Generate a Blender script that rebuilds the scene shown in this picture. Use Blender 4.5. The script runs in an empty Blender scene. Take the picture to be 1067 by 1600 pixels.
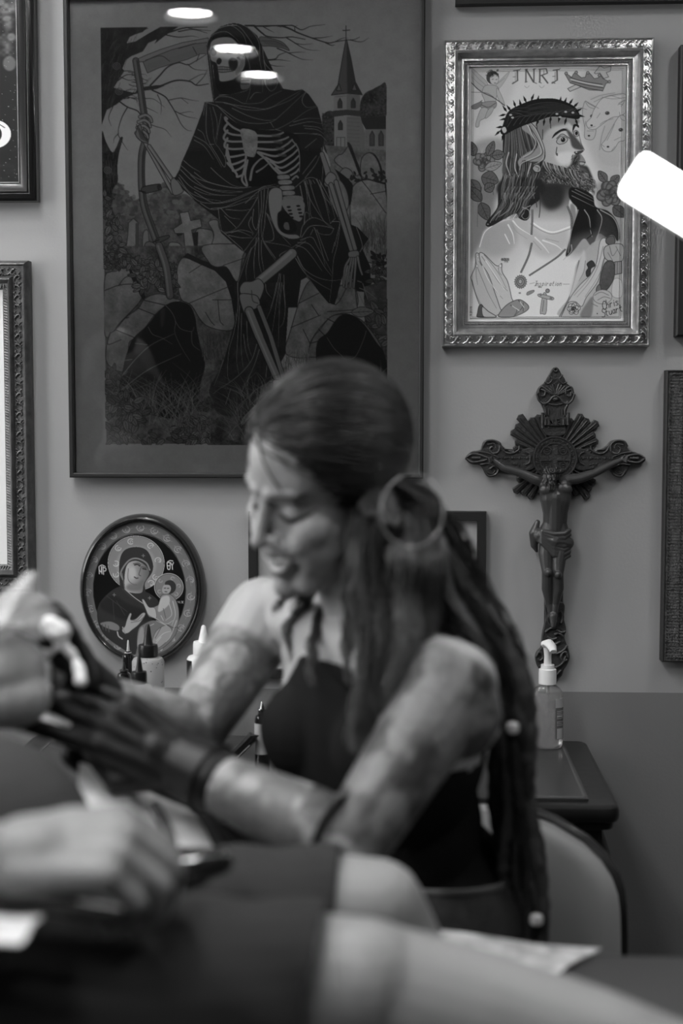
import bpy, math, random
import numpy as np
from mathutils import Vector, Matrix, Euler
random.seed(7); rng = np.random.default_rng(7)
SC = bpy.context.scene; COL = SC.collection
PI = math.pi; R = math.radians

# ------------------------------------------------------------------ camera
F = 2225.0; CAM = np.array([0.0, 0.0, 1.31]); YAW = R(3.0); PITCH = R(4.2)
FWD = np.array([-math.sin(YAW)*math.cos(PITCH), math.cos(YAW)*math.cos(PITCH), -math.sin(PITCH)])
RGT = np.array([math.cos(YAW), math.sin(YAW), 0.0]); UPV = np.cross(RGT, FWD)
def P(px, py, Y):
    d = FWD*F + RGT*(px-533.5) - UPV*(py-800); return CAM + d*((Y-CAM[1])/d[1])
cd = bpy.data.cameras.new('camera'); cam = bpy.data.objects.new('camera', cd); COL.objects.link(cam)
cam.location = CAM; cam.rotation_euler = (PI/2-PITCH, 0, YAW)
cd.sensor_fit = 'VERTICAL'; cd.sensor_height = 36; cd.lens = F*36/1600
cd.dof.use_dof = True; cd.dof.focus_distance = 2.60; cd.dof.aperture_fstop = 2.3; cd.clip_start = 0.05
SC.camera = cam
SC.view_settings.view_transform = 'Standard'; SC.view_settings.look = 'None'
SC.view_settings.exposure = 0.66; SC.view_settings.gamma = 1.0; SC.view_settings.use_curve_mapping = False
W = bpy.data.worlds.new('world'); SC.world = W; W.use_nodes = True
W.node_tree.nodes['Background'].inputs[0].default_value = (1, 1, 1, 1)
W.node_tree.nodes['Background'].inputs[1].default_value = 0.02
DISC = 78.0        # ceiling lamp emission
ADDED_WINDOW = 3.6  # emission of the added side pane
SPOT = 32.0        # added floor lamp, watts
LEDBAR = 5.0       # task lamp emission
CEIL = 2.70; WALL = 2.60

# ------------------------------------------------------------------ materials
def lin(v): return v/12.92 if v <= .04045 else ((v+.055)/1.055)**2.4
def nd(nt, t, **kw):
    n = nt.nodes.new(t)
    for k, v in kw.items(): setattr(n, k, v)
    return n
def mat(name, v, rough=.5, metal=0, spec=.5, bump=0, bscale=60, var=0, vscale=8, trans=0, ior=1.45, emit=0, coat=0, stretch=(1,1,1), sss=0, alpha=1, attr=False, sheen=0, aniso=0):
    """v = display grey (sRGB) of the surface itself"""
    m = bpy.data.materials.new(name); m.use_nodes = True; nt = m.node_tree; b = nt.nodes['Principled BSDF']
    g = lin(v)
    b.inputs['Base Color'].default_value = (g, g, g, 1); b.inputs['Roughness'].default_value = rough
    b.inputs['Metallic'].default_value = metal; b.inputs['Specular IOR Level'].default_value = spec
    b.inputs['Transmission Weight'].default_value = trans; b.inputs['IOR'].default_value = ior
    b.inputs['Coat Weight'].default_value = coat; b.inputs['Alpha'].default_value = alpha
    if sheen: b.inputs['Sheen Weight'].default_value = sheen
    if sss: b.inputs['Subsurface Weight'].default_value = sss; b.inputs['Subsurface Radius'].default_value = (.006,.006,.006)
    if emit: b.inputs['Emission Color'].default_value = (1,1,1,1); b.inputs['Emission Strength'].default_value = emit
    tc = nd(nt, 'ShaderNodeTexCoord'); mp = nd(nt, 'ShaderNodeMapping'); mp.inputs['Scale'].default_value = stretch
    nt.links.new(tc.outputs['Object'], mp.inputs[0])
    src = None
    if attr:
        a = nd(nt, 'ShaderNodeAttribute'); a.attribute_name = 'Col'; src = a.outputs['Color']
        nt.links.new(src, b.inputs['Base Color'])
    if var:
        n = nd(nt, 'ShaderNodeTexNoise'); n.inputs['Scale'].default_value = vscale; n.inputs['Detail'].default_value = 5
        nt.links.new(mp.outputs[0], n.inputs['Vector'])
        r = nd(nt, 'ShaderNodeMapRange'); r.inputs[1].default_value = .3; r.inputs[2].default_value = .7
        r.inputs[3].default_value = 1-var; r.inputs[4].default_value = 1+var
        nt.links.new(n.outputs['Fac'], r.inputs[0])
        x = nd(nt, 'ShaderNodeMix', data_type='RGBA', blend_type='MULTIPLY'); x.inputs[0].default_value = 1
        if src: nt.links.new(src, x.inputs[6])
        else: x.inputs[6].default_value = (g, g, g, 1)
        nt.links.new(r.outputs[0], x.inputs[7]); nt.links.new(x.outputs[2], b.inputs['Base Color'])
    if bump:
        n = nd(nt, 'ShaderNodeTexNoise'); n.inputs['Scale'].default_value = bscale; n.inputs['Detail'].default_value = 4
        nt.links.new(mp.outputs[0], n.inputs['Vector'])
        bp = nd(nt, 'ShaderNodeBump'); bp.inputs['Strength'].default_value = bump; bp.inputs['Distance'].default_value = .01
        nt.links.new(n.outputs['Fac'], bp.inputs['Height']); nt.links.new(bp.outputs[0], b.inputs['Normal'])
    return m

# ------------------------------------------------------------------ mesh builder
class MB:
    def __init__(s): s.V = []; s.Fc = []; s.n = 0
    def add(s, v, f):
        v = np.asarray(v, float); s.V.append(v); o = s.n
        s.Fc += [tuple(int(i)+o for i in q) for q in f]; s.n += len(v); return s
    def box(s, lo, hi):
        x0,y0,z0 = lo; x1,y1,z1 = hi
        v = [(x0,y0,z0),(x1,y0,z0),(x1,y1,z0),(x0,y1,z0),(x0,y0,z1),(x1,y0,z1),(x1,y1,z1),(x0,y1,z1)]
        return s.add(v, [(0,3,2,1),(4,5,6,7),(0,1,5,4),(1,2,6,5),(2,3,7,6),(3,0,4,7)])
    def rbox(s, lo, hi, r, n=3):
        """box with rounded vertical edges and softened rims"""
        x0,y0,z0 = lo; x1,y1,z1 = hi; ring = []
        for cx,cy,a0 in ((x1-r,y1-r,0),(x0+r,y1-r,90),(x0+r,y0+r,180),(x1-r,y0+r,270)):
            for i in range(n+1):
                a = R(a0+90*i/n); ring.append((cx,cy,math.cos(a),math.sin(a)))
        e = min(r, (z1-z0)/2)*.6; rows = [(z0,r-e),(z0+e*.3,r-e*.3),(z0+e,r),(z1-e,r),(z1-e*.3,r-e*.3),(z1,r-e)]
        V = []
        for z,q in rows: V += [(c[0]+c[2]*q, c[1]+c[3]*q, z) for c in ring]
        m = len(ring); Fc = []
        for j in range(len(rows)-1):
            for i in range(m): k=(i+1)%m; Fc.append((j*m+i,j*m+k,(j+1)*m+k,(j+1)*m+i))
        Fc.append(tuple(range(m-1,-1,-1))); Fc.append(tuple((len(rows)-1)*m+i for i in range(m)))
        return s.add(V, Fc)
    def tube(s, pts, r, n=8, flat=None, cap=True, up=None):
        """swept tube; r scalar or list; flat=(list of second radius ratio)"""
        p = np.asarray(pts, float); N = len(p); r = np.ones(N)*r if np.isscalar(r) else np.asarray(r, float)
        if flat is None: fl = np.ones(N)
        else: fl = np.ones(N)*flat if np.isscalar(flat) else np.asarray(flat, float)
        t = np.gradient(p, axis=0); t /= np.linalg.norm(t, axis=1)[:,None]+1e-12
        u = np.array(up if up is not None else ((0,0,1) if abs(t[0][2])<.9 else (1,0,0)), float)
        V = []; a = np.arange(n)*2*PI/n
        for i in range(N):
            u = u - t[i]*np.dot(u,t[i]); u /= np.linalg.norm(u)+1e-12; w = np.cross(t[i],u)
            V.append(p[i]+r[i]*(np.cos(a)[:,None]*w + fl[i]*np.sin(a)[:,None]*u))
        V = np.concatenate(V); Fc = []
        for j in range(N-1):
            for i in range(n): k=(i+1)%n; Fc.append((j*n+i,j*n+k,(j+1)*n+k,(j+1)*n+i))
        if cap: Fc.append(tuple(range(n-1,-1,-1))); Fc.append(tuple((N-1)*n+i for i in range(n)))
        return s.add(V, Fc)
    def sph(s, c, r, nu=12, nv=8, M=None):
        r = np.ones(3)*r if np.isscalar(r) else np.array(r, float); V=[(0,0,-1)]
        for j in range(1,nv):
            ph = -PI/2+PI*j/nv
            V += [(math.cos(ph)*math.cos(2*PI*i/nu), math.cos(ph)*math.sin(2*PI*i/nu), math.sin(ph)) for i in range(nu)]
        V.append((0,0,1)); V = np.array(V)*r
        if M is not None: V = V @ np.asarray(M).T
        V = V+np.array(c); Fc=[]
        for i in range(nu): Fc.append((0,1+(i+1)%nu,1+i))
        for j in range(nv-2):
            for i in range(nu): k=(i+1)%nu; a=1+j*nu; Fc.append((a+i,a+k,a+nu+k,a+nu+i))
        a=1+(nv-2)*nu; e=len(V)-1
        for i in range(nu): Fc.append((a+i,a+(i+1)%nu,e))
        return s.add(V,Fc)
    def cap(s, a, b, ra, rb, n=14):
        """tapered capsule (closed)"""
        a=np.array(a,float); b=np.array(b,float); d=b-a; L=np.linalg.norm(d); d/=L+1e-12
        pts=[]; rr=[]
        for k in range(5): q=PI/2*k/4; pts.append(a-d*ra*math.cos(q)); rr.append(max(ra*math.sin(q),1e-4))
        for k in range(5): q=PI/2*k/4; pts.append(b+d*rb*math.sin(q)); rr.append(max(rb*math.cos(q),1e-4))
        return s.tube(pts, rr, n)
    def chain(s, pts, rr, n=14):
        for i in range(len(pts)-1): s.cap(pts[i],pts[i+1],rr[i],rr[i+1],n)
        return s
    def lathe(s, prof, c=(0,0,0), n=24, sx=1, sy=1, M=None, cap=True):
        V=[]; 
        for r,z in prof: V += [(max(r,1e-5)*math.cos(2*PI*i/n)*sx, max(r,1e-5)*math.sin(2*PI*i/n)*sy, z) for i in range(n)]
        V=np.array(V)
        if M is not None: V = V @ np.asarray(M).T
        V=V+np.array(c); Fc=[]; N=len(prof)
        for j in range(N-1):
            for i in range(n): k=(i+1)%n; Fc.append((j*n+i,j*n+k,(j+1)*n+k,(j+1)*n+i))
        if cap: Fc.append(tuple(range(n-1,-1,-1))); Fc.append(tuple((N-1)*n+i for i in range(n)))
        return s.add(V,Fc)
    def prism(s, poly, y0, y1, bev=0):
        """polygon in XZ (list of (x,z)), extruded from y0 (front) to y1 (back)"""
        p=np.array(poly,float); n=len(p); c=p.mean(0)
        if np.sum(p[:,0]*np.roll(p[:,1],-1)-np.roll(p[:,0],-1)*p[:,1])<0: p=p[::-1]
        layers=[(y1,p),(y0+bev,p)] if bev else [(y1,p),(y0,p)]
        if bev:
            t=np.roll(p,-1,0)-np.roll(p,1,0); nn=np.stack([t[:,1],-t[:,0]],1); nn/=np.linalg.norm(nn,axis=1)[:,None]+1e-12
            layers.append((y0,p-nn*bev))
        V=[]; 
        for y,q in layers: V += [(a[0],y,a[1]) for a in q]
        Fc=[tuple(range(n-1,-1,-1))]
        for j in range(len(layers)-1):
            for i in range(n): k=(i+1)%n; Fc.append((j*n+i,j*n+k,(j+1)*n+k,(j+1)*n+i))
        Fc.append(tuple((len(layers)-1)*n+i for i in range(n)))
        return s.add(V,Fc)
    def xf(s, M, o=(0,0,0)):
        s.V=[v @ np.asarray(M).T + np.array(o) for v in s.V]; return s
    def mesh(s, name, smooth=True):
        me=bpy.data.meshes.new(name); V=np.concatenate(s.V) if s.V else np.zeros((0,3))
        me.from_pydata(V.tolist(), [], s.Fc); me.update()
        if smooth: me.polygons.foreach_set('use_smooth',[True]*len(me.polygons))
        return me
def sharp(me, ang=40):
    try: me.set_sharp_from_angle(angle=R(ang))
    except Exception: pass
def obj(name, mb, m, parent=None, smooth=True, ang=40, base=None):
    me = mb if isinstance(mb, bpy.types.Mesh) else mb.mesh(name, smooth)
    if smooth and ang: sharp(me, ang)
    if m is not None and not me.materials: me.materials.append(m)
    o = bpy.data.objects.new(name, me); COL.objects.link(o)
    if parent is not None:
        o.parent = parent; o.location = (0,0,0) if parent.parent else -parent.location
    return o
def thing(name, label, cat, loc=(0,0,0), group=None):
    o = bpy.data.objects.new(name, None); o.empty_display_size = .05; COL.objects.link(o); o.location = Vector([float(q) for q in loc])
    o['label']=label; o['category']=cat
    if group: o['group']=group
    return o
def tag(o, label, cat, group=None):
    o['label']=label; o['category']=cat
    if group: o['group']=group
    return o
def struct(name, mb, m, smooth=False):
    o = obj(name, mb, m, None, smooth); o['kind']='structure'; return o
def center(o, c):
    """move a top-level mesh object's origin to c"""
    c=np.array([float(q) for q in c]); o.data.transform(Matrix.Translation(Vector(-c))); o.location=Vector(c); return o
def remesh(mb, voxel, smooth=4, name='body', fac=.5):
    me=mb.mesh(name, False); o=bpy.data.objects.new('tmp',me); COL.objects.link(o)
    m=o.modifiers.new('r','REMESH'); m.mode='VOXEL'; m.voxel_size=voxel; m.use_smooth_shade=True
    if smooth: q=o.modifiers.new('s','SMOOTH'); q.factor=fac; q.iterations=smooth
    dg=bpy.context.evaluated_depsgraph_get(); ev=o.evaluated_get(dg)
    out=bpy.data.meshes.new_from_object(ev); bpy.data.objects.remove(o); bpy.data.meshes.remove(me)
    out.name=name; out.polygons.foreach_set('use_smooth',[True]*len(out.polygons)); return out
def verts(me):
    a=np.empty(len(me.vertices)*3); me.vertices.foreach_get('co',a); return a.reshape(-1,3)
def setverts(me, v): me.vertices.foreach_set('co', v.ravel()); me.update()
def setcol(me, val):
    """per-vertex display grey -> linear colour attribute"""
    v=np.clip(np.asarray(val,float),0,1); l=np.where(v<=.04045, v/12.92, ((v+.055)/1.055)**2.4)
    a=me.color_attributes.new('Col','FLOAT_COLOR','POINT'); c=np.ones((len(v),4)); c[:,:3]=l[:,None]
    a.data.foreach_set('color', c.ravel().astype(np.float32))
def planecut(me, co, no, cond=None):
    """cut cleanly with a plane, dropping what lies on the normal's side"""
    import bmesh
    bm=bmesh.new(); bm.from_mesh(me); fs_=[f for f in bm.faces if cond is None or cond(f.calc_center_median())]; g=set(fs_)
    for f in fs_: g.update(f.edges); g.update(f.verts)
    bmesh.ops.bisect_plane(bm, geom=list(g), plane_co=Vector([float(q) for q in co]), plane_no=Vector([float(q) for q in no]), clear_outer=True)
    bm.to_mesh(me); bm.free(); me.update(); return me
def cutmesh(me, keep):
    """keep only the faces whose vertices are all flagged"""
    import bmesh
    bm=bmesh.new(); bm.from_mesh(me); bm.verts.ensure_lookup_table()
    bmesh.ops.delete(bm, geom=[v for v in bm.verts if not keep[v.index]], context='VERTS')
    bm.to_mesh(me); bm.free(); me.update(); return me
def vnoise(p, sc, seed=0):
    """smooth 3-D value noise, 0..1"""
    q=np.asarray(p)*sc+seed*17.31; i=np.floor(q).astype(np.int64); f=q-i; f=f*f*(3-2*f)
    def h(a):
        n=(a[:,0]*374761393+a[:,1]*668265263+a[:,2]*2147483647+seed*1013)&0x7fffffff
        n=((n^(n>>13))*1274126177)&0x7fffffff; return ((n^(n>>16))&0xffff)/65535.0
    out=0
    for dx in (0,1):
        for dy in (0,1):
            for dz in (0,1):
                w=(f[:,0] if dx else 1-f[:,0])*(f[:,1] if dy else 1-f[:,1])*(f[:,2] if dz else 1-f[:,2])
                out=out+w*h(i+np.array([dx,dy,dz]))
    return out
def bez(p, n):
    p=[np.array(q,float) for q in p]; t=np.linspace(0,1,n)[:,None]
    return (1-t)**3*p[0]+3*t*(1-t)**2*p[1]+3*t*t*(1-t)*p[2]+t**3*p[3]
def crs(pts, n=6, closed=False):
    p=np.array(pts,float); N=len(p)
    if N<3: return p
    if closed: q=np.concatenate([p[-1:],p,p[:2]]); m=N
    else: q=np.concatenate([2*p[:1]-p[1:2],p,2*p[-1:]-p[-2:-1]]); m=N-1
    out=[]; t=np.linspace(0,1,n,endpoint=False)[:,None]
    for i in range(m):
        a,b,c,d=q[i:i+4]; out.append(.5*(2*b+(c-a)*t+(2*a-5*b+4*c-d)*t*t+(3*b-a-3*c+d)*t**3))
    if not closed: out.append(p[-1:])
    return np.concatenate(out)

# ------------------------------------------------------------------ the room
XL, XR, YB = -2.3, 2.4, -2.6
m_wall = mat('wall_paint', .60, .55, bump=.05, bscale=180, var=.02, vscale=3)
m_wall_low = mat('lower_wall_tone', .44, .6, bump=.05, bscale=180, var=.03, vscale=3)  # separate darker tone for the wall below the split height
m_dark = mat('side_wall_paint', .25, .7, var=.02)
m_floor = mat('floor_laminate', .20, .4, var=.25, vscale=6, stretch=(1,12,1))
m_ceil = mat('ceiling_paint', .62, .9, bump=.05, bscale=200)
DZ = float(P(1000,1082,WALL)[2])
struct('wall_back', MB().box((XL,WALL,DZ),(XR,WALL+.1,CEIL)), m_wall)
w = struct('wall_back_lower', MB().box((XL,WALL,0),(XR,WALL+.1,DZ)), m_wall_low); w.name='wall_lower'
WY0,WY1,WZ0,WZ1 = .75,2.15,.95,2.25
mb = MB().box((XL-.1,YB,0),(XL,WY0,CEIL)).box((XL-.1,WY1,0),(XL,WALL+.1,CEIL)).box((XL-.1,WY0,0),(XL,WY1,WZ0)).box((XL-.1,WY0,WZ1),(XL,WY1,CEIL))
struct('wall_left', mb, m_dark)
m_pane = mat('added_light_pane', .9, .4, emit=ADDED_WINDOW); m_white = mat('white_trim', .75, .4)
w = struct('added_window_1', MB().box((XL-.08,WY0,WZ0),(XL-.06,WY1,WZ1)), m_pane)  # unseen glowing pane, added for soft light from the left
mb = MB()
for a,b in (((WY0,WZ0),(WY0+.05,WZ1)),((WY1-.05,WZ0),(WY1,WZ1)),((WY0,WZ0),(WY1,WZ0+.05)),((WY0,WZ1-.05),(WY1,WZ1)),(((WY0+WY1)/2-.02,WZ0),((WY0+WY1)/2+.02,WZ1))): mb.box((XL-.07,a[0],a[1]),(XL-.02,b[0],b[1]))
struct('added_window_1_frame', mb, m_white).name = 'trim_1'
struct('wall_right', MB().box((XR,YB,0),(XR+.1,WALL+.1,CEIL)), m_dark)
struct('wall_front', MB().box((XL,YB-.1,0),(XR,YB,CEIL)), m_dark)
struct('floor', MB().box((XL-.1,YB-.1,-.1),(XR+.1,WALL+.1,0)), m_floor)
struct('ceiling', MB().box((XL-.1,YB-.1,CEIL),(XR+.1,WALL+.1,CEIL+.1)), m_ceil)
m_white = mat('white_trim', .75, .4)
struct('baseboard_back', MB().box((XL,WALL-.015,0),(XR,WALL,.1)), m_white)

# ceiling downlights: flat round diffusers in a trim ring
m_trim = mat('black_lamp_trim', .07, .6)
m_disc = mat('lamp_diffuser', .9, .5, emit=DISC)
spots = [(-.79,.14),(-.70,-.36),(-.65,-.79),(-.80,.68),(-.52,1.28),(-.84,1.80),
         (1.05,1.75),(1.05,.95),(-1.25,2.15),(-1.8,1.5),(-1.75,.5)]  # first three show in the poster glass; the rest are added, unseen lamps
for i,(x,y) in enumerate(spots):
    t = thing('ceiling_downlight', 'round ceiling downlight with a thin dark trim ring overhead', 'ceiling light', (x,y,CEIL), 'round downlights in the ceiling')
    obj('trim_ring', MB().lathe([(.092,CEIL-.001),(.104,CEIL-.001),(.104,CEIL-.006),(.100,CEIL-.037),(.097,CEIL-.039),(.092,CEIL-.037)],(x,y,0),32,cap=False), m_trim, t)
    obj('diffuser', MB().lathe([(.0915,CEIL-.010),(.0915,CEIL-.004)],(x,y,0),32), m_disc, t)
# ------------------------------------------------------------------ printed artwork: a small ink-and-wash rasteriser, stored as colours on a fine grid
class Art:
    def __init__(s,x0,y0,x1,y1,k,bg):
        s.x0,s.y0,s.k=x0,y0,k; s.W=int((x1-x0)*k)+1; s.H=int((y1-y0)*k)+1; s.A=np.full((s.H,s.W),bg,float); s.T=(0,0,1); s.x1=x1; s.y1=y1
    def t(s,u,v,sc): s.T=(u,v,sc); return s
    def p(s,pts):
        p=np.array(pts,float); u,v,sc=s.T; return np.stack([(u+p[:,0]/sc-s.x0)*s.k,(v+p[:,1]/sc-s.y0)*s.k],1)
    def _bb(s,q,m):
        a=np.floor(q.min(0)-m).astype(int); b=np.ceil(q.max(0)+m).astype(int)+1
        return max(a[0],0),max(a[1],0),min(b[0],s.W),min(b[1],s.H)
    def mask(s,q,ss=2):
        x0,y0,x1,y1=s._bb(q,1)
        if x1<=x0 or y1<=y0: return None
        M=np.zeros((y1-y0,x1-x0)); off=(np.arange(ss)+.5)/ss-.5
        for oy in off:
            for ox in off:
                X=(np.arange(x0,x1)+ox)[None,:]; Y=(np.arange(y0,y1)+oy)[:,None]; I=np.zeros(M.shape,bool)
                for i in range(len(q)):
                    ax,ay=q[i]; bx,by=q[(i+1)%len(q)]
                    if ay==by: continue
                    r0=max(int(math.floor(min(ay,by)))-y0-1,0); r1=min(int(math.ceil(max(ay,by)))-y0+2,M.shape[0])
                    if r1<=r0: continue
                    YY=Y[r0:r1]; c=(ay>YY)!=(by>YY); xi=ax+(YY-ay)*(bx-ax)/(by-ay); I[r0:r1]^=(c&(X<xi))
                M+=I
        return (x0,y0,x1,y1),M/ss/ss
    def put(s,bb,M,v,a):
        x0,y0,x1,y1=bb; M=M*a
        if isinstance(v,tuple):
            (va,pa,vb,pb)=v; pa,pb=s.p([pa,pb]); d=pb-pa; X=np.arange(x0,x1)[None,:]; Y=np.arange(y0,y1)[:,None]
            t=np.clip(((X-pa[0])*d[0]+(Y-pa[1])*d[1])/(d@d),0,1); v=va+(vb-va)*t
        s.A[y0:y1,x0:x1]=s.A[y0:y1,x0:x1]*(1-M)+v*M
    def fill(s,pts,v,a=1,sm=True,soft=0,noise=0,line=None,lw=1.2):
        q=s.p(pts); 
        if sm: q=crs(q,5,True)
        if soft:
            m=int(soft*s.k*2)+1; r=s.mask(q)
            if r is None: return s
            (x0,y0,x1,y1),M=r; X0,Y0,X1,Y1=max(x0-m,0),max(y0-m,0),min(x1+m,s.W),min(y1+m,s.H)
            B=np.zeros((Y1-Y0,X1-X0)); B[y0-Y0:y1-Y0,x0-X0:x1-X0]=M; n=max(int(soft*s.k),1); ker=np.hanning(2*n+3)[1:-1]; ker/=ker.sum()
            B=np.apply_along_axis(lambda c:np.convolve(c,ker,'same') if len(c)>=len(ker) else c,0,B)
            B=np.apply_along_axis(lambda c:np.convolve(c,ker,'same') if len(c)>=len(ker) else c,1,B); r=((X0,Y0,X1,Y1),B)
        else: r=s.mask(q)
        if r is None: return s
        s.put(r[0],r[1],v,a)
        if noise:
            x0,y0,x1,y1=r[0]; s.A[y0:y1,x0:x1]+=r[1]*s.tex(r[0],noise)
        if line is not None: s.raw(np.concatenate([q,q[:1]]),line,lw*s.k,lw*s.k,1)
        return s
    def tex(s,bb,n):
        x0,y0,x1,y1=bb; X,Y=np.meshgrid(np.arange(x0,x1)/s.k,np.arange(y0,y1)/s.k); q=np.stack([X.ravel(),Y.ravel(),0*X.ravel()],1)
        return n*((vnoise(q,.08,3)-.5)+.8*(vnoise(q,.3,5)-.5)+.5*(vnoise(q,.9,4)-.5)).reshape(X.shape)
    def raw(s,q,v,w0,w1,a):
        bb=s._bb(q,max(w0,w1)/2+2); x0,y0,x1,y1=bb
        if x1<=x0 or y1<=y0: return
        M=np.zeros((y1-y0,x1-x0)); n=len(q)-1
        for i in range(n):
            A,B=q[i],q[i+1]; w=w0+(w1-w0)*(i+.5)/n; m=w/2+1.5
            a0,b0=int(max(math.floor(min(A[0],B[0])-m),x0)),int(max(math.floor(min(A[1],B[1])-m),y0))
            a1,b1=int(min(math.ceil(max(A[0],B[0])+m)+1,x1)),int(min(math.ceil(max(A[1],B[1])+m)+1,y1))
            if a1<=a0 or b1<=b0: continue
            X=np.arange(a0,a1)[None,:]; Y=np.arange(b0,b1)[:,None]; d=B-A; L=d@d+1e-9
            t=np.clip(((X-A[0])*d[0]+(Y-A[1])*d[1])/L,0,1); D=np.hypot(X-A[0]-t*d[0],Y-A[1]-t*d[1])
            c=np.clip(w/2+.5-D,0,1)*min(1,w/.9+.15); sub=M[b0-y0:b1-y0,a0-x0:a1-x0]; np.maximum(sub,c,out=sub)
        s.put(bb,M,v,a)
    def line(s,pts,v,w=1.0,w2=None,a=1,sm=True):
        q=s.p(pts)
        if sm and len(q)>2: q=crs(q,6)
        w2=w if w2 is None else w2; s.raw(q,v,w*s.k,w2*s.k,a); return s
    def lines(s,L,v,w=1.0,w2=None,a=1):
        for l in L: s.line(l,v,w,w2,a)
        return s
    def ell(s,c,rx,ry,v,a=1,rot=0,soft=0,line=None,lw=1,n=20):
        T=np.arange(n)*2*PI/n; x=rx*np.cos(T); y=ry*np.sin(T); cr,sr=math.cos(rot),math.sin(rot)
        return s.fill(np.stack([c[0]+x*cr-y*sr,c[1]+x*sr+y*cr],1),v,a,False,soft,0,line,lw)
    def ring(s,c,rx,ry,v,w=1,a0=0,a1=360,a=1):
        T=np.radians(np.linspace(a0,a1,max(8,int(abs(a1-a0)/12)))); return s.line(np.stack([c[0]+rx*np.cos(T),c[1]+ry*np.sin(T)],1),v,w,a=a,sm=False)
    def leaf(s,x,y,L,ang,v=.27,vl=.10,wd=.36):
        c,q=math.cos(ang),math.sin(ang); pt=lambda f,g:(x+L*(f*c-g*q),y+L*(f*q+g*c))
        s.fill([pt(0,0),pt(.3,-wd*.6),pt(.65,-wd*.55),pt(1,0),pt(.65,wd*.55),pt(.3,wd*.6)],v,line=vl,lw=.9/1)
        s.line([pt(.05,0),pt(.9,0)],vl,.8,a=.8)
        for f in (.3,.5,.7): s.line([pt(f,0),pt(f+.13,wd*.35)],vl,.5,a=.6); s.line([pt(f,0),pt(f+.13,-wd*.35)],vl,.5,a=.6)
    def leaves(s,x0,y0,x1,y1,n,L,v=.26,seed=1):
        r=random.Random(seed)
        for i in range(n): s.leaf(r.uniform(x0,x1),r.uniform(y0,y1),L*r.uniform(.7,1.2),r.uniform(0,6.28),v*r.uniform(.8,1.12))
        return s
    def grass(s,x0,y0,x1,y1,n,h,v=.25,seed=2,lean=.6,w=.9):
        r=random.Random(seed)
        for i in range(n):
            x=r.uniform(x0,x1); y=r.uniform(y0,y1); d=r.gauss(0,lean)*h; H=h*r.uniform(.5,1.1)
            s.line([(x,y),(x+d*.35,y-H*.55),(x+d,y-H)],v*r.uniform(.65,1.25),w,.4)
        return s
    def branch(s,x,y,ang,L,w,v,depth,r):
        pts=[(x,y)]; 
        for i in range(3): ang+=r.gauss(0,.28); x+=L/3*math.cos(ang); y+=L/3*math.sin(ang); pts.append((x,y))
        s.line(pts,v,w,w*.5)
        if depth:
            for (px,py) in pts[1:]: s.branch(px,py,ang+r.choice((-1,1))*r.uniform(.4,.9),L*.5,w*.55,v,depth-1,r)
    def mesh(s,name,fn):
        """fn(x,y arrays in picture coordinates)->(n,3) positions"""
        X,Y=np.meshgrid(s.x0+np.arange(s.W)/s.k,s.y0+np.arange(s.H)/s.k); V=fn(X.ravel(),Y.ravel()); n=s.W*s.H
        idx=np.arange(n).reshape(s.H,s.W); q=np.stack([idx[:-1,:-1],idx[1:,:-1],idx[1:,1:],idx[:-1,1:]],-1).reshape(-1,4)
        me=bpy.data.meshes.new(name); me.vertices.add(n); me.vertices.foreach_set('co',V.ravel())
        m=len(q); me.loops.add(m*4); me.loops.foreach_set('vertex_index',q.ravel().astype(np.int32)); me.polygons.add(m)
        me.polygons.foreach_set('loop_start',np.arange(m,dtype=np.int32)*4); me.polygons.foreach_set('loop_total',np.full(m,4,np.int32))
        me.update(); me.validate(); setcol(me,s.A.ravel()); return me
def rectmap(px0,py0,px1,py1,Y):
    """flat rectangle on the wall standing where the picture shows it"""
    xm,ym=(px0+px1)/2,(py0+py1)/2; X0=P(px0,ym,Y)[0]; X1=P(px1,ym,Y)[0]; Z1=P(xm,py0,Y)[2]; Z0=P(xm,py1,Y)[2]
    def fn(x,y): return np.stack([X0+(X1-X0)*(x-px0)/(px1-px0), np.full(len(x),Y), Z1+(Z0-Z1)*(y-py0)/(py1-py0)],1)
    return X0,X1,Z0,Z1,fn
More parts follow.
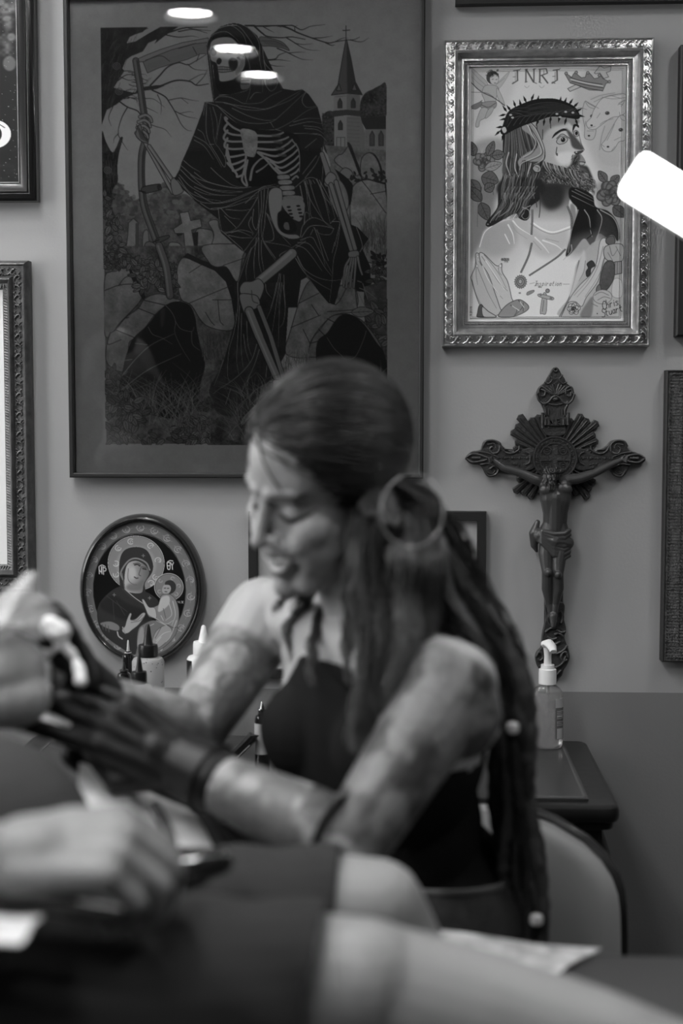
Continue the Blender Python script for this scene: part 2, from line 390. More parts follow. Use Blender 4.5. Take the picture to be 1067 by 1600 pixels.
# ------------------------------------------------------------------ poster: hooded skeleton with a scythe in a churchyard
def draw_poster():
    A=Art(100,-12,664,748,1.0,.40); K=.12; r=random.Random(5)
    A.T=(0,0,1); A.A+=A.tex((0,0,A.W,A.H),.02)
    A.t(90,0,3.442)
    # distant foliage
    def blobs(pts,v,n,rad,seed):
        q=random.Random(seed); p=np.array(pts)
        for i in range(n):
            j=q.randrange(len(p)); c=p[j]+np.array([q.gauss(0,22),q.gauss(0,16)]); A.ell(c,rad*q.uniform(.5,1.3),rad*q.uniform(.4,1),v*q.uniform(.75,1.3),.8)
    A.fill([(205,1000),(260,960),(310,970),(370,1050),(430,1040),(520,1000),(560,960),(650,1020),(760,1060),(850,1130),(860,1380),(205,1380)],.235,soft=2,noise=.10)
    blobs([(270,990),(310,1020),(350,1060),(400,1080),(460,1060),(520,1030),(570,1010),(620,1040),(690,1070),(760,1110),(300,1120),(380,1140),(480,1130),(560,1120),(640,1130),(800,1160)],.24,260,15,9)
    # trunk and boughs
    A.fill([(203,113),(470,113),(440,140),(370,160),(350,200),(400,190),(470,150),(540,113),(640,113),(560,165),(505,205),(520,180),(470,200),(440,245),(375,270),(345,290),(325,335),(335,350),(300,400),(275,440),(320,452),(390,470),(420,440),(520,428),(560,432),(515,450),(430,460),(330,500),(290,530),(235,560),(205,640)],K,sm=False,noise=.05)
    A.fill([(205,690),(228,735),(262,792),(285,765),(308,714),(323,716),(300,800),(290,880),(292,950),(262,1000),(255,1075),(205,1040)],K,noise=.08)
    for i in range(70):
        x=r.uniform(210,420);y=r.uniform(120,520)
        if x<420-(y-120)*.35: A.line([(x,y),(x-12+r.uniform(-6,6),y+30),(x-22+r.uniform(-9,9),y+62)],.22,1,.4,.7)
    for i in range(34): x=r.uniform(212,280);y=r.uniform(780,980); A.line([(x,y),(x+r.uniform(-8,8),y+40)],.24,1,.4,.7)
    for c in ((293,322),(305,460),(235,890)): A.ring(c,20,18,.25,1.3); A.ring(c,11,10,.25,1.2); A.ell(c,4,4,.26)
    B=[([(470,440),(530,435),(620,405),(700,410),(740,432),(805,425)],7,3),([(480,430),(530,380),(580,330),(640,308),(690,320),(735,300),(800,262)],6,2),
       ([(690,318),(730,345),(800,352)],3,1.2),([(740,300),(760,260),(800,240)],3,1),([(735,430),(780,385),(800,345)],3,1.2),([(690,410),(760,375),(800,370)],2.5,1),
       ([(490,455),(560,490),(590,530),(620,580),(650,640),(680,672),(710,680)],5,1.2),([(615,570),(680,600),(740,612)],3,1),([(640,585),(690,575),(720,578)],2,1),([(585,510),(650,500),(700,510),(750,518)],3,1),([(650,498),(690,530)],2,1),
       ([(520,480),(540,530),(538,590)],3,1),([(445,500),(500,505),(560,550)],2.5,1),([(430,540),(480,560),(520,580)],2.5,1),([(300,510),(350,545),(410,570),(440,620),(500,650),(560,670),(595,710)],5,1),([(350,548),(320,600),(300,660),(298,700)],4,1.5),([(298,690),(275,715),(270,742)],2.5,1),([(298,700),(325,745),(350,782)],2.5,1),
       ([(270,540),(245,600),(258,648)],3,1),([(330,500),(380,495),(440,505)],3,1),([(300,400),(350,370),(410,375)],4,1.5),([(330,350),(370,350),(410,365)],3,1),([(310,380),(360,400),(400,395)],3,1),
       ([(520,160),(600,140),(680,120),(800,118)],7,2),([(560,155),(640,170),(710,165),(750,172)],4,1),([(640,140),(720,130),(800,150)],4,1.5),([(680,118),(740,130),(820,138)],3,1.5),([(350,170),(420,140),(470,120)],4,2)]
    for l,w,w2 in B: A.line(l,K,w/2.2,w2/2.4)
    # moss and little twigs
    for i in range(16): A.branch(r.uniform(330,420),r.uniform(350,520),r.uniform(-.5,.6),60,1.0,K,1,r)
    A.t(360,0,3.334)
    B=[([(80,108),(160,112),(260,112),(320,130),(360,150),(440,180),(520,205),(560,200),(620,192),(660,190),(690,178)],7,2),([(270,112),(330,112),(380,135),(430,118),(505,110)],5,1.5),([(130,115),(170,150),(200,168),(270,175),(330,172),(400,185)],6,3),
       ([(640,192),(700,202),(740,182)],3,1),([(440,180),(490,178),(545,170)],4,1),([(560,200),(600,182),(630,182)],3,1),([(510,205),(540,218),(558,216)],4,1.5),([(300,175),(340,200),(380,225),(420,240),(480,245)],4,1),([(345,205),(390,212),(440,208)],3,1),
       ([(170,112),(200,130),(235,148)],4,1),([(190,115),(240,112),(270,120)],4,1.5),([(250,230),(300,250),(350,275),(390,290),(440,292)],4,1),([(310,255),(360,252),(400,252)],3,1),([(190,290),(240,285),(260,265),(300,250)],5,2),([(200,292),(260,290),(320,298)],4,1),([(200,312),(240,322),(290,325)],3,1),([(345,140),(345,120),(360,112)],3,1)]
    for l,w,w2 in B: A.line(l,K,w/2.2,w2/2.6)
    # scythe
    A.t(90,0,3.442)
    A.fill([(440,300),(520,262),(620,225),(720,200),(805,195),(805,262),(760,262),(690,290),(600,315),(530,335),(465,362)],.30,sm=False,line=.13,lw=.9)
    A.fill([(400,290),(450,268),(540,235),(660,200),(805,176),(805,200),(720,208),(600,238),(500,275),(445,300),(405,302)],.34,sm=False,line=.12,lw=.9)
    A.line([(455,292),(540,270),(590,300)],.14,1); A.line([(640,232),(735,205)],.14,1); A.line([(720,225),(740,262)],.16,1.5)
    for i in range(36): x=460+i*9.2; y=345-i*2.6; A.line([(x,y),(x+14,y-34)],.24,.8,.4,.6)
    A.t(300,20,4.85); A.fill([(520,150),(620,165),(700,195),(750,255),(690,235),(600,220),(535,215)],.27,line=.13,lw=.9); A.line([(525,180),(640,185),(730,230)],.15,.8)
    for i in range(14): A.line([(545+i*11,175+i*2),(560+i*11,200+i*2)],.17,.6)
    A.t(90,0,3.442)
    sn=[(400,295),(412,370),(425,450),(440,560),(455,650),(450,720),(430,800),(425,900),(428,1000),(440,1090),(470,1180),(500,1260),(525,1330),(545,1400),(560,1480),(575,1590)]
    A.line(sn,.09,11,13); A.line(sn,.235,9,11); A.line([(a-4,b) for a,b in sn],.30,3,3,.7); A.line([(a+8,b) for a,b in sn],.15,3,4,.8)
    A.fill([(430,985),(520,968),(533,980),(530,1000),(440,1018)],.20,line=.09,lw=1.2); A.ell((522,985),10,15,.13); A.fill([(505,1270),(570,1250),(575,1265),(510,1292)],.20,line=.1); A.line([(415,1005),(445,1012)],.09,2); A.line([(480,1290),(520,1275)],.09,2)
    # forearm and hand on the snath
    for a,b in (((448,740),(600,1015)),((470,760),(625,985))):
        A.line([a,b],.10,7,7); A.line([a,b],.32,5,5); A.line([(a[0]-2,a[1]),(b[0]-2,b[1])],.39,1.4)
    A.fill([(590,950),(625,935),(650,985),(660,1010),(625,1030),(600,1020)],.33,line=.12)
    for i,(x,y) in enumerate(((420,600),(412,628),(405,658),(398,688))):
        A.line([(x,y),(x+32,y-10),(x+58,y+6),(x+66,y+26)],.09,6,5); A.line([(x,y),(x+32,y-10),(x+58,y+6),(x+66,y+26)],.35,4.2,3)
    A.fill([(395,690),(420,640),(440,700),(465,740),(440,740),(410,720)],.30,line=.1); 
    for i in range(5): A.line([(400+i*9,640+i*12),(425+i*8,720+i*4)],.12,1)
    # gravestones left
    A.fill([(350,1180),(378,1155),(404,1180),(404,1350),(330,1350),(345,1250)],.33,sm=False,line=.15,noise=.05); A.fill([(390,1180),(404,1180),(404,1350),(385,1345)],.2,sm=False)
    A.fill([(430,1250),(445,1220),(462,1235),(460,1330),(430,1340)],.32,line=.15); A.fill([(435,1377),(440,1300),(470,1285),(505,1310),(510,1377)],.27,line=.13,noise=.05)
    A.fill([(575,1370),(575,1300),(600,1288),(640,1300),(655,1345),(650,1400)],.33,line=.13,noise=.06)
    A.fill([(730,1225),(800,1220),(826,1240),(820,1310),(790,1370),(735,1340)],.32,line=.12,noise=.08); A.fill([(800,1180),(850,1170),(870,1230),(1000,1380),(810,1380),(830,1250)],.33,noise=.05,line=.15)
    A.fill([(690,1240),(742,1232),(742,1230),(735,1400),(715,1400)],.11,sm=False); A.fill([(612,1230),(655,1240),(650,1250),(625,1256)],.11,sm=False)
    A.fill([(638,1128),(688,1120),(700,1170),(755,1160),(762,1205),(705,1222),(730,1380),(672,1385),(660,1240),(612,1240),(602,1215),(650,1185)],.345,sm=False,line=.13,noise=.07)
    # big stones
    A.t(90,380,3.442)
    A.fill([(210,0),(560,0),(1067,0),(1067,1100),(210,1105)],.20,sm=False,noise=.12,a=.85)
    A.fill([(210,190),(250,140),(320,112),(350,130),(400,220),(420,290),(300,420),(210,500)],.315,noise=.07,line=.12); A.lines([[(212,245),(300,215),(400,210)],[(290,220),(320,180),(350,165)]],.12,1.2)
    A.fill([(350,120),(375,150),(410,210),(440,280),(425,295),(395,240),(360,170)],.10)
    A.leaves(212,30,330,110,26,46,.27,3); A.leaves(380,90,520,210,22,50,.28,4); A.leaves(560,100,620,290,14,44,.26,5)
    A.fill([(620,150),(640,80),(675,68),(760,100),(840,140),(900,195),(925,270),(945,400),(920,470),(780,440),(700,330),(640,290)],.335,noise=.08,line=.12)
    A.fill([(655,62),(680,40),(760,80),(900,120),(965,210),(945,420),(925,290),(895,200),(835,140),(755,105),(690,75)],.10,sm=False)
    A.fill([(770,0),(1010,0),(990,60),(960,200),(900,120),(840,118),(800,90)],.33,noise=.06,line=.13)
    A.lines([[(660,330),(780,280),(930,220)],[(690,150),(760,105)],[(820,300),(940,300)],[(850,300),(860,410),(880,440)],[(880,110),(1000,70)],[(780,370),(810,420),(830,440)]],.13,1.1)
    A.fill([(230,500),(270,465),(330,395),(400,345),(440,290),(520,265),(600,290),(640,305),(560,330),(490,385),(440,450),(380,510),(345,540),(340,640),(300,700),(215,640)],.315,noise=.08,line=.13)
    A.lines([[(270,465),(370,505)],[(400,345),(500,385)],[(330,400),(345,395)],[(240,480),(225,545),(300,520)],[(430,300),(560,330)]],.12,1.3)
    A.fill([(345,560),(375,505),(450,440),(500,380),(560,325),(620,308),(690,330),(722,400),(730,460),(750,560),(775,660),(750,760),(720,900),(560,960),(300,860),(310,680)],.095)
    A.lines([[(555,330),(590,370),(610,420),(605,480),(640,560),(690,640)],[(610,420),(640,460),(700,475),(715,450)],[(700,475),(705,545),(745,580)],[(455,450),(480,490),(530,510),(590,545)],[(380,540),(450,548)]],.27,1.0,.6)
    A.fill([(525,360),(550,350),(545,420),(530,450)],.14,soft=2)
    A.grass(760,520,920,640,150,70,.24,7,.3); 
    A.leaves(212,690,320,830,26,50,.26,11); A.leaves(725,840,800,920,18,40,.25,12)
    A.grass(240,850,760,1010,190,190,.28,8,.75,1.0); A.lines([[(305,720),(380,630),(470,550),(600,488)],[(300,800),(450,690),(640,600)],[(290,640),(360,630)]],.30,1.5,.6)
    A.leaves(212,850,420,1075,60,62,.285,13); A.leaves(600,960,960,1090,56,60,.31,14)
    A.grass(560,960,1060,1100,150,90,.27,15,.6)
    A.leaves(212,1040,700,1085,30,50,.27,21)
    # left edge ivy
    A.t(140,240,5.928); A.leaves(70,330,140,600,26,70,.27,31); A.leaves(75,560,210,900,34,95,.28,32); A.leaves(75,900,330,1050,40,70,.28,33); A.leaves(360,950,590,1240,36,90,.29,34); A.leaves(640,1050,760,1250,16,80,.27,35)
    A.t(90,380,3.442); A.line([(520,0),(560,120),(580,275)],.09,13,13); A.line([(520,0),(560,120),(580,275)],.24,11,11); A.line([(515,0),(553,120),(572,275)],.31,3)
    # church and right side
    A.t(360,0,3.334)
    A.fill([(490,600),(500,575),(530,560),(560,580),(600,690),(560,800),(500,760)],.15,noise=.12); A.fill([(695,520),(720,470),(760,450),(800,430),(832,425),(832,590),(700,600)],.15,noise=.12)
    r2=random.Random(4)
    for i in range(200):
        x=r2.uniform(700,830);y=r2.uniform(435,590)
        if y>520-(x-700)*.7: A.ell((x,y),5,4,r2.uniform(.10,.25),.8)
    for i in range(80): A.ell((r2.uniform(495,550),r2.uniform(575,740)),5,4,r2.uniform(.10,.25),.8)
    A.fill([(690,600),(832,590),(832,660),(725,660)],.14,sm=False); A.fill([(720,660),(832,660),(832,790),(720,790)],.33,sm=False,noise=.03)
    for x in (758,806): A.fill([(x-12,745),(x-12,690),(x,668),(x+12,690),(x+12,745)],.22,sm=False,line=.13)
    A.fill([(555,590),(622,590),(622,800),(555,800)],.38,sm=False); A.fill([(622,590),(695,590),(720,680),(720,800),(622,800)],.32,sm=False); A.fill([(553,480),(622,474),(622,560),(553,560)],.37,sm=False); A.fill([(622,474),(694,480),(694,560),(622,560)],.31,sm=False)
    A.fill([(548,560),(622,555),(700,562),(702,592),(622,584),(550,592)],.17,sm=False)
    A.fill([(617,190),(622,190),(645,290),(668,410),(705,478),(622,470),(540,478),(575,425),(595,310)],.22,sm=False,line=.1); A.fill([(621,190),(645,290),(668,410),(705,478),(625,470)],.15,sm=False)
    A.line([(618,118),(618,192)],.11,1.2); A.line([(602,142),(638,140)],.11,1.4)
    for x,y,h in ((586,545,50),(657,545,50),(588,660,50)): A.fill([(x-11,y),(x-11,y-h*.6),(x,y-h),(x+11,y-h*.6),(x+11,y)],.17,sm=False,line=.12); 
    for x in (580,663): A.fill([(x-14,455),(x,418),(x+14,455)],.27,sm=False,line=.1)
    for i in range(9): A.line([(628,600+i*20),(690,604+i*20)],.25,.6); A.line([(560,486+i*0),(618,484)],.3,.5)
    A.line([(568,800),(568,700),(612,700),(612,800)],.2,1,sm=False); A.line([(590,700),(590,800)],.2,1)
    # right stones
    A.fill([(505,740),(832,770),(832,1334),(640,1334),(560,930)],.29,sm=False,noise=.10)
    A.fill([(560,830),(575,795),(600,785),(640,740),(660,790),(690,880),(660,900)],.33,line=.14,noise=.06); A.fill([(625,735),(640,732),(668,800),(705,900),(690,900),(655,810)],.12)
    A.fill([(700,900),(700,820),(730,785),(770,790),(800,850),(805,930),(740,920)],.33,line=.13,noise=.06); A.fill([(735,782),(780,800),(812,870),(818,940),(803,935),(798,860),(770,800)],.11)
    A.fill([(580,900),(610,860),(650,880),(650,920)],.33,line=.14); A.leaves(640,880,832,935,24,26,.2,41)
    A.fill([(640,1060),(655,960),(720,925),(800,935),(832,950),(832,1334),(680,1334),(650,1200)],.345,noise=.09,line=.12); A.lines([[(700,925),(760,1000),(832,1100)],[(750,1000),(832,985)]],.14,1.2)
    A.fill([(735,925),(832,940),(832,1015),(826,950)],.10,sm=False)
    A.grass(700,1180,830,1334,120,130,.25,42,.25)
    A.fill([(530,855),(580,880),(640,930),(655,965),(640,1060),(620,1000),(560,900)],.10); A.fill([(545,900),(600,940),(630,1010),(625,1080),(560,1120),(520,960)],.33,noise=.05,line=.13)
    A.t(420,240,4.85); A.fill([(640,520),(700,545),(790,640),(740,720),(800,850),(800,1050),(690,1040),(600,760)],.10,sm=False)
    A.lines([[(690,545),(725,640),(735,700),(700,760)],[(790,635),(735,712)]],.33,1.1)
    A.leaves(800,800,925,1164,60,62,.28,43); A.leaves(800,760,925,840,14,40,.15,44)
    A.fill([(540,1010),(600,990),(680,1010),(690,1164),(500,1164),(540,1080)],.32,noise=.08,line=.13)
    A.t(380,380,3.557); A.fill([(-200,780),(825,780),(825,1150),(-200,1150)],.19,sm=False,noise=.14); A.leaves(500,1000,825,1130,40,60,.27,61); A.grass(0,850,825,1130,160,120,.25,62,.6)
    A.fill([(240,620),(270,480),(330,290),(380,205),(430,250),(530,340),(620,200),(650,330),(640,380),(520,400),(440,470),(380,560),(370,640)],.33,noise=.09,line=.12)
    A.lines([[(320,330),(440,270)],[(270,470),(440,400)],[(390,340),(430,400)],[(340,480),(380,560)],[(480,380),(640,370)]],.13,1.2)
    A.fill([(690,240),(825,200),(825,860),(640,860),(700,500)],.20,sm=False,noise=.1)
    A.leaves(700,380,820,580,30,70,.30,45); A.leaves(760,640,820,860,26,60,.30,46); A.leaf(620,385,130,-.05,.33,.10,.34)
    A.fill([(345,775),(385,560),(440,480),(500,410),(560,395),(620,400),(700,450),(800,600),(800,780),(400,900)],.30,noise=.08,line=.12)
    A.lines([[(385,560),(440,545)],[(430,480),(470,520)],[(480,420),(520,440)],[(370,640),(420,640)],[(360,690),(415,685)]],.12,1.4)
    A.fill([(415,740),(420,560),(480,500),(520,440),(560,400),(620,398),(690,450),(760,550),(815,640),(815,860),(420,900)],.09)
    A.lines([[(480,530),(520,590),(575,650),(530,690),(450,700)],[(575,650),(640,640),(690,540),(705,490)],[(575,650),(650,680),(670,750)]],.25,.9)
    A.grass(560,780,820,900,60,150,.28,47,.8); A.grass(220,640,380,790,100,80,.27,48,.3)
    # ------------- the robed figure
    A.t(300,20,4.85)
    A.fill([(150,640),(100,210),(140,130),(220,60),(320,35),(410,62),(500,140),(540,230),(640,440),(700,545),(790,560),(850,552),(900,590),(970,690),(1000,800),(1020,920),(1000,1100),(1067,1400),(1067,1552),(200,1552),(0,1400),(-60,1290),(-131,1200),(-100,1100),(-48,990),(0,880),(70,700),(85,640)],.105,sm=False)
    A.t(260,240,4.85)
    A.fill([(35,160),(130,0),(1067,0),(1067,700),(1000,1164),(545,1164),(530,980),(600,740),(570,725),(400,580),(370,400),(240,360),(110,250),(60,180)],.105,sm=False)
    A.t(420,240,4.85); A.fill([(0,0),(430,0),(470,300),(560,500),(640,740),(570,960),(520,1140),(470,1130),(300,930),(150,1000),(0,1164)],.105,sm=False)
    A.fill([(490,70),(440,200),(470,230),(560,190)],.3)
    A.t(260,440,4.85); A.fill([(500,0),(950,0),(930,200),(905,560),(860,640),(800,760),(640,840),(520,960),(400,1000),(300,860),(420,600),(520,260)],.11,sm=False,noise=.03)
    A.t(90,380,3.442); A.fill([(800,790),(900,640),(1067,500),(1067,900),(860,940),(820,860)],.13,noise=.05)
    # fold lines
    LV=.345
    A.t(300,20,4.85)
    A.lines([[(155,640),(110,400),(105,210),(150,130),(250,105),(320,150),(370,210),(430,330),(445,430),(440,560),(410,645)],[(150,120),(230,60),(320,40),(400,62),(470,120),(515,200),(520,330),(540,440),(540,570)],[(200,80),(290,60),(370,110),(410,180),(430,330)],[(230,68),(340,60),(420,140),(500,270),(515,330)],[(150,360),(165,470),(205,570)],[(120,250),(135,400),(155,600)],
      [(550,330),(565,420),(560,500),(600,560),(640,540),(660,490)],[(540,230),(560,350),(640,440),(690,545)],[(440,620),(480,575),(530,575)],[(165,625),(200,600),(280,605),(340,630),(400,655),(520,650),(600,600),(690,560)],[(200,590),(300,580),(400,560),(430,545)],
      [(170,640),(260,650),(400,700),(570,700),(690,640),(850,555)],[(240,650),(350,670),(480,690),(570,695),(740,640),(830,580)],[(300,690),(440,755),(560,785),(640,780)],[(90,640),(200,680),(330,770),(440,805),(600,800),(700,730),(800,640),(880,570)],[(180,665),(290,770),(400,840),(520,855),(640,855),(760,800),(880,720),(965,685)],
      [(640,855),(760,885),(900,890),(1000,905)],[(600,800),(625,840)],[(880,570),(850,620),(855,660),(890,690),(960,680)],[(780,800),(880,775),(985,775)],[(750,830),(900,800),(1000,815)],[(860,830),(960,840),(1005,860)],[(870,850),(960,860),(1020,895)],[(930,890),(990,900),(1040,950)],
      [(90,650),(75,740)],[(100,650),(95,850),(120,950),(180,1050),(235,1140),(245,1080),(200,1000),(160,940),(145,800),(125,680)],[(150,680),(180,780),(180,880),(160,940)],[(215,730),(190,850),(175,950)],[(120,965),(155,965)],[(240,1060),(260,1010),(235,960)],
      [(30,850),(70,880),(100,960)],[(0,900),(100,960),(170,1060),(215,1140)],[(0,930),(80,980),(150,1080)],[(130,1145),(200,1210),(300,1280),(400,1300)],[(0,1180),(100,1250),(250,1290),(410,1300),(560,1250),(660,1180)],[(-30,1200),(80,1290),(200,1320),(380,1330)],[(0,1290),(150,1350),(330,1360)],[(0,1330),(150,1415),(300,1400),(400,1360),(560,1290),(650,1270)],[(400,1420),(520,1320),(660,1290)],[(130,1460),(300,1440),(500,1370)],
      [(870,1000),(960,930)],[(850,1200),(960,1060)],[(870,1230),(950,1130),(990,1050)],[(760,1330),(870,1240),(940,1230),(980,1280),(1067,1440)],[(830,1290),(850,1400),(840,1552)],[(870,1250),(890,1400),(905,1552)],[(900,1240),(950,1400),(1010,1552)],[(960,1240),(1010,1340),(1060,1500)],[(1000,1000),(1010,1150),(1000,1280)]],LV,1.05,.55)
    A.t(260,240,4.85)
    A.lines([[(110,20),(170,70),(240,110)],[(90,60),(200,150),(340,200),(500,235),(600,230)],[(85,90),(180,180),(300,240),(450,270),(570,265)],[(75,130),(160,220),(280,280),(400,290)],[(70,150),(150,260),(260,310),(400,335)],[(60,170),(180,300),(260,345),(370,350),(500,320),(600,280),(720,240),(850,200)],[(240,350),(330,400),(440,380),(560,330),(690,290)],[(380,390),(390,480),(405,560)],[(400,390),(470,460),(550,475)],[(440,400),(560,410),(640,400)],[(430,450),(520,540)],
      [(690,310),(650,380),(600,450),(540,530),(480,570),(400,575)],[(400,560),(470,620),(560,700),(580,725),(640,650),(690,580),(710,480)],[(430,585),(540,570),(640,610)],[(480,580),(560,560),(640,580),(650,600)],[(460,600),(560,620),(650,620)],[(640,460),(620,520),(660,590)],[(660,400),(650,500),(680,560),(700,480),(700,380),(700,260),(760,220),(860,240)],[(720,260),(720,400),(700,520),(690,640),(620,740),(560,900),(530,1000),(545,1164)],
      [(745,250),(735,400),(720,520),(730,640),(800,760)],[(775,240),(755,400),(745,520),(735,640),(830,800)],[(760,430),(810,560),(810,640),(740,650),(900,680),(960,700)],[(770,440),(850,570),(950,680)],[(680,620),(660,800),(665,940)],[(700,620),(700,800),(720,900)],[(720,640),(720,760),(740,880)],[(640,700),(600,850),(600,950)],[(745,660),(830,780)],
      [(870,780),(870,750),(960,700),(1067,630)],[(990,700),(1067,650)],[(980,720),(1040,840),(1067,890)],[(960,740),(1000,800),(1067,900)],[(860,900),(830,1050),(790,1164)],[(870,900),(860,1050),(850,1164)],[(895,910),(900,1050),(910,1164)],[(750,980),(760,1040),(800,1090)]],LV,1.05,.55)
    A.t(420,240,4.85)
    A.lines([[(250,220),(280,400),(285,500)],[(290,190),(320,300),(330,440),(350,470)],[(280,190),(330,330),(440,500),(510,555)],[(380,170),(440,330),(485,510)],[(400,180),(480,330),(525,480)],[(410,200),(430,300),(500,370)],[(250,620),(270,530),(340,470),(420,490),(500,540)],[(280,520),(290,430),(320,440)],[(260,620),(320,540),(400,530),(500,550),(510,560),(480,600),(400,590),(350,540)],[(500,500),(540,500),(560,520),(540,680),(510,800),(500,950),(480,1120)],[(485,515),(520,480)],
      [(360,545),(400,660),(430,770),(445,840)],[(350,560),(330,600)],[(380,560),(470,800)],[(250,640),(340,620),(390,700),(500,900)],[(230,660),(330,680),(440,850),(495,920)],[(215,680),(300,720),(420,880)],[(205,710),(260,840),(360,920),(480,955),(570,950)],[(190,740),(280,890),(400,980),(490,1030)],[(300,920),(460,1130)],[(520,660),(500,740)],[(540,600),(520,690)],[(300,180),(310,210)],[(330,180),(340,210)],[(350,180),(365,205)],[(560,520),(540,600)]],LV,1.05,.55)
    A.t(260,440,4.85)
    A.lines([[(530,0),(530,200),(500,380),(460,520),(445,700),(460,775)],[(545,180),(530,400),(520,600),(535,715)],[(560,240),(555,500),(570,660)],[(575,400),(590,520),(620,620)],[(600,300),(610,480),(640,580)],[(680,480),(640,600),(560,700),(460,780),(380,830),(330,870)],[(700,520),(660,640),(600,770)],[(840,0),(800,180),(760,280)],[(860,0),(830,200),(800,400)],[(880,0),(860,200),(850,500)],[(890,20),(905,200),(890,310),(860,350)],[(415,600),(380,700),(340,800)],[(470,830),(430,950)],[(760,640),(750,740)]],LV,1.05,.5)
    # skull
    A.t(300,20,4.85)
    A.fill([(150,150),(250,120),(320,150),(400,260),(430,420),(430,540),(200,570),(150,300)],.07)
    A.fill([(128,240),(140,180),(200,150),(290,150),(350,200),(395,280),(405,350),(380,410),(340,450),(300,475),(210,485),(195,430),(180,350),(135,320)],.40,line=.14)
    A.ell((283,240),46,34,.08); A.ell((158,255),26,34,.08); A.ell((200,330),20,26,.08,rot=.3); A.fill([(275,330),(300,305),(340,320),(345,370),(320,400),(285,385)],.10,soft=1)
    A.fill([(340,300),(385,290),(395,300),(380,320),(345,315)],.14); A.lines([[(180,375),(230,372),(320,385)],[(185,410),(240,415),(325,400)]],.12,1.2); A.line([(185,392),(320,394)],.10,1.3)
    for i in range(10): A.line([(190+i*13,374),(190+i*13,412)],.14,.8)
    A.fill([(345,260),(380,280),(395,360),(340,440),(330,400),(370,340)],.33)
    A.fill([(380,430),(410,400),(440,430),(440,530),(370,540)],.27); A.lines([[(375,455),(435,450)],[(372,480),(436,478)],[(372,505),(436,505)]],.08,1.4)
    # ribs
    A.fill([(240,760),(420,840),(760,880),(830,960),(820,1180),(700,1260),(420,1290),(300,1180),(235,950)],.075)
    for i,(y0,xa,ya,xb,yb) in enumerate(((800,245,780,375,870),(850,240,860,380,900),(900,235,925,385,945),(960,240,985,390,1000),(1010,255,1055,395,1045),(1055,280,1115,400,1085),(1110,300,1165,400,1120),(1150,330,1210,400,1160))):
        A.line([(260,y0-30) if i==0 else (262,y0-40),(xa,ya-20),(xa+8,ya+6),(xa+60,(ya+yb)/2+10),(xb,yb)],.37,3.8,3.2)
    A.fill([(370,850),(480,870),(500,950),(480,1050),(450,1065),(400,1040),(375,930)],.36,noise=.09); A.line([(410,1040),(395,1150),(375,1240),(415,1285),(400,1200),(420,1090)],.36,3.5,3)
    for xa,ya,xb,yb,xc,yc in ((490,900,600,905,700,880),(490,950,620,950,740,915),(490,1000,640,1010,770,935),(510,1030,640,1060,800,970),(560,1070,660,1110,815,1010),(600,1100,680,1150,820,1060),(640,1150,700,1190,825,1110),(660,1190,730,1215,820,1160)):
        A.line([(xa,ya),(xb,yb),((xb+xc)/2+20,(yb+yc)/2),(xc,yc)],.37,3.6,2.6)
    A.line([(500,1030),(560,1080),(620,1150),(670,1200)],.36,4,3); A.line([(770,940),(815,1000),(828,1080),(825,1180)],.33,2.5,1.2)
    A.line([(440,1240),(460,1150),(510,1090),(550,1070)],.35,4,2); A.line([(490,1180),(540,1150),(590,1110)],.33,3.2,1.5)
    # spine, pelvis
    for i in range(9):
        y=900+i*50; x=640+(i*15 if i<7 else 100); 
        if i<4: A.line([(x-20,y),(x+30,y+6)],.24,4.5,4.5,.7)
    for (x,y,w) in ((700,1222,42),(712,1262,46),(728,1305,50),(735,1345,46)): A.fill([(x-w,y-16),(x+w,y-18),(x+w+4,y+14),(x-w+4,y+18)],.34,line=.1,noise=.06)
    A.line([(770,1240),(800,1215),(815,1225)],.34,3); A.fill([(690,1380),(840,1370),(850,1440),(800,1552),(740,1500)],.31,noise=.06)
    A.t(260,240,4.85)
    A.fill([(775,300),(800,245),(850,235),(885,270),(880,400),(850,440),(855,540),(910,590),(1000,600),(1020,625),(940,630),(850,580),(790,450)],.355,line=.14); A.fill([(850,440),(900,415),(960,470),(1000,560),(930,590),(870,560)],.08)
    A.fill([(885,330),(1040,340),(1060,400),(1030,490),(980,480),(900,400)],.33); 
    for i in range(4):
        for dx in (0,75): A.ell((935+dx+i*8,385+i*27-dx*.1),17,8,.09)
    A.fill([(900,510),(930,505),(940,560),(900,550)],.25); A.ell((940,618),13,10,.35); A.ell((985,612),22,12,.35)
    # leg bones
    fm=[(960,745),(860,830),(700,960)]; A.line(fm,.12,19,17,sm=False); A.line(fm,.335,15,14,sm=False); A.line([(950,735),(850,820),(700,945)],.39,5,4)
    A.fill([(548,1010),(580,965),(640,960),(700,940),(740,1000),(700,1110),(660,1120),(630,1060),(560,1060)],.35,line=.13); A.fill([(555,1070),(640,1065),(650,1130),(600,1164),(560,1140)],.35,line=.12); 
    A.t(260,440,4.85); A.fill([(548,90),(640,90),(690,110),(705,180),(650,215),(625,280),(590,250),(560,180)],.35,line=.12); A.line([(640,60),(650,140),(690,160)],.2,1.5)
    A.line([(620,220),(700,420),(850,765)],.11,16,14,sm=False); A.line([(620,220),(700,420),(850,765)],.335,13,11,sm=False); A.line([(612,225),(692,420),(838,750)],.40,3)
    A.line([(700,190),(790,420),(895,765)],.11,8,9,sm=False); A.line([(700,190),(790,420),(895,765)],.32,6,6.5,sm=False)
    A.fill([(810,760),(910,770),(915,810),(830,840),(720,960),(640,1040),(560,1120),(560,1060),(700,920),(800,820)],.33,line=.12,noise=.06); A.grass(560,800,800,1000,60,150,.3,51,.8); A.grass(880,760,1060,780,40,110,.25,52,.2)
    A.t(90,380,3.442); A.grass(900,900,1067,1090,70,120,.28,53,.9)
    # right arm bones and hand
    A.t(420,240,4.85)
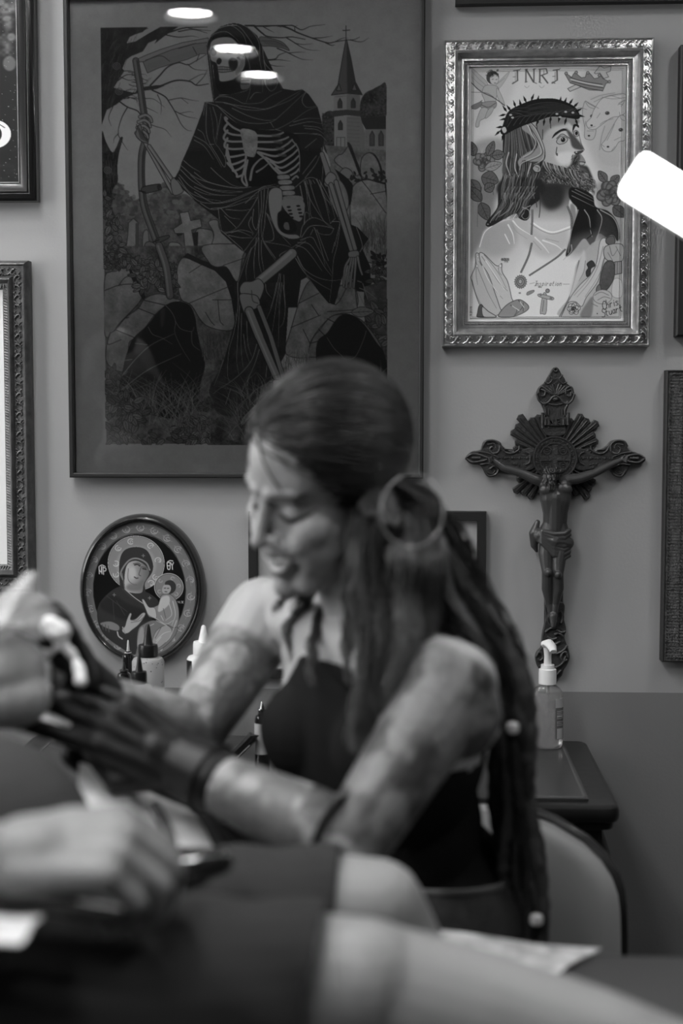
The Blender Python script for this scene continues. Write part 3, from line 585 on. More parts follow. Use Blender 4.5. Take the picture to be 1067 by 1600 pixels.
    A.line([(420,-20),(460,100),(480,190)],.12,8,12); A.line([(420,-20),(460,100),(480,190)],.345,6,10); A.fill([(440,180),(480,120),(530,150),(520,210),(470,220)],.35,line=.13)
    for a,b in (((490,215),(650,720)),((530,195),(680,710))): A.line([a,b],.11,8,8); A.line([a,b],.335,6,5.5)
    A.fill([(630,735),(700,725),(712,760),(690,785),(635,780)],.34,line=.12)
    for pts in ([(640,785),(600,860),(590,1000)],[(655,785),(630,880),(610,1010)],[(670,785),(655,880),(640,1010)],[(685,785),(680,880),(670,1010)],[(700,775),(715,850),(735,910)]): A.line(pts,.10,5,4); A.line(pts,.34,3.6,2.4)
    A.line([(700,960),(730,970)],.3,1.5); A.lines([[(715,1015),(770,1040),(850,1100)],[(700,1040),(760,1164)],[(740,980),(780,1100)]],.33,1.5,.8)
    # trim to the printed rectangle
    x0,x1,y0,y1=150,610,33,702; Y,X=np.mgrid[0:A.H,0:A.W]; X=X+100; Y=Y-12
    out=(X<x0)|(X>x1+3*(Y/700.))|(Y<y0)|(Y>y1); pap=.40+A.tex((0,0,A.W,A.H),.02)
    hood=(X>318)&(X<420)&(Y>26)&(Y<40); m=out&~(hood&(A.A<.2)); A.A[m]=pap[m]
    A.A=.15+(A.A-.09)*(.47/.31); A.A+=(rng.random(A.A.shape)-.5)*.02
    return A
# ------------------------------------------------------------------ framed devotional print
GL={'I':[[(0,0),(.35,0)],[(.18,0),(.18,1)],[(0,1),(.35,1)]],'n':[[(0,.45),(.02,1)],[(.02,.65),(.2,.45),(.35,.55),(.35,1)]],'s':[[(.32,.52),(.15,.45),(.05,.58),(.28,.78),(.25,.98),(0,.95)]],'p':[[(.05,.45),(.02,1.4)],[(.05,.55),(.25,.42),(.38,.7),(.2,1),(.04,.88)]],
 'i':[[(.08,.48),(.08,1)],[(.08,.25),(.1,.28)]],'r':[[(.03,.45),(.03,1)],[(.04,.65),(.18,.46),(.3,.5)]],'a':[[(.33,.55),(.15,.44),(.02,.75),(.15,1),(.33,.75)],[(.34,.46),(.36,1)]],'t':[[(.15,.1),(.12,.85),(.3,1)],[(0,.45),(.32,.42)]],'o':[[(.2,.45),(.02,.72),(.2,1),(.38,.72),(.2,.45)]],
 'C':[[(.5,.15),(.3,-.05),(.02,.4),(.15,1),(.5,.9)]],'h':[[(.1,-.1),(.03,1)],[(.04,.65),(.22,.46),(.35,.6),(.33,1)]],'S':[[(.5,.1),(.25,-.1),(.1,.25),(.42,.6),(.3,1),(-.05,.95)]],'u':[[(.03,.46),(.04,.85),(.18,1),(.34,.8)],[(.36,.46),(.37,1)]],'e':[[(.05,.74),(.32,.64),(.2,.44),(.03,.72),(.15,1),(.34,.92)]],'.':[[(.05,.95),(.1,1)]],'N':[[(0,1),(0,0),(.4,1),(.4,0)]],'O':[[(.2,0),(0,.5),(.2,1),(.42,.5),(.2,0)]],'1':[[(.1,0),(.1,1)]],'9':[[(.35,.4),(.15,.5),(.05,.2),(.25,0),(.35,.3),(.3,1)]],'0':[[(.2,0),(.02,.5),(.2,1),(.38,.5),(.2,0)]],'@':[[(.3,0),(0,.5),(.3,1),(.6,.5),(.3,0)],[(.4,.35),(.22,.5),(.4,.68)]]}
def write(A,txt,x,y,h,v,w,ang=0,step=.45,slant=.2,a=1):
    c,q=math.cos(ang),math.sin(ang)
    for ch in txt:
        for st in GL.get(ch,[]):
            A.line([(x+((px+(1-py)*slant)*c-py*q)*h, y+((px+(1-py)*slant)*q+py*c)*h) for px,py in st],v,w,a=a)
        k=step*(.55 if ch in 'i. 1I' else 1.0); x+=k*h*c; y+=k*h*q
def rose(A,x,y,rad,v=.40,seed=1):
    r=random.Random(seed); q=random.Random(seed+5)
    for R_,n in ((1.0,6),(.75,5),(.5,4)):
        for i in range(n):
            a=2*PI*i/n+q.uniform(-.3,.3)+R_; cx,cy=x+rad*R_*.5*math.cos(a),y+rad*R_*.45*math.sin(a)
            A.ell((cx,cy),rad*R_*.55,rad*R_*.42,v*(.72+.1*R_),rot=a,soft=0,line=.22,lw=.8); A.ell((cx+rad*.08*math.cos(a),cy+rad*.08*math.sin(a)),rad*R_*.40,rad*R_*.26,v*1.25,.6,rot=a,soft=1)
    for k in range(4): A.ring((x,y),rad*(.12+.09*k),rad*(.1+.08*k),.2,.8,40*k,40*k+280)
def draw_print():
    A=Art(735,101,976,497,1.55,.74); T=4.026; T2=4.026
    A.t(720,90,4.026)
    A.fill([(55,55),(330,55),(280,300),(55,420)],.66,soft=10,a=.6); A.fill([(700,180),(1030,60),(1030,700),(860,700)],.62,soft=12,a=.7); A.fill([(55,560),(280,520),(280,850),(55,850)],.48,soft=10,a=.8)
    A.t(720,290,4.026); A.fill([(55,0),(220,0),(190,240),(120,380),(55,440)],.42,soft=10,a=.9); A.fill([(840,0),(1030,0),(1030,420),(940,300)],.50,soft=10,a=.8)
    A.t(720,90,4.026)
    # cherub
    A.fill([(55,60),(110,100),(165,160),(130,200),(80,170)],.60,line=.40,lw=.5); A.fill([(215,170),(260,120),(300,85),(280,130),(235,190)],.62,line=.45,lw=.5)
    A.lines([[(60,75),(110,130),(150,165)],[(60,110),(100,150),(140,180)],[(225,160),(270,125)]],.42,.5)
    A.ell((195,120),40,42,.26); A.ell((205,132),28,33,.66,line=.35,lw=.5); A.lines([[(190,132),(200,130)],[(215,134),(224,132)],[(205,155),(215,155)]],.25,.8); 
    r=random.Random(3)
    for i in range(40): A.ring((195+r.gauss(0,17),98+r.gauss(0,10)),5,4,.16,.5)
    A.fill([(150,170),(215,172),(235,200),(220,240),(210,280),(160,290),(140,250),(128,215)],.60,line=.33,lw=.6); A.fill([(222,185),(250,230),(272,290),(262,298),(225,240)],.62,line=.33,lw=.5)
    A.fill([(118,300),(135,275),(215,270),(212,310),(160,318)],.50,line=.28,lw=.6); A.lines([[(125,290),(170,305),(215,280)],[(60,300),(90,290),(130,262)],[(65,315),(100,305),(110,290)]],.30,1.0)
    A.fill([(60,300),(100,278),(130,272),(118,300),(85,318)],.42,line=.28,lw=.5)
    A.fill([(128,310),(170,320),(150,370),(118,390),(110,425),(90,425),(98,380)],.60,line=.33,lw=.6); A.fill([(170,318),(205,305),(185,350),(150,375)],.58,line=.33,lw=.5)
    A.line([(55,145),(120,205),(200,245),(272,295)],.26,1.3); A.line([(60,210),(150,215),(200,240)],.35,.8)
    # lettering: four blackletter capitals
    def BL(u,segs):
        for (a,b,c,d,w) in segs: A.line([(u+a,b),(u+c,d)],.40,w*1.0,w*1.0,sm=False)
        for (a,b,c,d,w) in segs: A.line([(u+a+3,b+2),(u+c+3,d+2)],.24,w*.35,w*.35,.8,sm=False)
    Iseg=[(8,80,45,75,1.6),(45,75,52,68,.9),(32,78,34,140,2.4),(34,140,2,160,1.8),(2,160,8,150,.8),(20,90,20,140,.6),(5,118,22,116,.8)]
    BL(317,Iseg); BL(565,Iseg); BL(585,[(0,160,-18,155,1.4)])
    BL(398,[(5,72,5,150,2.2),(0,75,14,70,1.2),(8,75,52,150,2.6),(55,70,55,150,2.0),(48,75,66,68,1.0),(0,152,14,148,1),(52,152,72,160,1.2)])
    BL(485,[(5,75,5,150,2.3),(0,72,45,70,1.8),(45,70,52,95,2.0),(50,98,10,112,1.6),(20,112,55,158,2.4),(0,152,14,158,1.2),(30,78,30,108,.7)])
    A.lines([[(395,175),(410,186),(425,175)],[(488,175),(503,188),(520,175)]],.5,.6)
    # crown with cross
    A.fill([(830,100),(865,55),(890,70),(935,60),(930,90),(905,98),(920,125),(890,135),(865,100),(840,105)],.62,sm=False,line=.25,lw=.8)
    A.fill([(665,195),(740,160),(765,178),(680,213)],.66,sm=False,line=.22,lw=.9)
    A.fill([(645,100),(670,110),(690,125),(700,105),(712,92),(728,110),(750,128),(775,125),(780,105),(795,95),(812,112),(830,135),(855,130),(868,112),(885,135),(930,158),(905,165),(885,210),(800,205),(700,165),(680,160)],.46,sm=False,line=.22,lw=.8)
    A.lines([[(680,125),(760,150),(880,170)],[(682,160),(780,190),(885,212)],[(690,150),(800,178),(885,192)]],.25,1.1); A.line([(685,138),(780,162),(885,182)],.72,1.4)
    for p in ((655,100),(718,95),(790,98),(862,115),(925,155)): A.ell(p,9,9,.5,line=.22,lw=.7)
    # horses
    def head(pts,v,eye,nos,L):
        A.fill(pts,v,line=.36,lw=.7,soft=0)
        for l in L: A.line(l,.40,.8,a=.8)
        A.ell(eye,13,10,.30,line=.2,lw=.6); A.ell(eye,5,5,.08); A.ell((eye[0]-2,eye[1]-3),2,2,.8); A.ell(nos,8,6,.2)
    A.fill([(800,260),(860,235),(950,222),(1030,222),(1030,420),(960,380),(900,420),(860,560),(870,640),(940,680),(1030,640),(1030,300)],.63,soft=3,a=.8)
    head([(760,330),(775,275),(800,290),(850,320),(860,350),(845,420),(845,470),(830,510),(800,515),(775,500),(775,440),(765,390)],.64,(822,368),(802,490),[[(775,275),(800,310),(845,325)],[(780,400),(775,440)],[(790,460),(830,460)]])
    head([(830,330),(880,260),(960,235),(1030,240),(1030,340),(990,370),(940,380),(870,430),(840,450),(800,445),(785,410),(815,375)],.67,(915,350),(818,425),[[(980,300),(1025,270),(1000,310)],[(870,420),(900,400),(950,385)],[(800,440),(840,432)],[(850,380),(870,350)]])
    head([(935,460),(990,370),(1030,385),(1030,510),(990,530),(965,570),(940,590),(900,585),(880,550),(905,515)],.66,(1000,455),(922,560),[[(990,345),(1000,385),(1025,400)],[(960,520),(1000,500)],[(945,585),(965,560)],[(900,560),(880,545)]])
    A.lines([[(810,265),(870,240),(960,225)],[(830,280),(900,250),(1000,235)],[(780,275),(800,285),(860,320)],[(900,430),(880,500),(870,580)],[(880,250),(950,262),(1028,255)],[(960,420),(940,470),(915,520)],[(930,240),(1000,260)],[(1010,300),(985,290),(1028,268)]],.45,.8,.8)
    A.line([(1027,60),(1027,560)],.48,1,a=.7)
    # hair behind
    A.fill([(265,480),(300,400),(420,360),(560,400),(520,600),(520,846),(250,846),(265,760),(262,640)],.13)
    # face and neck
    A.fill([(420,400),(520,380),(640,360),(735,385),(740,470),(770,570),(772,585),(745,600),(780,650),(800,690),(840,780),(845,830),(780,846),(560,846),(480,700),(430,560)],(.55,(420,600),.70,(700,560)))
    A.fill([(650,360),(735,385),(738,410),(700,430)],.5,soft=2)
    A.fill([(500,380),(640,365),(670,410),(560,440),(500,520),(470,640),(450,500)],.42,soft=5,a=.8); A.fill([(600,600),(700,590),(690,650),(640,670),(600,640)],.78,soft=5,a=.8)
    A.fill([(655,440),(720,500),(770,570),(745,578),(700,560),(680,500)],.24,soft=2,a=.9); A.fill([(480,640),(560,690),(640,720),(720,700),(760,846),(470,846)],.30,soft=5,a=.9)
    # brow, eyes, nose, mouth
    A.fill([(570,505),(590,470),(640,443),(665,455),(630,462),(595,485)],.13); A.fill([(600,520),(630,490),(670,508),(650,535),(612,540)],.62,line=.14,lw=.9); A.ell((640,513),14,16,.12); A.ell((636,507),3,3,.8); A.line([(600,505),(635,478),(680,505)],.2,1.2)
    A.fill([(698,470),(702,425),(720,415),(738,425),(738,440),(720,430),(708,450)],.12); A.fill([(705,470),(720,455),(738,470),(735,490),(715,492)],.6,line=.14,lw=.8); A.ell((724,474),9,12,.12)
    A.lines([[(602,560),(598,600),(606,612)],[(560,400),(562,440)],[(512,450),(512,510)],[(475,420),(478,470)]],.2,1.2); A.ell((604,605),5,9,.3)
    A.fill([(710,590),(735,585),(772,582),(745,605),(720,605)],.25); A.line([(740,480),(755,540),(774,578)],.25,.8); A.ell((725,592),6,4,.7)
    A.fill([(745,600),(770,625),(785,660),(760,662),(735,665),(740,640)],.5); A.fill([(745,655),(775,655),(772,672),(750,675)],.62,line=.2,lw=.7); A.line([(742,652),(780,656)],.12,1)
    # beard
    A.fill([(500,640),(540,690),(590,705),(650,700),(690,670),(705,625),(735,600),(748,625),(738,655),(745,672),(772,676),(800,690),(835,770),(850,812),(800,838),(740,870),(540,870),(470,760)],.20,soft=3)
    A.fill([(690,700),(770,690),(815,760),(790,810),(720,790)],.38,soft=5,a=.8)
    r=random.Random(11)
    for i in range(900):
        x=r.uniform(500,835);y=r.uniform(650,842)
        if y<700+(x-760)*.9 or y<690-(x-500)*.1+max(0,(600-x))*.3: continue
        c=r.choice((.10,.13,.18,.40,.52,.66)); a=1.25-(x-500)/520.+r.uniform(-.35,.35); L=r.uniform(18,44); A.line([(x,y),(x+L*.5*math.cos(a)+3,y+L*.5*math.sin(a)),(x+L*math.cos(a+.5),y+L*math.sin(a+.5))],c,.9,.3,.7)
    for i in range(60): x=r.uniform(700,742); y=r.uniform(605,670); A.line([(x,y),(x-8,y+12)],r.choice((.12,.5)),.8,.3,.7)
    for i in range(60):
        x=490+i*4; y=640+i*1.2; A.line([(x,y),(x+12,y+34+r.uniform(-8,8)),(x+34,y+66)],r.choice((.12,.2,.6)),1.0,.4,.8)
    # hair locks
    def lock(pts,w,v=.13): A.line(pts,v,w,w*.6); A.line([(x+1.5*w,y) for x,y in pts],.48,w*.28,.4,.7); A.line([(x-1.2*w,y) for x,y in pts],.36,w*.2,.3,.6)
    A.fill([(400,400),(440,420),(470,470),(500,520),(525,590),(520,640),(460,680),(440,740),(380,846),(250,846),(270,700),(300,500)],.15)
    for k in range(9):
        u=k/8.; lock([(300+u*120,480-u*60),(290+u*170,600-u*60),(270+u*240,700-u*80),(290+u*170,790),(260+u*180,850)],7)
    for k in range(90):
        u=r.random(); w=r.uniform(-14,14); A.line([(285+u*130+w,470-u*60),(275+u*190+w,600-u*40),(262+u*230,700-u*30),(285+u*170+w,800),(270+u*190,870)],r.choice((.09,.22,.34,.46)),r.uniform(.6,1.5),.4,.75)
    A.fill([(400,400),(430,395),(460,440),(505,520),(520,590),(515,640),(450,650),(390,640),(370,680),(360,640),(420,590),(470,570),(480,530),(430,480),(380,440)],.50,soft=1)
    for l in ([(405,405),(450,470),(490,540),(500,600),(420,640),(380,660),(370,700)],[(430,400),(470,450),(515,560),(515,630),(460,670)],[(420,420),(440,470),(470,530),(440,590),(390,620)],[(300,590),(285,660),(310,740),(300,820)],[(350,600),(340,690),(380,780),(370,846)],[(440,660),(420,740),(440,800),(470,846)]): A.line(l,.68,1.6,.8,.9); A.line([(x+9,y+5) for x,y in l],.2,1.4,.6,.9)
    A.fill([(450,690),(475,665),(500,680),(500,710),(470,715)],.55,line=.15); A.line([(470,680),(490,690),(485,705)],.25,1)
    # crown of thorns
    A.fill([(270,480),(245,460),(260,420),(290,340),(350,300),(450,262),(540,254),(610,262),(700,300),(740,350),(735,385),(650,375),(560,370),(480,395),(400,420),(330,450)],.10)
    for k in range(16):
        u=k/15.; A.line([(262+u*20,470-u*40),(300+u*20,370+u*10-20*(k%3)),(420,300+u*70),(560,280+u*75),(680,310+u*55),(735,360)],.10 if k%2 else .24,2.4 if k%2 else .8,1.2,.9)
    for k in range(12): x=290+k*38; A.line([(x,430-k*9),(x+34,380-k*6),(x+80,360-k*3)],.3,.9,.4,.8)
    r=random.Random(6)
    for c,a in [((275,320),-2.2),((262,355),2.9),((300,315),-2.2),((335,290),-1.9),((370,285),-1.8),((400,262),-2.0),((445,250),-1.2),((480,262),-1.4),((620,270),-1.4),((650,275),-1.2),((685,280),-1.0),((715,300),-.8),((735,330),-.5),((745,365),0.2),((722,400),1.2),((655,395),1.8),((615,380),1.8),((560,385),1.7),((520,400),1.7),((480,400),2.0),((245,430),3.0),((232,465),2.4),((262,490),1.8),((268,380),2.9)]:
        d=30; x=c[0]; y=c[1]; A.fill([(x+8*math.sin(a),y-8*math.cos(a)),(x+d*math.cos(a),y+d*math.sin(a)),(x-8*math.sin(a),y+8*math.cos(a)),(x-22*math.cos(a),y-22*math.sin(a))],.10,sm=False)
    A.fill([(255,440),(275,430),(285,455),(268,468)],.66)
    for c in ((310,355),(322,372),(600,352),(620,372),(700,345),(655,340)): A.ell(c,9,6,.62)
    # roses left
    rose(A,145,645,66,.40,2); A.leaf(80,610,90,-1.75,.34,.15,.5); A.leaf(165,610,100,-1.15,.36,.15,.4); A.leaf(195,610,80,-.15,.36,.15,.6); A.leaf(130,740,110,.3,.33,.15,.7); A.leaf(60,760,110,1.0,.33,.15,.5); A.leaf(150,690,110,-.3,.5,.25,.4)
    for i in range(9): A.line([(130,590),(100+i*10,520)],.62,.6,.3,.7)
    rose(A,930,845,72,.38,3); A.leaf(915,780,85,-2.2,.36,.15,.5); A.leaf(945,790,70,-.8,.36,.15,.6)
    A.t(720,290,4.026)
    rose(A,940,50,84,.37,4); A.leaf(960,130,100,.7,.3,.14,.55)
    A.leaf(130,90,120,-2.3,.3,.13,.45); A.leaf(150,20,70,-.5,.33,.13,.7); A.leaf(125,100,120,1.15,.3,.13,.5); A.line([(130,0),(125,60),(130,100)],.25,1.2); A.line([(200,0),(205,50)],.3,.8); A.line([(108,100),(105,250)],.35,1)
    # garment
    A.fill([(165,260),(300,210),(440,190),(640,190),(740,140),(860,150),(950,200),(1000,330),(1000,825),(60,825),(60,600),(120,390),(130,320)],(.60,(130,330),.79,(420,560)),soft=1)
    A.fill([(160,280),(230,240),(330,230),(360,330),(300,420),(200,440),(130,380)],.56,soft=10,a=.7); A.fill([(380,200),(520,300),(680,260),(640,420),(500,440),(380,320)],.66,soft=10,a=.8)
    A.line([(200,245),(150,290),(120,380)],.80,1.2); A.lines([[(330,215),(370,260),(450,310)],[(300,240),(330,300),(340,360)],[(470,320),(520,370),(560,420)],[(520,340),(600,370),(640,400)],[(280,300),(310,360)]],.84,2.4,.8,.8); A.lines([[(320,225),(350,280),(420,330)],[(460,345),(510,400)],[(540,330),(620,350)]],.56,2.4,.8,.6)
    A.fill([(470,0),(690,0),(680,120),(710,200),(700,255),(590,285),(470,235),(430,180)],(.22,(560,0),.74,(560,230)),soft=1)
    A.fill([(500,0),(640,0),(640,110),(560,150),(500,90)],.15,soft=8,a=.9); A.line([(450,225),(520,270),(590,288),(690,255)],.85,2.2); A.line([(440,235),(520,283),(590,300),(695,268)],.5,.9)
    A.fill([(690,120),(720,130),(730,230),(700,270)],.5,soft=2)
    # hair falling in front of shoulders
    A.fill([(690,10),(760,20),(830,60),(850,130),(930,160),(985,230),(1000,340),(930,330),(870,300),(830,380),(780,330),(720,400),(680,440),(665,430),(690,330),(700,260),(735,150),(700,100),(680,60)],.10,soft=1)
    A.fill([(870,150),(940,190),(985,260),(995,360),(900,340),(860,300)],.22,soft=8,a=.7); A.fill([(700,330),(900,290),(860,420),(760,440),(690,430)],.45,soft=14,a=.6)
    A.lines([[(780,150),(810,200),(820,280),(830,320)],[(860,150),(890,210),(860,330)],[(740,150),(700,280),(680,420)],[(880,150),(960,200),(995,280),(995,380)],[(700,370),(700,410),(650,465)]],.6,1.8,.7,.85)
    A.lines([[(700,30),(780,70),(840,100)],[(700,60),(760,90),(800,110),(840,130)],[(720,20),(800,60),(835,80)]],.5,1.2,.5,.8)
    A.line([(800,200),(815,260),(830,300),(800,330)],.15,1.5); 
    A.fill([(260,0),(490,0),(500,60),(490,90),(440,130),(435,190),(410,215),(370,200),(350,170),(300,190),(190,250),(160,240),(170,210),(230,130)],.13)
    A.t(720,90,4.026)
    A.fill([(262,760),(500,760),(500,860),(250,860)],.14,soft=4)
    for k in range(60):
        u=r.random(); A.line([(275+u*200,740+r.uniform(-30,10)),(262+u*200+r.uniform(-14,14),810),(250+u*215,880)],r.choice((.09,.26,.40,.5)),r.uniform(.7,1.5),.6,.75)
    A.t(720,290,4.026)
    for k in range(50):
        u=r.random(); A.line([(262+u*215,40),(250+u*180+r.uniform(-10,10),90),(215+u*190,160+u*10),(185+u*200,215-u*20)],r.choice((.09,.26,.4,.52)),r.uniform(.6,1.4),.4,.7)
    for k in range(11):
        u=k/10.; l=[(280+200*u,0),(255+190*u,60),(270+140*u,110+30*u),(210+170*u,180+10*u)]; A.line(l,.5 if k%2 else .34,1.3,.5,.8)
    A.lines([[(390,130),(430,150),(430,190),(405,205),(385,185),(400,165)],[(440,120),(400,140),(370,170)],[(250,150),(200,200),(180,240)],[(330,100),(300,150),(240,190)]],.55,1.4,.7,.9); A.ell((175,238),18,13,.12); A.ell((172,236),7,5,.4)
    A.lines([[(500,40),(500,140),(495,195)],[(475,90),(480,130)]],.2,1.2)
    # beads, medal, script, little cross
    def beads(pts,n,rad):
        q=crs(pts,14)
        d=np.concatenate([[0],np.cumsum(np.hypot(*np.diff(q,axis=0).T))]); 
        for t in np.linspace(0,d[-1],n): A.ell((np.interp(t,d,q[:,0]),np.interp(t,d,q[:,1])),rad,rad*.8,.5,line=.22,lw=.6,n=8)
    beads([(452,150),(452,220),(448,300)],15,6); beads([(450,360),(430,440),(385,540)],22,6); beads([(675,130),(700,200),(700,260)],14,6); beads([(660,400),(600,455),(440,560)],26,6)
    A.ell((382,602),36,40,.5,line=.25,lw=.8); A.ring((382,602),24,28,.25,1); A.ell((380,600),12,15,.6,line=.2,lw=.8)
    for i in range(18): a=i*PI/9; A.line([(382+34*math.cos(a),602+38*math.sin(a)),(382+41*math.cos(a),602+45*math.sin(a))],.3,.8)
    write(A,'Inspiration',470,598,30,.30,.62,0,.60,.3); A.line([(440,615),(470,608)],.4,.5); A.line([(650,618),(690,618)],.4,.6); A.ell((377,673),8,6,.5); A.fill([(420,680),(430,665),(465,655),(465,668),(430,687)],.5,line=.3,lw=.6); A.ell((502,635),10,6,.5); A.ell((553,660),12,12,.5,line=.25)
    A.fill([(525,680),(548,690),(545,800),(520,805),(508,795)],.6,line=.28,lw=.8); A.fill([(500,680),(585,700),(582,718),(502,698)],.6,line=.28,lw=.8); A.lines([[(530,720),(522,790)]],.35,1); A.ell((575,708),9,12,.45); A.ell((510,685),8,10,.45)
    write(A,'@NINON',258,452,15,.28,.8,0,.62,0); write(A,'1990',278,467,12,.32,.5,0,.6,0); write(A,'NINON',57,815,18,.35,.6,-PI/2,.75,0)
    # praying hands
    A.fill([(95,430),(112,420),(150,470),(190,520),(230,560),(270,640),(300,720),(260,800),(180,820),(120,740),(70,590),(70,560),(95,500)],.64,line=.25,lw=1); A.fill([(120,420),(150,425),(215,490),(245,500),(262,485),(265,540),(300,600),(325,700),(330,730),(270,790),(230,700),(180,560),(130,480)],.68,line=.24,lw=1)
    A.lines([[(95,440),(105,500),(150,610),(180,680),(230,770)],[(118,470),(170,560),(210,640),(270,710)],[(135,440),(190,520),(240,600),(300,660)],[(150,430),(200,490),(250,560),(290,640)],[(75,590),(100,680),(140,760)],[(100,500),(100,560),(110,620)],[(240,510),(245,540),(262,560)]],.30,.9,.5,.8)
    A.lines([[(140,500),(180,590),(250,690)],[(160,470),(220,560),(280,650)]],.82,2.2,.8,.7); A.ell((110,440),6,9,.75,line=.35,lw=.5); A.ell((105,500),6,9,.75,line=.35,lw=.5); A.ell((253,500),8,12,.75,line=.35,lw=.5)
    A.fill([(250,800),(300,745),(370,715),(420,740),(435,770),(400,800),(330,825),(250,825)],.50,line=.22,lw=1); A.lines([[(320,750),(360,780),(340,825)],[(370,720),(395,760),(350,815)],[(400,735),(400,790)]],.26,1.2,.6); A.lines([[(330,755),(375,785)],[(380,730),(405,765)]],.75,1.6,.6)
    A.fill([(110,800),(120,755),(140,750),(170,820),(110,825)],.3,line=.2); A.fill([(140,760),(180,790),(230,825),(150,825)],.62,line=.25)
    # sleeve and second pair of hands
    A.fill([(740,480),(830,360),(900,340),(960,310),(1000,380),(1022,380),(1022,825),(630,825),(690,700),(720,560)],.62,soft=1,a=.9); A.lines([[(750,470),(720,600),(690,700),(630,825)]],.28,1.4,1.0)
    A.fill([(745,500),(780,400),(790,500),(740,620),(700,700),(690,650)],.74,soft=3,a=.7)
    A.fill([(640,825),(680,740),(730,730),(770,760),(800,700),(870,600),(900,480),(930,380),(915,330),(880,350),(860,480),(820,560),(760,620),(700,700)],.70,line=.28,lw=.9); A.lines([[(900,380),(870,500),(820,600),(740,700)],[(920,390),(900,500),(860,590),(790,700)],[(860,500),(800,600),(720,690)],[(790,470),(780,540),(750,600)]],.34,.9,.5,.8)
    A.fill([(920,330),(960,315),(975,350),(955,372),(920,360)],.34,line=.2); A.fill([(915,380),(1020,370),(1022,470),(960,480),(910,450)],.60,line=.28); A.lines([[(940,380),(960,440),(990,400)],[(980,380),(1010,440)],[(930,420),(960,470)]],.34,1,.6)
    A.fill([(910,490),(965,480),(970,580),(920,660),(880,630)],.30,line=.2,noise=.06); A.fill([(975,478),(1018,475),(1020,550),(975,560)],.52,sm=False,line=.24); A.line([(990,480),(990,555)],.3,1)
    A.fill([(800,490),(830,470),(850,500),(825,520),(820,560),(800,570),(795,540),(808,515)],.22,line=.18); A.fill([(860,650),(880,620),(890,660),(870,700)],.4,line=.25)
    rose(A,720,775,40,.66,7); A.fill([(760,820),(800,740),(840,700),(830,825)],.45,soft=2); A.ell((900,700),60,45,.64,line=.36,lw=.8); A.lines([[(850,690),(890,670),(940,690)],[(870,720),(910,700),(950,710)],[(830,740),(870,760)]],.4,1); A.fill([(970,590),(1020,600),(1020,700),(960,690)],.70,line=.4,lw=.6)
    write(A,'Chris',890,735,48,.12,1.0,-.30,.50,.12); write(A,'Stuart',888,785,46,.12,1.0,-.30,.50,.12); A.ell((868,806),4,4,.12)
    A.A=.08+(A.A-.08)*1.14; A.A+=(rng.random(A.A.shape)-.5)*.03
    return A
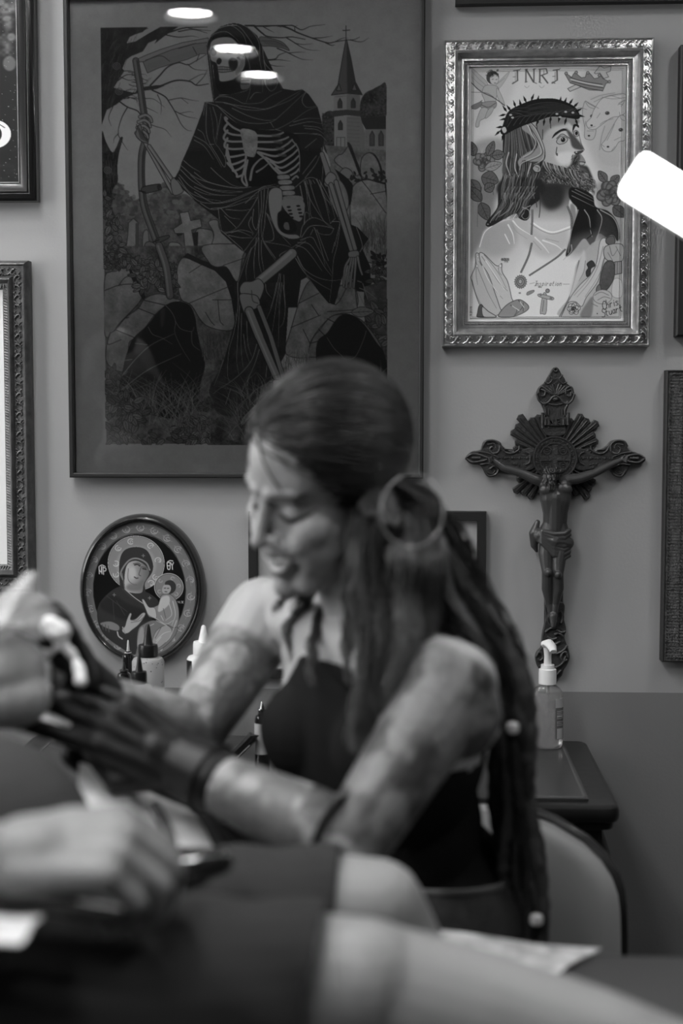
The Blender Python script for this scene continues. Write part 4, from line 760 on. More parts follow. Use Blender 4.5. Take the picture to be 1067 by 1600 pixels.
# ------------------------------------------------------------------ oval icon of mother and child
def draw_icon():
    A=Art(125,808,312,1036,1.6,.06); A.t(120,800,5.335)
    cx,cy=522,650; 
    # gilt border with scrolls
    A.ell((cx,cy),478,572,.38,n=60); A.ell((cx,cy),470,562,.46,n=60,a=.6); A.ell((cx,cy+4),384,470,.05,n=60)
    for i in range(23):
        a=2*PI*i/23+.1; x=cx+430*math.cos(a); y=cy+518*math.sin(a); t=a+PI/2; r0=i*40
        A.ring((x,y),30,26,.70,1.1,r0,r0+260); A.ring((x+6,y+4),14,12,.66,.9,r0+60,r0+300); A.ring((x+1,y+2),33,29,.25,.5,r0+20,r0+220,.6)
        A.line([(x-40*math.cos(t),y-40*math.sin(t)),(x,y+10),(x+52*math.cos(t),y+52*math.sin(t))],.56,1.0,.5)
    A.ring((cx,cy),386,474,.2,1.2); A.ring((cx,cy),474,566,.2,1.2)
    # halo
    A.ell((498,425),236,228,.80,n=48); A.ell((498,425),232,224,.30,n=48); A.ell((498,425),228,220,.50,n=48); A.ell((498,440),165,160,.56,n=40,soft=4)
    for i,(x,y) in enumerate(((350,300),(455,245),(620,280),(680,400),(620,590),(330,430),(330,520),(660,540))): A.ring((x,y),24,22,.74,1.2,i*50,i*50+260); A.ring((x+5,y+4),11,10,.7,.9,i*50+60,i*50+320)
    # veil and robe
    A.fill([(360,600),(358,420),(400,320),(500,290),(590,320),(636,420),(630,500),(570,590),(560,680),(380,680)],.19); A.fill([(170,900),(180,780),(260,680),(360,620),(400,660),(470,690),(560,660),(640,700),(680,760),(620,900),(560,980),(500,1130),(470,1190),(330,1110),(220,1020)],.19)
    A.fill([(190,780),(300,690),(420,760),(560,820),(620,900),(400,900),(300,860)],.13,soft=4,a=.8); A.lines([[(300,740),(310,900)],[(330,740),(400,860)],[(250,700),(420,830)],[(380,640),(470,720),(560,770)]],.27,1.5,.6,.7)
    A.line([(385,560),(370,500),(430,410),(500,385),(580,420),(610,480)],.50,2.4); A.line([(400,640),(480,710),(560,765)],.62,1.3); A.line([(560,580),(540,650)],.55,1.6); A.line([(380,510),(400,640)],.42,1.2)
    for c in ((558,362),(607,714),(312,690)):
        A.line([(c[0]-12,c[1]),(c[0]+12,c[1])],.5,1); A.line([(c[0],c[1]-12),(c[0],c[1]+12)],.5,1)
    # face
    A.fill([(405,640),(402,520),(430,430),(500,405),(570,440),(605,500),(580,560),(555,600),(540,670),(450,670)],(.66,(430,520),.40,(590,520))); A.fill([(430,600),(500,590),(560,560),(540,640),(470,660),(410,640)],.40,soft=4,a=.8); A.fill([(440,470),(480,455),(500,520),(470,560),(440,530)],.70,soft=4,a=.8)
    A.lines([[(475,430),(515,425),(535,440)],[(545,455),(580,462)]],.25,1.2); A.lines([[(485,440),(510,436),(528,448)],[(552,470),(580,475)]],.13,1.8); A.lines([[(540,455),(528,490),(520,520),(535,530)]],.33,1.3); A.line([(482,540),(498,550),(512,548)],.28,1.8); A.line([(432,470),(430,560),(470,600),(500,605)],.38,1)
    # her hands
    A.fill([(375,980),(400,950),(415,900),(440,845),(455,850),(445,895),(490,890),(545,840),(570,850),(520,930),(460,980),(420,1010),(385,1005)],.62,line=.3,lw=.8); A.lines([[(450,900),(500,900),(545,855)],[(450,920),(520,905),(560,870)]],.36,.9)
    A.fill([(190,935),(230,915),(290,915),(350,950),(340,990),(260,975)],.46,line=.25,lw=.8); A.lines([[(210,940),(215,980)],[(235,940),(240,990)],[(260,950),(265,1000)]],.33,1.4); A.line([(335,1000),(345,1035),(375,1058)],.66,2); A.line([(380,960),(400,1010)],.55,2)
    # child
    A.ell((768,622),122,116,.72,n=40); A.ell((768,622),117,111,.25,n=40); A.ell((768,622),112,106,.46,n=40,soft=0)
    for c,q in (((700,570),0),((800,550),90),((850,610),180),((830,680),270),((690,660),40)): A.ring(c,14,13,.62,1,q,q+260)
    A.fill([(735,610),(745,575),(790,565),(825,600),(820,650),(780,680),(755,660)],.20); A.fill([(712,640),(730,605),(775,608),(785,640),(770,670),(735,680),(715,665)],.60); A.lines([[(730,632),(742,630)],[(755,632),(768,632)],[(735,660),(752,662)]],.2,1.2)
    A.fill([(690,760),(700,700),(735,680),(790,690),(830,740),(850,830),(840,930),(800,1000),(740,940),(650,880),(600,870),(580,810),(640,790)],.50,line=.25,lw=.8); A.fill([(690,740),(720,700),(770,700),(765,770),(680,830)],.68,soft=1); A.fill([(545,735),(560,730),(600,790),(650,800),(660,880),(600,860),(575,810)],.66,line=.35,lw=.6)
    A.fill([(500,1120),(510,980),(560,930),(640,900),(740,930),(800,960),(840,960),(800,1050),(700,1140),(640,1140),(620,1080),(600,1010),(560,1110)],.44,line=.22,lw=.8); A.fill([(625,1080),(660,990),(740,940),(790,980),(770,1050),(680,1130),(640,1120)],.58,line=.30,lw=.8); A.fill([(500,1120),(520,985),(550,960),(560,1060),(540,1120)],.56,soft=1)
    A.lines([[(650,880),(740,930),(800,900)],[(660,900),(750,945)],[(660,1070),(720,1010),(780,990)],[(650,1100),(700,1040)],[(800,740),(820,850),(790,940)],[(770,760),(790,850),(740,900)],[(700,860),(720,900)],[(580,960),(640,930)],[(830,900),(780,1030),(740,1080)]],.74,1.3,.6,.85); A.lines([[(720,800),(740,880)],[(600,930),(560,1010)],[(700,960),(650,1050)]],.28,1.3,.6,.8)
    # inscriptions
    A.lines([[(188,455),(190,515)],[(188,480),(205,500),(208,455)],[(210,455),(212,515)],[(222,455),(225,520)],[(224,462),(245,470),(242,490),(226,492)],[(195,450),(215,442),(240,455)]],.80,1.4)
    A.lines([[(755,420),(760,470),(778,470),(778,420),(755,420)],[(785,418),(797,440),(808,418)],[(797,440),(800,475)],[(760,412),(780,402),(803,405)],[(757,445),(778,445)]],.80,1.4); A.lines([[(842,740),(848,752)],[(855,740),(860,755)],[(872,738),(886,755)],[(886,738),(874,755)]],.6,1.1)
    return A
def draw_nebula():
    A=Art(-120,-60,21.5,291,1.3,.10); X,Y=np.meshgrid(A.x0+np.arange(A.W)/A.k,A.y0+np.arange(A.H)/A.k); q=np.stack([X.ravel(),Y.ravel(),0*X.ravel()],1)
    n=(vnoise(q,.03,9)*.6+vnoise(q,.08,4)*.3+vnoise(q,.25,6)*.15).reshape(X.shape); A.A=.09+np.clip(n-.55,0,1)*1.7*(1-np.clip(Y/260,0,.8))
    r=random.Random(2)
    for i in range(420): A.ell((r.uniform(-120,21),r.uniform(-60,291)),.5*r.random()+.3,.5*r.random()+.3,r.uniform(.4,.95),n=6)
    for c,a,b in (((9,27),5,4),((14,56),5,6),((11,98),8,12)): A.ell(c,a,b,.55,.6,soft=2)
    for k in range(1):
        x=-8-44*k; A.ell((x,210),20,23,.88,n=30,line=.05,lw=1); A.ell((x-1,210),9,13,.12,n=24,line=.05,lw=1); A.line([(x+4,193),(x+12,200)],.05,1)
    return A
# ------------------------------------------------------------------ things hanging on the wall
m_paper = mat('toned_print', .5, .8, attr=True, spec=.2)
m_glossprint = mat('glossy_print', .5, .35, attr=True)
m_blackwood = mat('black_frame_wood', .16, .38, bump=.04, bscale=90)
m_blackflat = mat('black_frame_matte', .11, .5)
m_silver = mat('antique_silver', .66, .30, metal=.75, bump=.12, bscale=220, var=.25, vscale=60)
m_pewter = mat('dark_pewter', .36, .42, metal=.6, bump=.12, bscale=220, var=.3, vscale=60)
m_matboard = mat('mat_board', .88, .8)
def glass_mat():
    m=mat('clear_acrylic',.5,.0); nt=m.node_tree; out=nt.nodes['Material Output']; t=nd(nt,'ShaderNodeBsdfTransparent'); g=nd(nt,'ShaderNodeBsdfGlossy'); g.inputs['Roughness'].default_value=.004
    tc=nt.nodes['Texture Coordinate']; n=nd(nt,'ShaderNodeTexNoise'); n.inputs['Scale'].default_value=3.5; bp=nd(nt,'ShaderNodeBump'); bp.inputs['Strength'].default_value=.018; bp.inputs['Distance'].default_value=.006; nt.links.new(tc.outputs['Object'],n.inputs['Vector']); nt.links.new(n.outputs['Fac'],bp.inputs['Height']); nt.links.new(bp.outputs[0],g.inputs['Normal'])
    f=nd(nt,'ShaderNodeFresnel'); f.inputs[0].default_value=1.5; x=nd(nt,'ShaderNodeMixShader'); nt.links.new(f.outputs[0],x.inputs[0]); nt.links.new(t.outputs[0],x.inputs[1]); nt.links.new(g.outputs[0],x.inputs[2]); nt.links.new(x.outputs[0],out.inputs[0]); return m
m_glass=glass_mat()
def frame_mb(X0,X1,Z0,Z1,prof):
    """mitred moulding; prof = (inset from the outer edge, distance out from the wall)"""
    mb=MB(); V=[]; n=len(prof)
    for cx,cz,sx,sz in ((X0,Z0,1,1),(X1,Z0,-1,1),(X1,Z1,-1,-1),(X0,Z1,1,-1)):
        V+=[(cx+sx*d,WALL-h,cz+sz*d) for d,h in prof]
    Fc=[]
    for c in range(4):
        e=(c+1)%4
        for j in range(n): k=(j+1)%n; Fc.append((c*n+j,c*n+k,e*n+k,e*n+j))
    return mb.add(V,Fc)
def along(X0,X1,Z0,Z1,ins,step):
    """evenly spaced stations on the rectangle inset by ins: (x, z, tangent angle)"""
    a,b,c,d=X0+ins,X1-ins,Z0+ins,Z1-ins; out=[]
    for (x0,z0,x1,z1) in ((a,c,b,c),(b,c,b,d),(b,d,a,d),(a,d,a,c)):
        L=math.hypot(x1-x0,z1-z0); n=max(int(round(L/step)),1); t=math.atan2(z1-z0,x1-x0)
        out+=[(x0+(x1-x0)*(i+.5)/n,z0+(z1-z0)*(i+.5)/n,t) for i in range(n)]
    return out
def wallrect(px0,py0,px1,py1,dep):
    X0,X1,Z0,Z1,_=rectmap(px0,py0,px1,py1,WALL-dep); return X0,X1,Z0,Z1
def panel(name,X0,X1,Z0,Z1,y,th,m,par): return obj(name,MB().box((X0,y,Z0),(X1,y+th,Z1)),m,par,False)
def artpart(A,name,rect,y,m,par):
    X0,X1,Z0,Z1=rect
    def fn(x,yy): return np.stack([X0+(X1-X0)*(x-A.x0)/(A.x1-A.x0),np.full(len(x),y),Z1+(Z0-Z1)*(yy-A.y0)/(A.y1-A.y0)],1)
    return obj(name,A.mesh(name,fn),m,par,False)

# 1. the big poster
X0,X1,Z0,Z1=wallrect(103,-17,663,747,.030)
t=thing('framed_poster','large poster of a hooded skeleton with a scythe in a churchyard, thin black frame','framed picture',((X0+X1)/2,WALL,Z0))
fw=.0085
obj('frame',frame_mb(X0,X1,Z0,Z1,[(0,.0005),(0,.028),(.002,.030),(fw-.002,.030),(fw,.028),(fw,.0005)]),m_blackwood,t,False)
obj('backing',MB().box((X0+.004,WALL-.012,Z0+.004),(X1-.004,WALL-.001,Z1-.004)),m_blackflat,t,False)
ri=(X0+fw,X1-fw,Z0+fw,Z1-fw); artpart(draw_poster(),'print',ri,WALL-.0125,m_paper,t)
obj('glazing',MB().box((ri[0],WALL-.0185,ri[2]),(ri[1],WALL-.0165,ri[3])),m_glass,t,False)

# 2. framed print in an ornate silver frame
X0,X1,Z0,Z1=wallrect(692,58,1020,541,.030)
t=thing('ornate_framed_print','ornate silver framed print of a bearded man in a crown of thorns, praying hands below','framed picture',((X0+X1)/2,WALL,Z0))
u=(X1-X0)/328.
prof=[(0,.0005),(0,.018),(2*u,.022),(4*u,.020),(17*u,.026),(19*u,.030),(22*u,.029),(24*u,.022),(29*u,.017),(32*u,.018),(33*u,.014),(38*u,.013),(40*u,.014),(41*u,.009),(41*u,.0005)]
mb=frame_mb(X0,X1,Z0,Z1,prof)
for (x,z,a) in along(X0,X1,Z0,Z1,10.5*u,19*u):      # scrolls and pearls on the outer band
    c,s=math.cos(a),math.sin(a); y=WALL-.0235; L=u
    def q(f,g,h=0): return (x+(f*c-g*s)*L,y-h,z+(f*s+g*c)*L)
    mb.tube([q(-9,-4),q(-5,-5.5,.001),q(0,-3,.0025),(q(3,2,.003)),q(0,5,.002),q(-3.5,3.5,.002),q(-3,1,.002)],[.9*L,1.3*L,1.7*L,1.9*L,1.6*L,1.3*L,.9*L],6)
    mb.tube([q(2,-4,.001),q(6,-5,.002),q(9,-2,.001)],[.8*L,1.5*L,.7*L],6); mb.sph(q(4.5,4.2,.0015),2.3*L,8,6); mb.sph(q(8,2,.001),1.2*L,6,4)
mo=obj('moulding',mb,m_silver,t)
mb=MB()
for (x,z,a) in along(X0,X1,Z0,Z1,36*u,2.9*u): mb.sph((x,WALL-.0145,z),1.35*u,6,4)
obj('beading',mb,mat('silver_beading',.62,.3,metal=.8),mo)
ins=41*u; panel('mat_board',X0+ins,X1-ins,Z0+ins,Z1-ins,WALL-.009,.003,m_matboard,t)
mb=MB()
for k in (30,34): 
    e=(41*u+ (47-41)*u*(k-28)/6)*1; mb.add(frame_mb(X0+e,X1-e,Z0+e,Z1-e,[(0,.0091),(0,.0094),(.6*u,.0094),(.6*u,.0091)]).V[0],[])
mb=MB()
for e,w_ in ((44.5*u,.7*u),(47*u,.7*u)):
    f=frame_mb(X0+e,X1-e,Z0+e,Z1-e,[(0,.0088),(0,.0096),(w_,.0096),(w_,.0088)]); mb.add(f.V[0],f.Fc)
obj('mat_groove',mb,mat('mat_line',.5,.7),t,False)
xa,xb,za,zb=wallrect(735,101,976,497,.0095); artpart(draw_print(),'print',(xa,xb,za,zb),WALL-.0096,m_paper,t)

# 3. black framed nebula picture, top left
X0,X1,Z0,Z1=wallrect(-190,-90,53,314,.030)
t=thing('starry_picture','starry black nebula picture in a wide black frame at the top left corner','framed picture',((X0+X1)/2,WALL,Z0)); u=(X1-X0)/243.
obj('frame',frame_mb(X0,X1,Z0,Z1,[(0,.0005),(0,.024),(3*u,.028),(9*u,.030),(11*u,.027),(14*u,.029),(24*u,.026),(28*u,.020),(29*u,.012),(29*u,.0005)]),mat('black_lacquer',.10,.25,coat=.3),t)
f=frame_mb(X0+10.2*u,X1-10.2*u,Z0+10.2*u,Z1-10.2*u,[(0,.0295),(0,.0302),(.9*u,.0302),(.9*u,.0295)]); obj('silver_line',f,m_pewter,t,False)
f=frame_mb(X0+29*u,X1-29*u,Z0+29*u,Z1-29*u,[(0,.009),(0,.013),(1.8*u,.013),(1.8*u,.009)]); obj('inner_fillet',f,m_silver,t,False)
artpart(draw_nebula(),'print',(X0+29*u,X1-29*u,Z0+27*u,Z1-27*u),WALL-.010,m_glossprint,t)

# 4. carved pewter frame, left edge
X0,X1,Z0,Z1=wallrect(-230,407,46,926,.032)
t=thing('carved_frame','carved dark pewter frame with pale mat at the left edge, below the starry picture','framed picture',((X0+X1)/2,WALL,Z0)); u=(X1-X0)/276.
mb=frame_mb(X0,X1,Z0,Z1,[(0,.0005),(0,.022),(3*u,.028),(6*u,.030),(8*u,.026),(10*u,.0255),(24*u,.024),(26*u,.030),(29*u,.032),(31*u,.026),(33*u,.022),(34*u,.018),(41*u,.014),(43*u,.012),(43*u,.0005)])
for i,(x,z,a) in enumerate(along(X0,X1,Z0,Z1,17*u,15*u)):
    c,s=math.cos(a),math.sin(a); y=WALL-.0245; L=u; g_=1 if i%2 else -1
    def q(f,g,h=0): return (x+(f*c-g*g_*s)*L,y-h,z+(f*s+g*g_*c)*L)
    mb.tube([q(-8,4),q(-4,5,.001),q(1,1,.002),q(2,-3,.0025),q(-2,-4.5,.002),q(-4,-2,.0015)],[.7*L,1.4*L,1.8*L,1.6*L,1.2*L,.8*L],6)
    mb.tube([q(2,2,.001),q(5,5,.0015),q(7.5,3,.001)],[.8*L,1.7*L,.6*L],6); mb.tube([q(3,-1,.001),q(6,-4,.0015),q(8,-5,0)],[.8*L,1.5*L,.5*L],6); mb.sph(q(0,5,.001),1.3*L,6,4)
mo=obj('moulding',mb,m_pewter,t)
mb=MB()
for (x,z,a) in along(X0,X1,Z0,Z1,37.5*u,4.2*u):
    c,s=math.cos(a),math.sin(a); mb.tube([(x-3.2*u*(-s)-1*u*c,WALL-.0165,z-3.2*u*c-1*u*s),(x+3.2*u*(-s)+1*u*c,WALL-.0150,z+3.2*u*c+1*u*s)],1.25*u,6)
obj('rope_edge',mb,m_pewter,mo)
panel('picture_panel',X0+43*u,X1-43*u,Z0+43*u,Z1-43*u,WALL-.010,.004,m_matboard,t)

# 5. burlap panel, right edge
X0,X1,Z0,Z1=wallrect(1038,578,1290,1036,.030)
m_burlap=mat('woven_burlap',.36,.9,bump=.9,bscale=420,var=.45,vscale=240,stretch=(1,1,.25)); m_burlap2=mat('burlap_cross_threads',.30,.9,bump=.9,bscale=420,var=.5,vscale=200,stretch=(.2,1,1))
t=thing('burlap_panel','dark framed woven burlap panel with dashed stitching at the right edge beside the crucifix','wall hanging',((X0+X1)/2,WALL,Z0))
obj('frame',frame_mb(X0,X1,Z0,Z1,[(0,.0005),(0,.027),(.002,.029),(.0035,.0285),(.0035,.0005)]),m_blackflat,t,False)
mb=MB(); 
mb.box((X0+.0035,WALL-.027,Z0+.0035),(X1-.0035,WALL-.002,Z1-.0035)); bu=obj('burlap',mb,m_burlap,t,False)
mb=MB()
n=92
for i in range(n): 
    z=Z0+.005+(Z1-Z0-.01)*(i+.5)/n; mb.box((X0+.006,WALL-.0276,z-.0010),(X1-.006,WALL-.0269,z+.0008))
obj('weft',mb,m_burlap2,bu,False)
mb=MB()
for e in (.0085,.030):
    for i,(x,z,a) in enumerate(along(X0,X1,Z0,Z1,e,.0065)):
        c,s=math.cos(a+.35),math.sin(a+.35); mb.tube([(x-.0022*c,WALL-.0285,z-.0022*s),(x+.0022*c,WALL-.0285,z+.0022*s)],.0008,5)
obj('stitching',mb,m_blackflat,bu)

# 6. frames cut by the picture edge
X0,X1,Z0,Z1=wallrect(712,-170,1100,3,.022)
t=thing('framed_print','thin black frame hanging above the silver framed print, only its lower edge showing','framed picture',((X0+X1)/2,WALL,Z0))
obj('frame',frame_mb(X0,X1,Z0,Z1,[(0,.0005),(0,.022),(.008,.022),(.008,.0005)]),m_blackflat,t,False); panel('mat_board',X0+.008,X1-.008,Z0+.008,Z1-.008,WALL-.008,.003,m_matboard,t)
X0,X1,Z0,Z1=wallrect(1060,68,1330,525,.026)
t=thing('framed_print','black frame right of the silver framed print, cut off by the right edge','framed picture',((X0+X1)/2,WALL,Z0))
obj('frame',frame_mb(X0,X1,Z0,Z1,[(0,.0005),(0,.024),(.003,.026),(.022,.026),(.022,.0005)]),m_blackflat,t,False); panel('mat_board',X0+.022,X1-.022,Z0+.022,Z1-.022,WALL-.008,.003,m_matboard,t)
X0,X1,Z0,Z1=wallrect(388,799,759,1062,.022)
t=thing('framed_print',"black framed pale print on the wall behind the woman's head",'framed picture',((X0+X1)/2,WALL,Z0))
obj('frame',frame_mb(X0,X1,Z0,Z1,[(0,.0005),(0,.020),(.001,.022),(.0155,.022),(.0165,.020),(.0165,.0005)]),m_blackflat,t,False); panel('print',X0+.0165,X1-.0165,Z0+.0165,Z1-.0165,WALL-.008,.003,mat('pale_print',.66,.6),t)

# 7. oval icon
c=P(219.5,922,WALL-.03); rx=(P(318,922,WALL-.03)[0]-P(121,922,WALL-.03)[0])/2; rz=(P(219,805,WALL-.03)[2]-P(219,1040,WALL-.03)[2])/2
TL=R(0)
t=thing('oval_icon','oval icon of a veiled mother and child in a glossy dark wooden rim','icon',(c[0],WALL,c[2]))
def ovalring(prof,n=72):
    V=[];k=len(prof)
    for i in range(n):
        a=2*PI*i/n; V+=[(c[0]+(rx-d)*math.cos(a),WALL-h,c[2]+(rz-d)*math.sin(a)) for d,h in prof]
    Fc=[]
    for i in range(n):
        e=(i+1)%n
        for j in range(k-1): Fc.append((i*k+j,i*k+j+1,e*k+j+1,e*k+j))
    return MB().add(V,Fc)
obj('rim',ovalring([(0,.0005),(0,.014),(.002,.020),(.005,.025),(.008,.026),(.0105,.024),(.0115,.019),(.0118,.012),(.0118,.008)]),mat('dark_glossy_wood',.13,.22,coat=.5),t)
A=draw_icon(); ax0,ax1=P(A.x0,922,WALL-.014)[0],P(A.x1,922,WALL-.014)[0]; az1,az0=P(219,A.y0,WALL-.014)[2],P(219,A.y1,WALL-.014)[2]
def fni(x,y): return np.stack([ax0+(ax1-ax0)*(x-A.x0)/(A.x1-A.x0),np.full(len(x),WALL-.014),az1+(az0-az1)*(y-A.y0)/(A.y1-A.y0)],1)
me=A.mesh('painted_panel',fni); v=verts(me); cutmesh(me,((v[:,0]-c[0])/(rx-.009))**2+((v[:,2]-c[2])/(rz-.009))**2<1)
obj('painted_panel',me,mat('icon_paint',.5,.3,attr=True,coat=.2),t,False)
obj('backing',ovalring([(rx*.999,.002),(.010,.002),(.010,.0125),(rx*.999,.0125)]),m_blackflat,t)
# ------------------------------------------------------------------ carved crucifix
m_cross=mat('dark_carved_resin',.19,.42,bump=.25,bscale=160,var=.2,vscale=90)
m_corpus=mat('dark_bronze_resin',.23,.34,bump=.05,bscale=200,var=.1,vscale=60)
YC=WALL-.012
cc=P(866,716,YC); UX=(P(966,716,YC)[0]-P(766,716,YC)[0])/200.; UZ=(P(866,616,YC)[2]-P(866,816,YC)[2])/200.
def CX(u,v,h=0):   # 720..1010 crop (x3.679) -> wall coordinates; h = height above the board
    px,py=720+u/3.679,570+v/3.679; return (cc[0]+(px-866)*UX, YC-h, cc[2]-(py-716)*UZ)
def CQ(u,v,h=0):   # lower crop (790,780) x5.333
    return CX((790+u/5.333-720)*3.679,(780+v/5.333-570)*3.679,h)
cr=thing('crucifix','dark carved crucifix hanging on the wall above the soap bottle','crucifix',(cc[0],WALL,cc[2]))
def plate(mb,pts,y0,y1,f=CX,bev=.0015,sm=True):
    q=np.array(pts,float); q=crs(q,4,True) if sm else q
    w=[f(a,b) for a,b in q]; return mb.prism([(p[0],p[2]) for p in w],WALL-y1,WALL-y0,bev)
mb=MB()
plate(mb,[(480,400),(480,290),(460,230),(440,200),(432,165),(445,130),(475,105),(490,80),(505,55),(520,25),(538,15),(556,25),(572,55),(590,80),(602,105),(628,130),(642,165),(635,200),(618,230),(600,290),(598,400)],.002,.013)
plate(mb,[(420,480),(300,500),(240,470),(225,445),(180,430),(130,440),(110,490),(60,500),(25,535),(55,570),(110,580),(140,625),(175,645),(215,620),(225,595),(300,600),(420,600)],.002,.013)
plate(mb,[(660,480),(760,500),(830,470),(860,440),(905,430),(945,450),(965,490),(1010,505),(1060,540),(1030,572),(975,580),(945,630),(905,645),(865,620),(850,595),(770,600),(660,600)],.002,.013)
plate(mb,[(480,560),(600,560),(598,1250),(596,1700),(590,1740),(500,1740),(492,1700),(488,1250)],.002,.011,sm=False)
def Q2(a,b): return (a,b)
plate(mb,[(345,870),(495,870),(500,1000),(520,1100),(505,1160),(520,1210),(545,1280),(552,1340),(530,1400),(505,1440),(480,1500),(400,1530),(350,1500),(300,1440),(275,1400),(262,1340),(275,1290),(310,1250),(318,1150),(345,1000)],.002,.013,CQ)
# sun rays behind the medal
o=(540,537)
for k in range(40):
    a=2*PI*k/40+.08; dg=abs(abs(math.cos(a))-abs(math.sin(a)))   # longest on the diagonals
    L=(315-95*min(dg*1.25,1)) if math.sin(a)<0 else (300-120*min(dg*1.1,1)); L*=1+.045*((k%2)*2-1)
    w=.085; p=[(o[0]+70*math.cos(a-w),o[1]+70*math.sin(a-w)),(o[0]+L*math.cos(a-w*.9),o[1]+L*math.sin(a-w*.9)),(o[0]+(L+10)*math.cos(a),o[1]+(L+10)*math.sin(a)),(o[0]+L*math.cos(a+w*.9),o[1]+L*math.sin(a+w*.9)),(o[0]+70*math.cos(a+w),o[1]+70*math.sin(a+w))]
    plate(mb,p,.003,.010,bev=.002,sm=False); mb.tube([CX(o[0]+90*math.cos(a),o[1]+90*math.sin(a),-.001),CX(o[0]+(L-8)*math.cos(a),o[1]+(L-8)*math.sin(a),-.001)],[.0008,.0016],5)
obj('cross_board',mb,m_cross,cr)
mb=MB(); S=.0023
def T(pts,r=S,f=CX,h=.002): mb.tube([f(a,b,h) for a,b in crs(np.array(pts,float),4)],r,6)
for sg in (1,-1):
    m=lambda pts:[(540+sg*(a-540),b) for a,b in pts]
    T(m([(440,165),(452,130),(480,140),(478,175),(455,180),(450,158)])); T(m([(432,170),(445,205),(470,225),(500,215),(520,190),(540,180)])); T(m([(470,230),(485,260),(482,290)]));T(m([(500,60),(520,85),(500,110),(475,100)]),.0014)
    T(m([(25,537),(60,515),(110,520),(150,535)])); T(m([(25,537),(60,560),(110,556),(150,545)])); T(m([(60,537),(110,537)]),.003)
    T(m([(125,470),(145,440),(190,436),(220,460),(215,500),(180,510),(165,485),(180,470)]),.0022); T(m([(135,610),(160,640),(200,630),(215,600),(190,585),(165,600)]),.0022)
    T(m([(225,460),(250,500),(290,510),(330,490),(335,465)]),.002); T(m([(250,485),(300,490)]),.0014); T(m([(100,500),(160,510),(210,530)]),.0016); T(m([(110,575),(160,570),(200,590)]),.0016); T(m([(150,460),(190,455),(200,480)]),.0012);T(m([(150,620),(180,628),(195,612)]),.0012)
    for i in range(14): mb.sph(CX(540+sg*(210+i*14-540),537,.001),.0016 if i%3 else .0028,6,4)
    for p_ in ((320,480),(305,505),(320,505),(335,500),(320,590),(305,570),(320,570),(335,575)): mb.sph(CX(540+sg*(p_[0]-540),p_[1],.001),.0021,6,4)
    T(m([(370,500),(395,515),(395,560),(370,575)]),.0016)
    for k in range(5): T(m([(540-k*3,170+k),(530-k*10,140+k*4),(522-k*17,112+k*8)]),.0022,h=.0015)
for k in range(12): a=2*PI*k/12; T([(538+9*math.cos(a),32+9*math.sin(a)),(538+11*math.cos(a+.5),32+13*math.sin(a+.5))],.002)
mb.lathe([(.0,-.004),(.004,-.003),(.006,.0),(.004,.003),(0,.004)],CX(540,200,.002),10)
T([(465,215),(540,232),(612,215)],.0016); T([(500,255),(500,290)],.0013); T([(578,255),(578,290)],.0013)
obj('scrollwork',mb,m_cross,cr)
# medal
mb=MB(); RM=128*UX/3.679*1.0; cm=np.array(CX(540,537))
Mx=np.array([[1,0,0],[0,0,-1],[0,1,0]])   # lathe z -> -y
mb.lathe([(RM*.80,-.003),(RM*.80,.0045),(RM*.82,.0055),(RM*.90,.0050),(RM*.92,.0050),(RM*.94,.0075),(RM*.98,.0075),(RM*1.0,.004),(RM*1.0,-.003)],cm,48,M=Mx,cap=False)
mb.lathe([(0,-.002),(0,.0042),(RM*.82,.0042),(RM*.82,-.002)],cm,48,M=Mx); mb.lathe([(RM*.66,.0040),(RM*.67,.0066),(RM*.71,.0066),(RM*.72,.0040)],cm,48,M=Mx,cap=False)
def mp(a,r,h=.0055): return (cm[0]+RM*r*math.cos(a),cm[1]-h,cm[2]+RM*r*math.sin(a))
for k in range(28):
    a=2*PI*k/28; mb.tube([mp(a-.05,.76),mp(a-.03,.88)],.0009,5); 
    if k%2: mb.tube([mp(a-.03,.88),mp(a+.06,.77)],.0009,5)
for (a,b,c_,d,e_) in ((-.11,-.6,.11,.6,.0065),(-.6,-.11,.6,.11,.0068)): mb.box((cm[0]+RM*a,cm[1]-e_,cm[2]+RM*b),(cm[0]+RM*c_,cm[1]-.003,cm[2]+RM*d))
for sx in (-1,1):
    mb.add(MB().prism([(cm[0]+sx*RM*.52,cm[2]),(cm[0]+sx*RM*.66,cm[2]+RM*.16),(cm[0]+sx*RM*.66,cm[2]-RM*.16)],cm[1]-.0065,cm[1]).V[0],[(2,1,0),(0,1,4,3),(1,2,5,4),(2,0,3,5),(3,4,5)])
    for sz in (-1,1):
        pc=(cm[0]+sx*RM*.36,cm[1],cm[2]+sz*RM*.34); mb.lathe([(RM*.14,.0045),(RM*.15,.006),(RM*.18,.006),(RM*.19,.0045)],pc,16,M=Mx,cap=False)
        mb.tube([(pc[0]+RM*.06,pc[1]-.006,pc[2]+RM*.05),(pc[0]-RM*.05,pc[1]-.006,pc[2]+RM*.05),(pc[0]-RM*.05,pc[1]-.006,pc[2]-RM*.05),(pc[0]+RM*.06,pc[1]-.006,pc[2]-RM*.05)],.0008,5)
obj('medal',mb,m_cross,cr)
